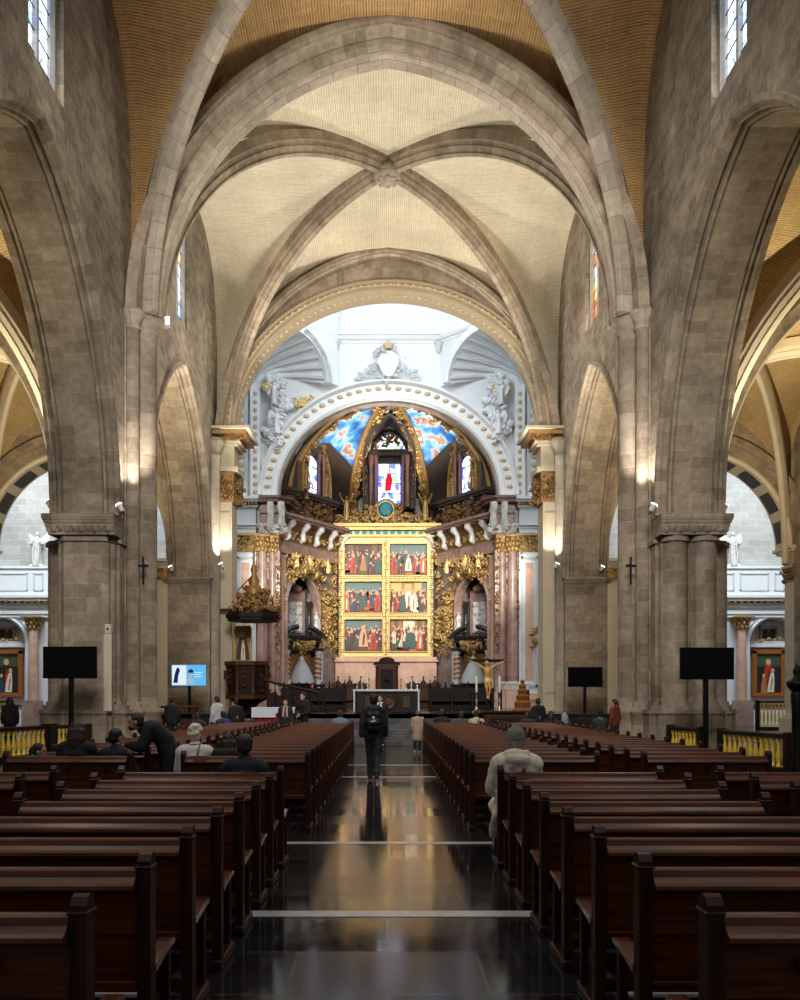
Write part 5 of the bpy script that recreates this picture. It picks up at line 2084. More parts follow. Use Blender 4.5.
# credence shelf carrying them
root = thing('gradine', 'long low dark shelf below the altarpiece, carrying thin candles', 'shelf', (0, 59, ZP))
MB().bbox(-3.3, 3.3, 58.8, 59.3, 1.85, 2.0, .02).build('top', M['darkwood'], root)
MB().bbox(-3.2, 3.2, 58.85, 59.3, ZP, 1.85, .02).build('body', M['darkwood'], root)


# ---- choir stalls
def stall(label, x, y):
    root = thing('choir_stall', label, 'stall', (x, y, ZP), 'choir stalls below the altarpiece')
    MB().bbox(x - .36, x + .36, y, y + .08, ZP, 2.35, .02).build('back_panel', M['midwood'], root)
    mb = MB()
    pts = [(-.4, 0), (.4, 0), (.4, .12), (.3, .2), (.22, .16), (.14, .28), (.07, .34), (0, .52), (-.07, .34), (-.14, .28), (-.22, .16), (-.3, .2), (-.4, .12)]
    mb.prism(pts, -.06, .06, M=Matrix.Translation((x, y + .02, 2.35)) @ Matrix.Rotation(PI / 2, 4, 'X'))
    mb.ball((x, y + .02, 2.9), (.06, .06, .07), 8, 6)
    mb.build('crest', M['midwood'], root)
    mb = MB()
    for e in (-1, 1):
        mb.bbox(x + e * .36 - .04, x + e * .36 + .04, y - .5, y + .08, ZP, 1.75, .02)
    mb.build('arm_panel', M['darkwood'], root)
    MB().bbox(x - .33, x + .33, y - .45, y, 1.48, 1.55, .015).build('seat', M['midwood'], root)


for i, px in enumerate((338, 349.5, 361, 412, 423.5, 435)):
    stall(f'carved wooden choir stall with a pointed crest, {ORD[i]} from the left of six', P(px, 690, 57.6).x, 57.6)
root = thing('tabernacle_throne', 'tall dark carved wooden throne with arched top in front of the altarpiece base', 'throne', (-.1, 58.2, ZP))
MB().bbox(-.68, .6, 58.0, 58.4, ZP, 3.7, .03).build('back', M['midwood'], root)
mb = MB()
mb.prism([(-.82, 0), (.82, 0), (.82, .14), (.6, .2)] + [(.5 * math.cos(PI * i / 10), .2 + .3 * math.sin(PI * i / 10)) for i in range(11)] + [(-.6, .2), (-.82, .14)], -.26, .1, M=Matrix.Translation((-.04, 58.2, 3.65)) @ Matrix.Rotation(PI / 2, 4, 'X'))
mb.build('pediment', M['darkwood'], root)
mb = MB()
for x in (-.66, .58):
    mb.lathe([(.1, ZP), (.1, 1.6), (.06, 1.7), (.08, 2.6), (.06, 3.4), (.11, 3.6)], 10, M=Matrix.Translation((x, 57.95, 0)))
mb.build('colonnette', M['midwood'], root)
mb = MB()
mb.bbox(-.4, .32, 57.95, 58.02, 2.0, 3.4, .02)
mb.lathe([(.14, 0), (.16, .02), (.05, .06)], 12, M=Matrix.Translation((-.04, 57.95, 2.75)) @ Matrix.Rotation(PI / 2, 4, 'X'))
mb.build('carved_panel', M['darkwood'], root)

# ---- pulpit
root = thing('pulpit', 'dark carved wooden pulpit beside the left crossing pier', 'pulpit', (-6.2, 42.5, 0))
oc = lambda r, k=8, a=PI / 8: [(r * math.cos(2 * PI * i / k + a), r * math.sin(2 * PI * i / k + a)) for i in range(k)]
T = local(-6.25, 42.5)
mb = MB()
mb.prism(oc(.95), 1.75, 3.15, M=T)
mb.build('drum', M['darkwood'], root)
mb = MB()
mb.prism(oc(1.06), 3.1, 3.28, M=T)
mb.prism(oc(1.02), 1.62, 1.8, M=T)
for i in range(8):
    a = 2 * PI * i / 8 + PI / 8
    mb.lathe([(.07, 1.8), (.09, 1.95), (.05, 2.05), (.06, 2.9), (.09, 3.1)], 8, M=T @ Matrix.Translation((.93 * math.cos(a), .93 * math.sin(a), 0)))
mb.build('moulding', M['midwood'], root)
rnd = random.Random(9)
for i in range(8):
    mb = MB()
    a = 2 * PI * (i + .5) / 8 + PI / 8
    c = T @ Vector((.9 * math.cos(a), .9 * math.sin(a), 2.45))
    carved(mb, [c + Vector((0, 0, -.4)), c + Vector((0, 0, .4))], .16, 16, rnd)
    mb.build('carved_panel', M['midwood'], root)
mb = MB()
mb.lathe([(.5, 0), (.5, .12), (.3, .25), (.22, .5), (.22, 1.0), (.5, 1.4), (.95, 1.64)], 16, M=T)
mb.build('foot', M['darkwood'], root)
root = thing('pulpit_canopy', 'dark wooden sounding board crowned with gilt carving, hanging above the pulpit', 'canopy', (-6.0, 42.5, 5.1))
T = local(-5.98, 42.5)
mb = MB()
mb.prism(oc(1.2), 5.08, 5.2, M=T)
mb.prism(oc(1.28), 5.2, 5.38, M=T)
mb.prism(oc(1.15), 5.38, 5.48, M=T)
mb.build('board', M['darkwood'], root)
mb = MB()
for i in range(8):
    a = 2 * PI * i / 8 + PI / 8
    c = T @ Vector((1.05 * math.cos(a), 1.05 * math.sin(a), 5.5))
    carved(mb, [c, T @ Vector((.25 * math.cos(a), .25 * math.sin(a), 6.5))], .26, 18, rnd)
    carved(mb, [c, T @ Vector((1.05 * math.cos(a + .78), 1.05 * math.sin(a + .78), 5.55))], .24, 9, rnd)
mb.lathe([(.4, 5.48), (.3, 6.1), (.42, 6.5), (.2, 6.7), (.26, 6.9), (.1, 7.2), (.16, 7.4), (.05, 7.7), (.03, 8.6)], 12, M=T)
mb.build('gilt_crown', M['golddark'], root)
mb = MB()
mb.tube([T @ Vector((-.9, 1.2, 6.6)), T @ Vector((0, 0, 7.2))], .025, 6)
mb.box(-8, -6.9, 43.5, 43.7, 5.6, 5.75)
mb.build('stay', M['metal'], root)

# ---- painting of a saint under the canopy
a, b_ = P(235, 627, 43.7), P(250.5, 661, 43.7)
root = thing('framed_painting', 'framed painting of a black cloaked standing figure under the pulpit canopy', 'painting', (a.x, 43.7, b_.z))
mb = MB()
for q in ((a.x - .06, a.x + .04, b_.z, a.z), (b_.x - .04, b_.x + .06, b_.z, a.z), (a.x, b_.x, a.z - .04, a.z + .06), (a.x, b_.x, b_.z - .06, b_.z + .04)):
    mb.bbox(q[0], q[1], 43.62, 43.74, q[2], q[3], .015)
mb.build('frame', M['gold'], root)
mb = MB()
mb.box(a.x, b_.x, 43.7, 43.74, b_.z, a.z, 8)
cx = (a.x + b_.x) / 2
robed(mb, cx, 43.69, b_.z + .05, 1.3, 6, 9, 0, .46)
robed(mb, cx + .02, 43.68, b_.z + .05, .95, 5, 9, 0, .22)
mb.build('canvas', PAINT, root)

# ---- table with white and red cloth
root = thing('offering_table', 'table with white top cloth and red frontal left of the steps', 'table', (-4.0, 33.9, 0))
MB().bbox(-4.75, -3.3, 33.6, 34.5, 1.24, 1.3, .01).build('tabletop', M['midwood'], root)
mb = MB()
mb.bbox(-4.8, -3.25, 33.55, 34.55, 1.3, 1.33, .008)
mb.box(-4.8, -3.25, 33.54, 33.56, 1.13, 1.32)
mb.prism([(-4.8, 33.5), (-3.95, 33.5), (-3.98, 33.54), (-4.8, 33.54)], .98, 1.33)
mb.build('white_cloth', M['whitecloth'], root)
mb = MB()
pts = [(-4.7 + i * .07, 33.6 + .025 * math.sin(i * 1.7)) for i in range(20)]
mb.prism(pts + [(pts[-1][0], 33.68), (pts[0][0], 33.68)], .05, 1.2)
mb.build('red_frontal', M['redcloth'], root)
for x in (-4.68, -3.37):
    for y in (33.75, 34.4):
        MB().bbox(x - .04, x + .04, y - .04, y + .04, 0, 1.24, .008).build('leg', M['midwood'], root)
# dark stair and rails of the pulpit
root = thing('pulpit_stair', 'dark wooden stair rail curving down from the pulpit', 'stair', (-4.6, 41, ZP))
mb = MB()
for i in range(6):
    mb.bbox(-5.3 + i * .4, -4.9 + i * .4, 41.6, 42.4, ZP, 1.9 - .12 * i, .02)
mb.build('step_block', M['darkwood'], root)
mb = MB()
pth = [Vector((-5.4 + i * .4, 41.55, 2.45 - .1 * i - .02 * math.sin(i))) for i in range(7)]
mb.tube(pth, .06, 8)
mb.build('handrail', M['darkwood'], root)
for i in range(7):
    x = -5.3 + .38 * i
    MB().lathe([(.03, 0), (.045, .2), (.02, .35), (.03, .62)], 8, M=Matrix.Translation((x, 41.55, 1.8 - .09 * i))).build('baluster', M['darkwood'], root)
# low dark choir rail across the presbytery, both sides
for s, side in ((-1, 'left'), (1, 'right')):
    root = thing('choir_bench', f'low dark wooden choir bench on the {side} of the altar', 'bench', (s * 3.6, 46, ZP))
    MB().bbox(min(s * 2.0, s * 5.2), max(s * 2.0, s * 5.2), 46.4, 46.5, ZP, 2.15, .02).build('backrest', M['darkwood'], root)
    MB().bbox(min(s * 2.0, s * 5.2), max(s * 2.0, s * 5.2), 45.95, 46.45, 1.48, 1.55, .02).build('seat', M['darkwood'], root)
    for k in range(4):
        x = s * (2.1 + k * 1.0)
        MB().bbox(x - .06, x + .06, 45.9, 46.5, ZP, 1.95, .02).build('end_panel', M['darkwood'], root)
    mb = MB()
    for k in range(9):
        mb.lathe([(.05, 2.15), (.07, 2.2), (.02, 2.32), (.05, 2.38), (.01, 2.45)], 8, M=Matrix.Translation((s * (2.1 + k * .37), 46.45, 0)))
    mb.build('finial', M['darkwood'], root)

# ---- crucifix with candles, on the presbytery edge
CXX, CXY = 3.78, 36.0
root = thing('crucifix', 'standing black cross with a carved golden figure, right of the altar', 'crucifix', (CXX, CXY, ZP))
mb = MB()
mb.bbox(CXX - .06, CXX + .06, CXY, CXY + .08, ZP + .1, 3.16, .01)
mb.bbox(CXX - .72, CXX + .72, CXY, CXY + .08, 3.02, 3.14, .01)
mb.bbox(CXX - .2, CXX + .2, CXY - .16, CXY + .22, ZP, ZP + .14, .02)
mb.build('cross', M['black'], root)
mb = MB()
for s in (-1, 1):
    mb.capsule((CXX + s * .13, CXY - .1, 2.78), (CXX + s * .4, CXY - .07, 2.96), .05, .036, 10)
    mb.capsule((CXX + s * .4, CXY - .07, 2.96), (CXX + s * .64, CXY - .04, 3.06), .036, .026, 10)
    mb.ball((CXX + s * .68, CXY - .03, 3.08), (.045, .025, .03), 8, 5)
    mb.capsule((CXX + s * .06, CXY - .08, 2.32), (CXX + s * .07 + .03, CXY - .16, 2.02), .075, .052, 10)
    mb.capsule((CXX + s * .07 + .03, CXY - .16, 2.02), (CXX + s * .03 + .02, CXY - .08, 1.72), .052, .032, 10)
    mb.capsule((CXX + s * .03 + .02, CXY - .08, 1.72), (CXX + s * .025 + .02, CXY - .13, 1.64), .034, .026, 8)
mb.capsule((CXX, CXY - .08, 2.38), (CXX, CXY - .1, 2.68), .115, .145, 14)
mb.capsule((CXX, CXY - .1, 2.72), (CXX - .02, CXY - .12, 2.92), .075, .05, 10)
mb.ball((CXX - .03, CXY - .14, 2.98), (.075, .085, .1), 12, 8)
body = mb.build('figure', M['carvedflesh'] if 'carvedflesh' in M else plain('gilded_carved_flesh', 'C89B5E', .45, noise=.15), root)
rm = body.modifiers.new('join', 'REMESH')
rm.mode = 'VOXEL'
rm.voxel_size = .014
mb = MB()
mb.lathe([(.12, 2.22), (.14, 2.3), (.13, 2.42), (.1, 2.44)], 12, M=Matrix.Translation((CXX, CXY - .08, 0)))
mb.tube([(CXX + .1, CXY - .15, 2.36), (CXX + .2, CXY - .17, 2.25), (CXX + .16, CXY - .16, 2.05)], [.04, .035, .02], 8)
mb.build('loincloth', M['goldleaf'], root)
for px, pt, pb, lab in ((476.5, 676, 708, 'tall white candle on a silver stand, left of the crucifix'), (499.5, 676, 708, 'tall white candle on a silver stand, right of the crucifix')):
    a, b_ = P(px, pt, CXY - .1), P(px, pb, CXY - .1)
    root = thing('floor_candle', lab, 'candle', (a.x, CXY - .1, ZP))
    T = Matrix.Translation((a.x, CXY - .1, 0))
    MB().lathe([(.17, ZP), (.17, ZP + .05), (.06, ZP + .16), (.035, ZP + .3), (.06, ZP + .42), (.03, ZP + .55), (.03, ZP + .75), (.07, ZP + .8)], 14, M=T).build('stand', M['silver'], root)
    MB().lathe([(.04, ZP + .8), (.04, a.z - .02), (.008, a.z)], 12, M=T).build('candle', M['wax'], root)
root = thing('credence_table', 'pale marble topped credence table right of the crucifix', 'table', (5.1, 38.4, ZP))
MB().bbox(4.45, 5.75, 38.1, 38.7, 2.18, 2.28, .02).build('tabletop', M['whitemarble'], root)
MB().bbox(4.5, 5.7, 38.12, 38.68, 1.98, 2.18, .02).build('apron', M['whitemarble'], root)
for x in (4.55, 5.65):
    for y in (38.2, 38.6):
        MB().bbox(x - .05, x + .05, y - .05, y + .05, ZP, 1.98, .01).build('leg', M['darkwood'], root)
root = thing('wooden_lectern_box', 'low brown wooden kneeler box before the crucifix', 'kneeler', (4.0, 32.3, 0))
MB().bbox(3.3, 4.75, 32.2, 32.9, 0, 1.15, .03).build('body', M['midwood'], root)
MB().bbox(3.22, 4.83, 32.1, 33.0, 1.15, 1.23, .02).build('top', M['darkwood'], root)
MB().bbox(3.45, 4.6, 32.17, 32.21, .2, 1.0, .02).build('front_panel', M['darkwood'], root)
root = thing('candle_stand', 'stepped turned wooden paschal candle stand by the right crossing pilaster', 'stand', (5.2, 36.6, ZP))
mb = MB()
T = Matrix.Translation((5.2, 36.6, 0))
mb.lathe([(.42, ZP), (.42, ZP + .12), (.3, ZP + .22), (.32, ZP + .4), (.22, ZP + .5), (.25, ZP + .62), (.26, ZP + .66), (.16, ZP + .74), (.19, ZP + .86), (.12, ZP + .95), (.14, ZP + 1.06), (.06, ZP + 1.14), (.09, ZP + 1.22), (.03, ZP + 1.3)], 8, M=T, smooth=False)
mb.build('turned_body', M['woodamber'] if 'woodamber' in M else wood('amber_wood', '6A3E1C', '8C5A2C', .4, 2, .2), root)
# flowers and red lamp on the left side altar
root = thing('flower_arrangement', 'low green and white flower arrangement left of the altar', 'flowers', P(321, 692, 54))
c = P(318, 690, 54)
rnd = random.Random(2)
mb = MB()
mb.lathe([(.2, ZP), (.26, ZP + .3), (.22, ZP + .62)], 12, M=Matrix.Translation((c.x, 54, 0)))
mb.build('pot', M['darkwood'], root)
mb = MB()
for i in range(70):
    v = Vector((rnd.uniform(-1, 1), rnd.uniform(-.6, .6), rnd.uniform(-.5, .6)))
    p_ = Vector((c.x, 54, ZP + .8)) + v * .5
    R = Matrix.Translation(p_) @ Matrix.Rotation(rnd.uniform(0, 6), 4, v.normalized())
    mb.add([(0, 0, -.1), (.05, .02, 0), (0, 0, .13), (-.05, .02, 0)], [(0, 1, 2, 3)], M=R)
mb.build('leaves', plain('leaf_green', '31502A', .6), root)
for i in range(9):
    v = Vector((rnd.uniform(-.4, .4), -.3, rnd.uniform(.6, 1.2)))
    mb = MB()
    mb.ball(Vector((c.x, 54, ZP)) + v, (.07, .07, .06), 8, 5)
    mb.build('blossom', M['wax'], root)
c = P(312.5, 689, 53.5)
root = thing('sanctuary_candle', 'red glass votive candle beside the flowers left of the altar', 'candle', (c.x, 53.5, ZP))
MB().lathe([(.12, ZP), (.12, ZP + .05), (.04, ZP + .12), (.04, c.z - .42), (.1, c.z - .36)], 12, M=Matrix.Translation((c.x, 53.5, 0))).build('stand', M['metal'], root)
MB().lathe([(.1, c.z - .36), (.12, c.z - .2), (.12, c.z + .2), (.1, c.z + .25)], 12, M=Matrix.Translation((c.x, 53.5, 0))).build('red_glass', plain('red_votive_glass', 'B01820', .2), root)

# ---- floodlights on the piers
def floodlight(label, px, py, Y, up=True):
    c = P(px, py, Y)
    root = thing('floodlight', label, 'lamp', c)
    R = Matrix.Translation(c) @ Matrix.Rotation(-.5 if c.x < 0 else .5, 4, 'Y') @ Matrix.Scale(.75, 4)
    MB().lathe([(.07, -.2), (.1, -.16), (.12, .1), (.14, .14)], 14, M=R).build('housing', M['lampmetal'], root)
    MB().lathe([(.13, .1), (.13, .125)], 14, M=R).build('lens', M['lens'], root)
    mb = MB()
    mb.tube([c + Vector((0, .02, -.05)), c + Vector((0, .2, -.12)), c + Vector((0, .5, -.12))], .025, 6)
    mb.build('bracket', M['metal'], root)


M['lens'] = glow('lamp_lens', 'FFF3DA', 9)
FL = [(120, 507, 27.8, 'nave face of the left pier'), (653, 507, 27.8, 'nave face of the right pier'), (49, 503, 28.4, 'aisle side of the left pier'), (724.5, 507, 28.4, 'aisle side of the right pier'),
      (221.5, 565, 42.6, 'nave face of the left crossing pier'), (556.5, 565, 42.6, 'nave face of the right crossing pier'), (171, 568, 42.5, 'aisle side of the left crossing pier'), (602, 568, 42.5, 'aisle side of the right crossing pier')]
for px, py, Y, w_ in FL:
    floodlight(f'small white floodlight on the {w_}', px, py, Y)
# ---- small fittings
M['greyplastic'] = plain('grey_plastic', '9A9A98', .5)
c = P(167, 322, 30.3)
root = thing('loudspeaker', 'small white box loudspeaker on the left wall beside the shaft capital', 'loudspeaker', c)
MB().bbox(-.1, .1, -.14, .1, -.16, .16, .02, M=local(c.x, c.y, c.z, .2)).build('casing', M['greyplastic'], root)
MB().box(-.08, .08, -.145, -.14, -.13, .13, M=local(c.x, c.y, c.z, .2)).build('grille', M['silver'], root)
for px, py, Y, lab in ((108, 629, 27.7, 'small cream plaque on the front of the left pier'),):
    c = P(px, py, Y)
    root = thing('plaque', lab, 'plaque', c)
    MB().bbox(c.x - .09, c.x + .09, Y - .03, Y + .1, c.z - .14, c.z + .14, .01).build('plate', M['cream'], root)
    MB().ball((c.x, Y - .035, c.z), (.035, .01, .045), 8, 5).build('emblem', M['black'], root)
    MB().bbox(c.x - .13, c.x + .1, Y - .02, Y + .06, c.z - 2.4, c.z - .15, .01).build('cable_cover', M['cream'], root)
for px, side in ((143.5, 'left'), (630.5, 'right')):
    c = P(px, 570, 28.9)
    root = thing('wall_cross', f'small black iron cross fixed to the tall shaft of the {side} pier', 'cross', c)
    MB().bbox(c.x - .03, c.x + .03, c.y - .06, c.y, c.z - .45, c.z + .4, .01).bbox(c.x - .16, c.x + .16, c.y - .06, c.y, c.z + .08, c.z + .16, .01).build('cross_bars', M['metal'], root)
    MB().tube([c + Vector((0, -.03, .2)), c + Vector((0, .25, .2))], .02, 6).build('pin', M['metal'], root)
c = P(535, 634, 55.3)
root = thing('wall_sconce', 'gilt wall sconce on the pink panel of the right white pilaster', 'lamp', c)
mb = MB()
carved(mb, [c + Vector((-.1, 0, -.5)), c + Vector((.1, 0, .3))], .3, 24, random.Random(1))
mb.build('gilt_plate', M['gold'], root)
MB().tube([c + Vector((.1, -.05, .1)), c + Vector((.6, -.3, .25)), c + Vector((.95, -.5, .3))], .03, 6).build('arm', M['golddark'], root)

# ---- chapel altars in the transept
def chapel_altar(label, x, seed):
    root = thing('chapel_altar', label, 'altar', (x, YT + .6, 0))
    y = YT + .7
    MB().box(x - 1.55, x + 1.55, y + .3, y + .4, .9, 6.6).build('backing', M['offwhite'], root)
    mb = MB()
    for a, b_, c, d in ((x - 1.05, x - .75, 1.9, 4.6), (x + .75, x + 1.05, 1.9, 4.6), (x - 1.05, x + 1.05, 4.35, 4.65), (x - 1.05, x + 1.05, 1.7, 1.95)):
        mb.bbox(a, b_, y, y + .25, c, d, .03)
    mb.build('frame', M['woodamber'] if 'woodamber' in M else M['midwood'], root)
    mb = MB()
    mb.box(x - .76, x + .76, y + .15, y + .2, 1.9, 4.4, 6)
    robed(mb, x - .05, y + .14, 2.0, 2.1, 0 if seed == 1 else 6, 9, .02, .34)
    robed(mb, x + .12, y + .13, 2.0, 1.5, 5, 9, .1, .28)
    robed(mb, x - .3, y + .12, 1.95, 1.2, 8 if seed == 1 else 1, 9, 0, .3)
    mb.add([(x - .76, y + .145, 3.6), (x + .76, y + .145, 3.6), (x + .76, y + .145, 4.4), (x - .76, y + .145, 4.4)], [(0, 1, 2, 3)], 7)
    mb.build('painted_canvas', PAINT, root)
    mb = MB()
    mb.bbox(x - 1.3, x + 1.3, y - .1, y + .3, 4.75, 4.95, .03)
    mb.bbox(x - 1.2, x + 1.2, y, y + .3, 4.95, 5.15, .03)
    mb.build('cornice', M['white'], root)
    mb = MB()
    for a, b_, c, d in ((x - .55, x - .42, 5.2, 6.05), (x + .42, x + .55, 5.2, 6.05), (x - .55, x + .55, 5.92, 6.08), (x - .55, x + .55, 5.15, 5.3)):
        mb.bbox(a, b_, y + .05, y + .25, c, d, .02)
    mb.build('upper_frame', M['pink'], root)
    mb = MB()
    mb.box(x - .43, x + .43, y + .15, y + .2, 5.28, 5.95, 6)
    robed(mb, x, y + .14, 5.3, .6, 3, 9, 0, .5)
    mb.build('upper_canvas', PAINT, root)
    MB().bbox(x - 1.2, x + 1.2, y - .6, y + .3, 0, 1.2, .03).bbox(x - 1.3, x + 1.3, y - .7, y + .3, 1.2, 1.32, .02).build('altar_table', M['pink'], root)
    mb = MB()
    carved(mb, [(x - .9, y, 5.2), (x + .9, y, 5.2)], .18, 16, random.Random(seed))
    for e in (-1, 1):
        statue(mb, (x + e * 1.1, y, 5.15), .9)
    mb.build('carved_ornament', M['goldleaf'], root)
    # white arch mouldings round the niche
    mb = MB()
    arch_sweep(mb, (x, YT - .05, 5.0), (1, 0, 0), 1.5, 1.5, [(-.05, 0), (-.12, .1), (-.06, .2), (-.12, .3), (.1, .3), (.1, 0)], 16, leg=4)
    mb.build('arch_moulding', M['white'], root)
    return root


MATS['woodamber'] = wood('amber_frame_wood', '8A4E22', 'A8662E', .4, 2, .2)
for s, side in ((-1, 'left'), (1, 'right')):
    for j, xc in enumerate((23.6, 18.05, 12.5)):
        chapel_altar(f'chapel altar with a framed painting, {("outer", "middle", "inner")[j]} niche of the {side} transept', s * xc, 1 if s > 0 else 2)
# statues over the transept parapet
for s, side in ((-1, 'left'), (1, 'right')):
    c = P(37 if s < 0 else 733, 545, YT - .2)
    root = thing('wall_statue', f'pale statue standing on the {side} transept parapet', 'statue', (c.x, YT - .15, 9.65))
    mb = MB()
    statue(mb, (c.x, YT - .15, 9.65), 2.1, (0, -1), 0, 1)
    mb.build('figure', M['whitemarble'], root)
    MB().bbox(c.x - .4, c.x + .4, YT - .4, YT + .05, 9.63, 9.75, .02).build('plinth', M['white'], root)
# dark turned post at the right edge
root = thing('turned_post', 'tall dark turned wooden post with a knob at the right edge of the picture', 'post', (8.2, 19.0, 0))
c = P(797, 672, 18.6)
T = Matrix.Translation((c.x, 18.6, 0))
MB().bbox(c.x - .12, c.x + .12, 18.48, 18.72, 0, .12, .02).build('foot', M['black'], root)
MB().lathe([(.1, .12), (.12, .3), (.09, .4), (.1, 1.4), (.12, 1.75), (.1, 1.8)], 14, M=T).build('shaft', M['black'], root)
MB().lathe([(.1, 1.8), (.19, 1.92), (.2, 2.0), (.1, 2.06), (.05, 2.1), (.08, 2.18), (.06, 2.27), (.01, 2.34)], 14, M=T).build('knob', M['black'], root)
# prayer stand in the left aisle
root = thing('prayer_desk', 'wooden prayer desk by the left crossing pier', 'desk', (-7.7, 34, 0))
MB().bbox(-8.5, -6.9, 34.2, 34.8, 1.3, 1.38, .02).build('top', M['midwood'], root)
for x in (-8.4, -7.7, -7.0):
    MB().bbox(x - .05, x + .05, 34.25, 34.75, 0, 1.3, .01).build('leg', M['midwood'], root)
MB().bbox(-8.45, -6.95, 34.6, 34.66, .3, .9, .01).build('panel', M['midwood'], root)
# ================================================================== PEOPLE
M['skin'] = plain('skin', 'B98A70', .55)
M['skinpale'] = plain('pale_skin', 'C99F88', .55)
HAIR = {'black': plain('hair_black', '0E0B0A', .55), 'brown': plain('hair_brown', '2B1A10', .55), 'grey': plain('hair_grey', '8A8682', .6), 'blond': plain('hair_pale_blond', 'DCCFB2', .6, noise=.2, nscale=60)}


def vlen(a, b):
    return (Vector(b) - Vector(a)).length


def pose(kind):
    """joints of a 1.72 m figure facing +y; seat height .45"""
    if kind in ('stand', 'walk', 'bend'):
        J = dict(pel=(0, 0, .95), spi=(0, .0, 1.14), che=(0, .0, 1.32), nek=(0, .0, 1.47), hed=(0, .02, 1.60))
        for s, n in ((-1, 'l'), (1, 'r')):
            J['sh' + n], J['el' + n], J['wr' + n] = (s * .168, -.01, 1.375), (s * .215, -.03, 1.12), (s * .22, .06, .88)
            J['hp' + n], J['kn' + n], J['an' + n] = (s * .09, 0, .92), (s * .1, .02, .50), (s * .1, -.02, .08)
        if kind == 'walk':
            J['knl'], J['anl'] = (-.08, .14, .52), (-.07, .16, .10)
            J['knr'], J['anr'] = (.07, -.03, .49), (.06, -.30, .15)
            J['ell'], J['wrl'] = (-.22, -.10, 1.13), (-.235, -.08, .88)
            J['elr'], J['wrr'] = (.22, .0, 1.12), (.235, .12, .89)
        if kind == 'bend':
            J.update(spi=(0, .06, 1.12), che=(-.02, .20, 1.24), nek=(-.04, .34, 1.30), hed=(-.07, .44, 1.36))
            for s, n in ((-1, 'l'), (1, 'r')):
                J['sh' + n], J['el' + n], J['wr' + n] = (s * .18, .25, 1.27), (s * .24, .36, 1.02), (s * .07, .56, 1.04)
    else:
        J = dict(pel=(0, .02, .55), spi=(0, .02, .74), che=(0, .03, .92), nek=(0, .04, 1.07), hed=(0, .06, 1.20))
        for s, n in ((-1, 'l'), (1, 'r')):
            J['sh' + n], J['el' + n], J['wr' + n] = (s * .162, .03, .972), (s * .215, .12, .74), (s * .1, .34, .66)
            J['hp' + n], J['kn' + n], J['an' + n] = (s * .1, .05, .53), (s * .12, .46, .52), (s * .12, .44, .09)
        if kind == 'sitlow':
            J.update(che=(0, .08, .90), nek=(0, .14, 1.03), hed=(0, .21, 1.14))
    return {k: Vector(v) for k, v in J.items()}


WRK = bpy.data.textures.new('cloth_folds', 'CLOUDS')
WRK.noise_scale = .11
WRK.noise_depth = 2
TUFT = bpy.data.textures.new('hair_tufts', 'CLOUDS')
TUFT.noise_scale = .035
TUFT.noise_depth = 2


def folds(o, tex, amt):
    d = o.modifiers.new('folds', 'DISPLACE')
    d.texture = tex
    d.strength = amt
    d.mid_level = .5
    d.texture_coords = 'LOCAL'
    return o


def remesh(name, mb, mat, root, vox, smooth=2):
    o = mb.build(name, mat, root)
    m_ = o.modifiers.new('join', 'REMESH')
    m_.mode = 'VOXEL'
    m_.voxel_size = vox
    m_.use_smooth_shade = True
    if smooth:
        s_ = o.modifiers.new('relax', 'SMOOTH')
        s_.factor = .5
        s_.iterations = smooth
    return o


def bake(o):
    dg = bpy.context.evaluated_depsgraph_get()
    me = bpy.data.meshes.new_from_object(o.evaluated_get(dg))
    o.modifiers.clear()
    o.data = me
    return o


def ell(mb, c, r, T=None):
    mb.ball(c, r, 16, 10, M=T)


def hand(mb, wr, dr, palm, side, s=1.0, curl=.5):
    """palm with four unequal bent fingers and a thumb; dr = hand direction, palm = direction the palm faces"""
    dr, palm = Vector(dr).normalized(), Vector(palm)
    palm = (palm - dr * palm.dot(dr)).normalized()
    sd = dr.cross(palm).normalized() * side
    wr = Vector(wr)
    for k in (-1, -.33, .33, 1):                              # palm
        mb.capsule(wr + sd * .02 * k * s, wr + dr * .085 * s + sd * .029 * k * s, .016 * s, .013 * s, 8)
    for k, L in ((-1, .06), (-.33, .072), (.33, .078), (1, .07)):
        p0 = wr + dr * .085 * s + sd * .029 * k * s
        d1 = (dr + palm * curl * .5).normalized()
        d2 = (dr + palm * curl * 1.4).normalized()
        d3 = (dr * .7 + palm * curl * 2.2).normalized()
        p1 = p0 + d1 * L * .5 * s
        p2 = p1 + d2 * L * .32 * s
        p3 = p2 + d3 * L * .26 * s
        mb.tube([p0 - dr * .01, p0, p1, p2, p3, p3 + d3 * .004], [.0095 * s, .0092 * s, .0085 * s, .0075 * s, .0062 * s, .002], 7)
    t0 = wr + dr * .025 * s + sd * .028 * s
    t1 = t0 + (dr * .7 + sd * .7 + palm * .2).normalized() * .035 * s
    t2 = t1 + (dr * .95 + sd * .25 + palm * .3).normalized() * .03 * s
    mb.tube([t0 - sd * .01, t0, t1, t2, t2 + dr * .004], [.013 * s, .0125 * s, .0105 * s, .008 * s, .003], 7)


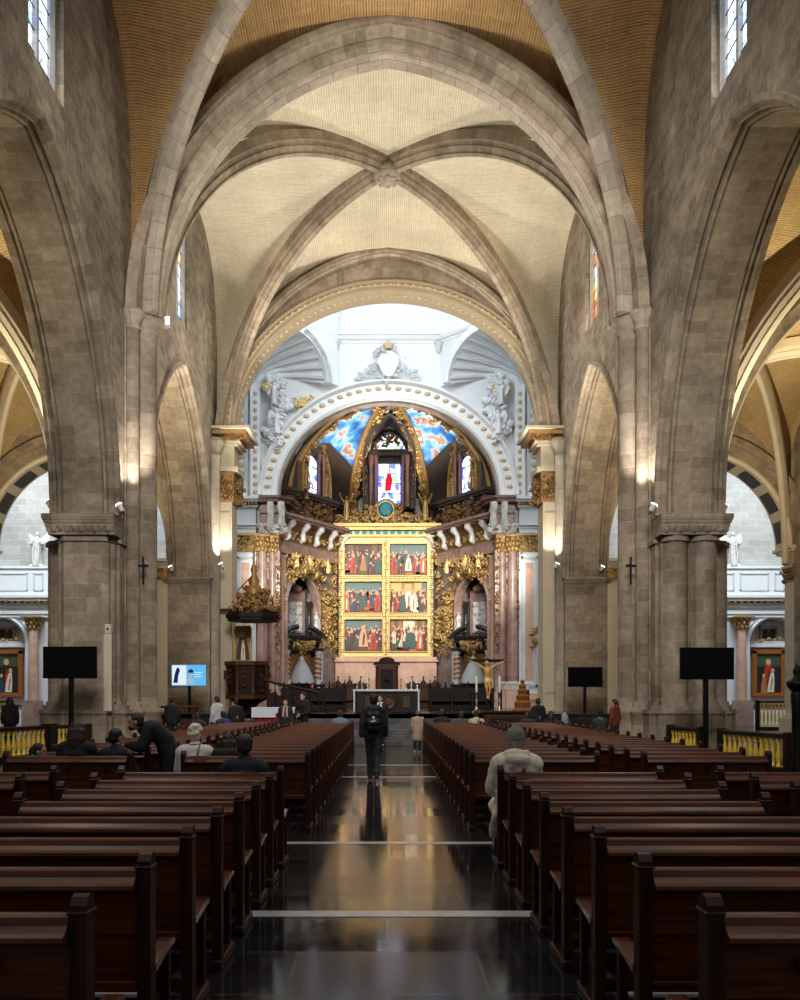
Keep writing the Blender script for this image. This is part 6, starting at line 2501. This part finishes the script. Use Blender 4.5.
def person(label, x, y, kind='sit', rz=0.0, z=0.0, h=1.72, coat='171B24', legs='15161A', hair=('brown', 'short'), hat=None, hood=False, vox=.022, build=1.0, skirt=False, skin='skin', extra=None,
           lean=0.0, arms=None, beard=False, shoes='0E0E10', turn=0.0, puffy=0.0, long=False):
    root = thing('person', label, 'person', (x, y, z))
    J = pose(kind)
    if arms:
        J.update({k: Vector(v) for k, v in arms.items()})
    k = h / 1.72
    if kind.startswith('sit'):
        k = (h - .0) / 1.72
    T = Matrix.Translation((x, y, z)) @ Matrix.Rotation(rz, 4, 'Z') @ Matrix.Rotation(lean, 4, 'Y') @ Matrix.Scale(k, 4)
    W = {n: T @ v for n, v in J.items()}
    R = T.to_3x3()
    b = build * k
    # ---- body: one continuous surface
    mb = MB()
    mb.capsule(W['pel'], W['spi'], .115 * b, .11 * b, 14)
    for s in (-1, 1):
        o = R @ Vector((s * .06, 0, 0))
        mb.capsule(W['pel'] + o, W['spi'] + o * .8, .095 * b, .095 * b, 12)
        mb.capsule(W['spi'] + o * .9, W['che'] + o * 1.1, .095 * b, .105 * b, 12)
    mb.capsule(W['che'], W['nek'], .11 * b, .06 * b, 12)
    mb.capsule(W['nek'] - R @ Vector((0, 0, .03)), W['hed'] - R @ Vector((0, .01, .05)), .055 * k, .052 * k, 12)
    for n in 'lr':
        mb.capsule(W['che'], W['sh' + n], .08 * b, .062 * b, 10)
        mb.capsule(W['sh' + n], W['el' + n], .052 * b, .042 * b, 10)
        mb.capsule(W['el' + n], W['wr' + n], .04 * b, .028 * k, 10)
        mb.capsule(W['hp' + n], W['kn' + n], .082 * b, .056 * b, 12)
        mb.capsule(W['kn' + n], W['an' + n], .054 * b, .036 * k, 10)
        mb.capsule(W['an' + n], W['an' + n] + R @ Vector((0, .14, -.035)), .036 * k, .028 * k, 8)
    HT = Matrix.Translation(W['hed']) @ R.to_4x4() @ Matrix.Rotation(turn, 4, 'Z')
    mb.ball((0, 0, .02), (.074, .092, .098), 16, 12, M=HT)
    mb.ball((0, .03, -.045), (.055, .062, .065), 14, 10, M=HT)               # jaw
    mb.ball((0, .088, -.012), (.013, .02, .024), 10, 7, M=HT)               # nose
    mb.ball((0, .085, -.055), (.024, .012, .01), 10, 6, M=HT)               # lips
    mb.ball((0, .08, -.09), (.024, .02, .018), 10, 6, M=HT)                 # chin
    for s in (-1, 1):
        mb.ball((s * .075, -.005, -.005), (.012, .022, .034), 10, 7, M=HT)   # ears
        mb.ball((s * .032, .083, .03), (.024, .012, .008), 8, 5, M=HT)       # brow
    o = remesh('body', mb, M[skin], root, min(vox, .014), 1)
    bake(o)
    # hands are grown on the same mesh
    hb = MB()
    for s, n in ((-1, 'l'), (1, 'r')):
        d = (W['wr' + n] - W['el' + n]).normalized()
        inw = R @ Vector((-s, .1, 0)) if kind in ('stand', 'walk') else R @ Vector((-s * .3, 0, -1))
        hand(hb, W['wr' + n] - d * .01, d, inw, s, k, .55)
    base = len(o.data.vertices)
    import bmesh
    bmx = bmesh.new()
    bmx.from_mesh(o.data)
    vs = [bmx.verts.new(p) for p in hb.v]
    for f in hb.f:
        try:
            ff = bmx.faces.new([vs[i] for i in f])
            ff.smooth = True
        except ValueError:
            pass
    bmx.to_mesh(o.data)
    bmx.free()
    # ---- eyes
    eb = MB()
    for s in (-1, 1):
        eb.ball((s * .031, .083, .012), (.013, .007, .008), 8, 6, M=HT)
    eb.build('eyes', HAIR['black'], root)
    # ---- trousers and shoes
    mb = MB()
    for n in 'lr':
        mb.capsule(W['hp' + n], W['kn' + n], .1 * b, .074 * b, 12)
        mb.capsule(W['kn' + n], W['an' + n] + R @ Vector((0, 0, .03)), .074 * b, .062 * b, 12)
    mb.capsule(W['pel'] - R @ Vector((.06, 0, 0)), W['pel'] + R @ Vector((.06, 0, 0)), .115 * b, .115 * b, 12)
    folds(remesh('trousers', mb, plain('trousers_' + legs, legs, .8, noise=.1), root, vox), WRK, .018)
    mb = MB()
    for n in 'lr':
        a = W['an' + n]
        mb.capsule(a + R @ Vector((0, -.045, -.035)), a + R @ Vector((0, .15, -.042)), .044 * k, .038 * k, 10)
        mb.capsule(a + R @ Vector((0, -.01, .05)), a + R @ Vector((0, 0, -.03)), .054 * k, .052 * k, 10)
    remesh('shoes', mb, plain('shoes_' + shoes, shoes, .5), root, vox)
    # ---- coat
    cm = plain('coat_' + coat, coat, .8, noise=.12, nscale=9)
    mb = MB()
    q = .012 + puffy
    hem = W['pel'] + R @ Vector((0, 0, -.04))
    for s in (-1, 1):
        o_ = R @ Vector((s * .065, 0, 0))
        mb.capsule(hem + o_, W['spi'] + o_, .115 * b + q, .108 * b + q, 14)
        mb.capsule(W['spi'] + o_, W['che'] + o_ * 1.2, .108 * b + q, .112 * b + q, 14)
    mb.capsule(W['che'], W['nek'] - R @ Vector((0, 0, .03)), .122 * b + q, .088 * k + q * .3, 14)
    mb.capsule(W['shl'] + R @ Vector((.03, -.015, .015)), W['shr'] + R @ Vector((-.03, -.015, .015)), .08 * b + q, .08 * b + q, 12)
    mb.capsule(W['nek'] - R @ Vector((0, 0, .035)), W['nek'] + R @ Vector((0, 0, .008)), .074 * k, .068 * k, 14)
    for n in 'lr':
        mb.capsule(W['che'], W['sh' + n], .1 * b + q, .074 * b + q, 12)
        mb.capsule(W['sh' + n], W['el' + n], .07 * b + q, .06 * b + q, 12)
        mb.capsule(W['el' + n], W['wr' + n] - (W['wr' + n] - W['el' + n]).normalized() * .02, .058 * b + q, .044 * b + q * .7, 12)
    if long:
        for s in (-1, 1):
            if kind.startswith('sit'):
                mb.capsule(hem + R @ Vector((s * .1, .02, 0)), W['knl' if s < 0 else 'knr'] + R @ Vector((0, -.05, .02)), .13 * b, .11 * b, 12)
                mb.capsule(hem + R @ Vector((s * .17, .0, -.02)), hem + R @ Vector((s * .2, .12, -.22)), .07 * b, .05 * b, 10)
            else:
                mb.capsule(hem + R @ Vector((s * .05, 0, 0)), hem + R @ Vector((s * .08, 0, -.3)), .13 * b, .13 * b, 12)
    if hood:                                                 # hood lying folded on the nape
        rim = []
        for i in range(15):
            a_ = -.35 - (PI - .7) * i / 14
            rim.append(W['nek'] + R @ Vector((.108 * math.cos(a_), -.012 + .112 * math.sin(a_), .03 + .018 * math.sin(a_))))
        mb.tube(rim, [.026 + .026 * math.sin(PI * i / 14) for i in range(15)], 10)
        mb.tube([p_ + R @ Vector((0, -.035, -.055)) for p_ in rim], [.03 + .03 * math.sin(PI * i / 14) for i in range(15)], 10)
        mb.capsule(W['nek'] + R @ Vector((-.05, -.125, -.1)), W['nek'] + R @ Vector((.05, -.125, -.1)), .052, .052, 12)
        mb.capsule(W['nek'] + R @ Vector((0, -.125, -.1)), W['nek'] + R @ Vector((0, -.13, -.19)), .055, .03, 12)
    folds(remesh('coat', mb, cm, root, vox), WRK, .034 if puffy else .024)
    # ---- hair or hat
    if hat:
        mb = MB()
        mb.ball((0, -.005, .055), (.092, .108, .092), 16, 12, M=HT)
        mb.lathe([(.088, .0), (.096, .01), (.096, .045), (.09, .055)], 18, M=HT @ Matrix.Translation((0, -.005, .0)) @ Matrix.Scale(1.12, 4, (0, 1, 0)))
        mb.ball((0, -.02, .15), (.035, .035, .025), 10, 6, M=HT)
        remesh('knit_hat', mb, plain('hat_' + hat, hat, .9, noise=.2, nscale=40, bump=.5), root, min(vox, .014), 1)
        if hair[1] == 'short':
            mb = MB()
            mb.ball((0, -.035, -.01), (.078, .07, .07), 14, 9, M=HT)
            mb.build('hair', HAIR[hair[0]], root)
    else:
        mb = MB()
        rnd = random.Random(int(abs(x * 91 + y * 13)))
        mb.ball((0, -.018, .042), (.084, .098, .09), 16, 12, M=HT)
        mb.ball((0, -.045, -.005), (.078, .07, .08), 14, 10, M=HT)
        if hair[1] == 'curly':
            for i in range(44):
                a, e = rnd.uniform(0, 6.28), rnd.uniform(-.5, 1.5)
                v = Vector((.085 * math.cos(a) * math.cos(e), -.025 + .095 * math.sin(a) * math.cos(e), .04 + .09 * math.sin(e)))
                if v.y < .05:
                    mb.ball(v, (.026, .026, .024), 8, 6, M=HT)
        if hair[1] == 'long':
            for i in range(9):
                a = -.2 - 2.74 * i / 8
                p0 = HT @ Vector((.075 * math.cos(a), -.02 + .085 * math.sin(a), .03))
                mb.tube([p0, HT @ Vector((.09 * math.cos(a), -.03 + .1 * math.sin(a), -.1)), HT @ Vector((.1 * math.cos(a), -.04 + .1 * math.sin(a), -.24))], [.035, .038, .02], 8)
        if hair[1] == 'tail':
            mb.ball((0, -.12, .03), (.035, .04, .035), 10, 7, M=HT)
            mb.tube([HT @ Vector((0, -.13, .03)), HT @ Vector((0, -.16, -.05)), HT @ Vector((0, -.14, -.16))], [.03, .032, .012], 8)
        folds(remesh('hair', mb, HAIR[hair[0]], root, min(vox, .012), 1), TUFT, .016)
    if beard:
        mb = MB()
        mb.ball((0, .052, -.078), (.05, .05, .042), 12, 8, M=HT)
        mb.ball((0, .088, -.04), (.028, .012, .008), 10, 6, M=HT)
        folds(remesh('beard', mb, HAIR[hair[0]], root, .01, 1), TUFT, .01)
    if extra:
        extra(root, W, R, HT, k)
    return root


def strap(root, W, R, k, col, s=1):
    mb = MB()
    sh = W['sh' + ('r' if s > 0 else 'l')].lerp(W['nek'], .5)
    pts = [sh + R @ Vector((0, .02, .075)), sh + R @ Vector((0, -.06, .07)), sh + R @ Vector((-s * .01, -.115, .0)), W['che'] + R @ Vector((s * .05, -.16, .0)), W['spi'].lerp(W['che'], .5) + R @ Vector((0, -.162, 0)), W['spi'] + R @ Vector((-s * .06, -.158, .0)), W['pel'] + R @ Vector((-s * .16, -.13, .02))]
    mb.tube(pts, .011 * k, 8)
    mb.build('bag_strap', plain('strap_' + col, col, .6), root)


# ---- the man walking up the aisle, with a backpack
def backpack(root, W, R, HT, k):
    pk = MB()
    c = W['che'] + R @ Vector((0, -.2, -.06))
    T = Matrix.Translation(c) @ R.to_4x4()
    for dz, w, d in ((.16, .1, .055), (.05, .125, .075), (-.08, .13, .08), (-.18, .12, .07)):
        for e in (-1, 1):
            pk.ball((e * w * .5, 0, dz), (w * .75, d, .1), 12, 8, M=T)
    o = remesh('backpack', pk, plain('backpack_black', '0B0C0E', .6), root, .014)
    MB().capsule(T @ Vector((-.07, -.07, -.1)), T @ Vector((.07, -.07, -.1)), .055, .055, 10).build('front_pocket', plain('backpack_pocket', '0E0F12', .6), o)
    mb = MB()
    mb.ball((0.0, -.13, .0), (.03, .006, .03), 12, 6, M=T)
    mb.lathe([(.02, 0), (.026, .004), (.014, .008)], 14, M=T @ Matrix.Translation((.018, -.128, -.062)) @ Matrix.Rotation(PI / 2, 4, 'X'))
    mb.box(-.05, .0, -.135, -.128, -.085, -.06, M=T)
    mb.build('white_emblem', plain('emblem_white', 'C9CBD0', .6), o)
    for s in (-1, 1):
        sm = MB()
        n = 'r' if s > 0 else 'l'
        sm.tube([W['sh' + n].lerp(W['nek'], .4) + R @ Vector((0, -.11, .04)), W['sh' + n].lerp(W['nek'], .4) + R @ Vector((0, 0, .085)), W['sh' + n].lerp(W['nek'], .4) + R @ Vector((0, .1, -.02)), W['spi'] + R @ Vector((s * .15, .06, .05)), W['spi'] + R @ Vector((s * .15, -.08, -.02))], .017, 8)
        sm.build('shoulder_strap', plain('strap_black', '0B0C0E', .6), o)


person('man in black jacket with a black backpack, walking up the centre aisle', -.28, 19.2, 'walk', 0, 0, 1.76, '0D0E11', '191B20', ('black', 'short'), vox=.015, build=1.0, extra=backpack)


def childbag(root, W, R, HT, k):
    mb = MB()
    for dx in (-.05, 0, .05):
        mb.ball(W['che'] + R @ Vector((.19 + dx * .3, .03, .06 + dx)), (.05, .05, .05), 10, 7)
    mb.build('pale_muff', plain('muff', 'B9AFA2', .9), root)


person('small figure in pale beige coat and grey knit hat standing in the aisle', .9, 28.7, 'stand', -.3, 0, 1.27, 'A8917C', '0D0D10', ('brown', 'short'), hat='5A6068', vox=.016, build=1.05, long=True, shoes='9A948C', extra=childbag)
person('person in a puffy beige hooded coat and grey beanie, seated by the aisle', 1.3, 9.56, 'sit', 0, 0, 1.8, 'E6DAC6', 'D8CCB6', ('grey', 'short'), hat='857E78', hood=True, vox=.014, build=1.0, puffy=.012, long=True,
       extra=lambda root, W, R, HT, k: strap(root, W, R, k, '14151A', 1))
person('woman with pale curly hair in a white cardigan with a bag strap, seated left', -2.48, 12.2, 'sit', 0, 0, 1.74, 'DEDAD4', '3A3A40', ('blond', 'curly'), vox=.016, build=1.08,
       extra=lambda root, W, R, HT, k: (strap(root, W, R, k, '8A6A50', 1), MB().tube([W['nek'] + R @ Vector((.085 * math.cos(a), .075 * math.sin(a), -.0)) for a in [i * .45 for i in range(15)]], .018, 7).build('pink_scarf', plain('scarf_pink', 'B8485A', .8), root)))
person('dark haired person in black bending low beside the woman in white', -2.08, 12.22, 'sitlow', 0, 0, 1.66, '0C0C0E', '15161A', ('black', 'long'), vox=.018)
person('short haired man in a navy jacket seated left of the aisle, back turned', -1.45, 9.6, 'sit', 0, 0, 1.72, '0E1524', '14161C', ('brown', 'short'), vox=.014, build=1.06)
person('dark haired child in a turquoise top, turned sideways beside the brass balustrade', -4.68, 12.25, 'sitlow', -1.2, .0, 1.5, '2D9AA0', '1B2030', ('black', 'short'), vox=.016, turn=-.3)
person('long haired person in a black coat seated beside the child in turquoise', -4.02, 12.25, 'sit', 0, 0, 1.8, '0E0D0E', '15161A', ('brown', 'long'), vox=.016, build=1.15)
person('boy with dark hair in a black jacket seated beside the man who leans over', -3.52, 12.25, 'sit', -.2, 0, 1.68, '0D0E12', '15161A', ('black', 'short'), vox=.016, turn=-.5)


def phone(root, W, R, HT, k):
    c = (W['wrl'] + W['wrr']) * .5 + R @ Vector((0, .09, .03))
    MB().bbox(-.035, .035, -.006, .006, -.07, .07, .004, M=Matrix.Translation(c) @ R.to_4x4() @ Matrix.Rotation(-.8, 4, 'X')).build('phone', M['black'], root)


person('bearded man in black leaning over a phone beside the boy, left of the pews', -3.0, 13.05, 'bend', 1.75, .0, 1.72, '0F1013', '15161A', ('brown', 'short'), vox=.016, build=1.12, beard=True, extra=phone)
# figures further off
FARP = [
    ('dark coated person seen from behind at the prayer desk, left of the blue screen', 172, 31.0, 'stand', 0, 1.68, '0C0D0F', '101114', 'black', 'short', {}),
    ('dark coated person standing far left behind the brass balustrade', 10, 30.0, 'stand', .4, 1.70, '0D0D0F', '101114', 'black', 'long', {}),
    ('man in a white shirt with a dark bag standing right of the blue screen', 217, 30.6, 'stand', .9, 1.72, 'B8BABE', '16181D', 'brown', 'short', {}),
    ('person in a bright blue jacket seated low in front of the man in white', 223, 28.6, 'sit', 0, 1.66, '1B3C78', '15161A', 'black', 'short', {}),
    ('person in a black jacket standing beside the man in white shirt', 236, 31.2, 'stand', .5, 1.64, '0D0E10', '14151A', 'black', 'short', {}),
    ('woman in dark coat with pale pink scarf by the white cloth table', 285.5, 31.6, 'stand', PI, 1.62, '191C24', '15161A', 'brown', 'short', {'scarf': 'B79A92'}),
    ('tall man in black standing with joined hands right of the white cloth table', 303, 32.0, 'stand', 2.6, 1.84, '0D0D0F', '121216', 'brown', 'short', {'arms': dict(ell=(-.25, .02, 1.12), wrl=(-.05, .2, 1.02), elr=(.25, .02, 1.12), wrr=(.05, .2, 1.04))}),
    ('man in a grey blue shirt seated at the aisle end of the foremost pews, left', 340, 27.6, 'sit', 0, 1.72, '6C7688', '15161A', 'brown', 'short', {}),
    ('man in dark suit and white shirt before the altar, behind the walking man', 380.5, 32.2, 'stand', PI - .3, 1.76, '121317', '121216', 'brown', 'short', {'scarf': 'D4D6DA'}),
    ('dark clothed person seated at the aisle end of the foremost pews, right', 442, 28.0, 'sit', 0, 1.75, '101114', '15161A', 'brown', 'short', {}),
    ('brown haired person in a dark grey top seated second from the aisle, far right block', 461.5, 28.0, 'sit', 0, 1.66, '3A3D42', '15161A', 'brown', 'short', {}),
    ('person in a cream top with a dark shoulder strap seated far ahead, right block', 476.5, 27.9, 'sit', 0, 1.72, 'B7A88C', '15161A', 'brown', 'short', {'strap': '3A2A20'}),
    ('standing person in black with a wine scarf, right of the crucifix', 538, 30.2, 'stand', .3, 1.66, '0D0D10', '121216', 'black', 'short', {'scarf': '4A2A34'}),
    ('dark coated person seated beside the standing person in black', 551, 28.6, 'sit', 0, 1.66, '0F1013', '15161A', 'black', 'long', {}),
    ('person with grey blond hair in a navy top seated before the small black screen', 565, 28.0, 'sit', .3, 1.62, '1A1D26', '15161A', 'grey', 'long', {}),
    ('person in grey leaning forward, just left of the standing person with wine scarf', 528, 28.8, 'sitlow', 0, 1.66, '24242A', '15161A', 'brown', 'short', {}),
    ('person in black with a bright green collar and cap seated by the right crossing pier', 600.5, 28.2, 'sit', 0, 1.70, '23282A', '15161A', 'black', 'short', {'hat': '0F1012', 'scarf': '5FA04A'}),
    ('woman in a rust brown top holding a teal bag, standing beside the right pier', 614.5, 29.2, 'stand', .8, 1.64, '6A3018', '1A1A20', 'brown', 'tail', {'bag': '2AA79A'}),
    ('small dark haired person seated far left by the lit screen', 197, 28.4, 'sit', 0, 1.62, '2A2420', '15161A', 'brown', 'short', {}),
]


def far_extra(opt):
    def f(root, W, R, HT, k):
        if 'scarf' in opt:
            mb = MB()
            mb.tube([W['nek'] + R @ Vector((.085 * math.cos(a), .08 * math.sin(a), .0)) for a in [i * .45 for i in range(15)]], .022, 7)
            for s in (-1, 1):
                mb.tube([W['nek'] + R @ Vector((s * .05, .09, -.02)), W['che'] + R @ Vector((s * .06, .16, 0)), W['spi'] + R @ Vector((s * .07, .16, -.04))], [.03, .04, .035], 8)
            mb.build('scarf', plain('scarf_' + opt['scarf'], opt['scarf'], .8), root)
        if 'strap' in opt:
            strap(root, W, R, k, opt['strap'], 1)
        if 'bag' in opt:
            c = W['wrl'] + R @ Vector((-.02, .08, -.22))
            T = Matrix.Translation(c) @ R.to_4x4()
            b = MB().bbox(-.17, .17, -.05, .05, -.16, .14, .03, M=T).build('bag', plain('bag_teal', opt['bag'], .5), root)
            MB().tube([T @ Vector((-.1, 0, .13)), T @ Vector((-.04, 0, .26)), T @ Vector((.04, 0, .26)), T @ Vector((.1, 0, .13))], .012, 6).build('handle', M['black'], b)
    return f


for lab, px, Y, kind, rz, h, coat, legs, hc, hs, opt in FARP:
    person(lab, (px - CX) / F * Y, Y, kind, rz, 0, h, coat, legs, (hc, hs), hat=opt.get('hat'), vox=.026, arms=opt.get('arms'), extra=far_extra(opt), build=1.06, skin='skinpale')
# ================================================================== CAMERA, LIGHT
cd = bpy.data.cameras.new('camera')
cam = bpy.data.objects.new('camera', cd)
COL.objects.link(cam)
cam.location = (0, 0, EYE)
cam.rotation_euler = (PI / 2, 0, 0)
cd.sensor_fit = 'HORIZONTAL'
cd.sensor_width = 36
cd.lens = 36 * F / 800
cd.shift_x = (400 - CX) / 800
cd.shift_y = (CY - 500) / 800
cd.clip_end = 300
SC.camera = cam
SC.view_settings.view_transform = 'Standard'
SC.view_settings.look = 'None'
SC.view_settings.gamma = 1
SC.view_settings.use_curve_mapping = False
SC.view_settings.exposure = 0.0
SC.cycles.use_denoising = True
SC.cycles.max_bounces = 7
SC.cycles.diffuse_bounces = 4
SC.cycles.glossy_bounces = 3
SC.cycles.caustics_reflective = False
SC.cycles.caustics_refractive = False
SC.cycles.sample_clamp_indirect = 6

w = bpy.data.worlds.new('world')
SC.world = w
w.use_nodes = True
w.node_tree.nodes['Background'].inputs[0].default_value = (.93, .95, 1, 1)
w.node_tree.nodes['Background'].inputs[1].default_value = .2


def lamp(kind, loc, tgt, power, col, size=.3, angle=70, blend=.6, name='light'):
    l = bpy.data.lights.new(name, kind)
    l.energy = power
    l.color = col
    if kind == 'AREA':
        l.shape = 'RECTANGLE'
        l.size, l.size_y = size if hasattr(size, '__len__') else (size, size)
    else:
        l.shadow_soft_size = size
    if kind == 'SPOT':
        l.spot_size = math.radians(angle)
        l.spot_blend = blend
    o = bpy.data.objects.new(name, l)
    COL.objects.link(o)
    o.location = loc
    o.rotation_euler = (Vector(tgt) - Vector(loc)).to_track_quat('-Z', 'Y').to_euler()
    return o


DAY, WARM, YEL = (.82, .91, 1.0), (1.0, .94, .84), (1.0, .83, .56)
# daylight of the lantern over the crossing, falling from its high windows, then an added fill
lamp('AREA', (0, 49.5, 42), (0, 53, 15), 2000, DAY, (9, 9), name='lantern_day_and_fill')
lamp('AREA', (0, 47.6, 23.4), (0, 57, 15.5), 950, DAY, (9, 4), name='lantern_day_and_fill')  # added fill floating in the crossing, evens out the apse wall
lamp('AREA', (0, -4, 21), (0, 26, 17), 2700, (1.0, .96, .9), (10, 8), name='west_fill').data.spread = math.radians(80)  # added nave fill behind the camera, standing in for a west window
# transept daylight
for s in (-1, 1):
    lamp('AREA', (s * 20, 50, 17), (s * 20, 57.5, 6), 2300, DAY, (8, 4), name='transept_daylight')
# clerestory daylight falling into the nave, also from the bay behind the camera
for s in (-1, 1):
    for yc, e in ((7.0, 1800), (Y1 - BAY / 2, 2400), (Y1 + BAY / 2, 2000)):
        lamp('SPOT', (s * 7.85, yc, 19.2), (-s * 2.5, yc - 1, 0), e, (1.0, .93, .82), .8, 95, .8, name='clerestory_daylight')
# floodlights, with added fills for the near vault and the apse
for s in (-1, 1):
    lamp('SPOT', (s * 6.8, 15.5, 8.4), (-s * 1.5, 23.5, 22), 700, WARM, .12, 100, .9, name='nave_flood_and_fill')  # unseen uplight added to brighten the near vault
    lamp('SPOT', (s * 6.6, Y1 + 1.4, 8.4), (-s * 1, Y1 + 8.5, 22), 3900, WARM, .12, 110, .8, name='nave_flood_and_fill')
    lamp('SPOT', (s * 6.8, Y2 - 1.8, 8.6), (-s * .5, Y2 - 8, 22), 3900, WARM, .12, 110, .8, name='nave_flood_and_fill')
    lamp('SPOT', (s * 7.5, Y1 - 1.45, 7.55), (s * 7.6, Y1 - .3, 12), 750, WARM, .05, 75, .7, name='pier_floodlight')
    lamp('SPOT', (s * 10.6, Y1 + 1.5, 7.9), (s * 14.5, Y1 + 6, 15), 5200, YEL, .1, 130, .8, name='aisle_floodlight')
    lamp('SPOT', (s * 10.6, Y1 - 1.5, 7.9), (s * 14.5, Y1 - 6, 15), 1900, YEL, .1, 130, .8, name='aisle_floodlight')
    lamp('SPOT', (s * 6.0, 46, 13), (0, 62.5, 8), 6000, WARM, .1, 40, .5, name='altar_spot')
    lamp('SPOT', (s * 3.2, 58.5, 13.9), (-s * 1, 60, 20), 2800, WARM, .15, 120, .9, name='apse_fill')  # added fill, brightens the apse vault and its gilt ribs
    lamp('SPOT', (s * 6.9, Y3 - 6, 9), (s * 5.5, 59, 9), 1800, WARM, .1, 60, .8, name='side_altar_spot')
    lamp('SPOT', (s * 7.45, 42.7, 7.8), (s * 7.5, 44.3, 11.5), 420, WARM, .05, 80, .7, name='pier_floodlight')
    lamp('SPOT', (s * 10.5, 28.45, 7.75), (s * 10.2, 29.6, 12), 300, WARM, .05, 80, .7, name='pier_floodlight')
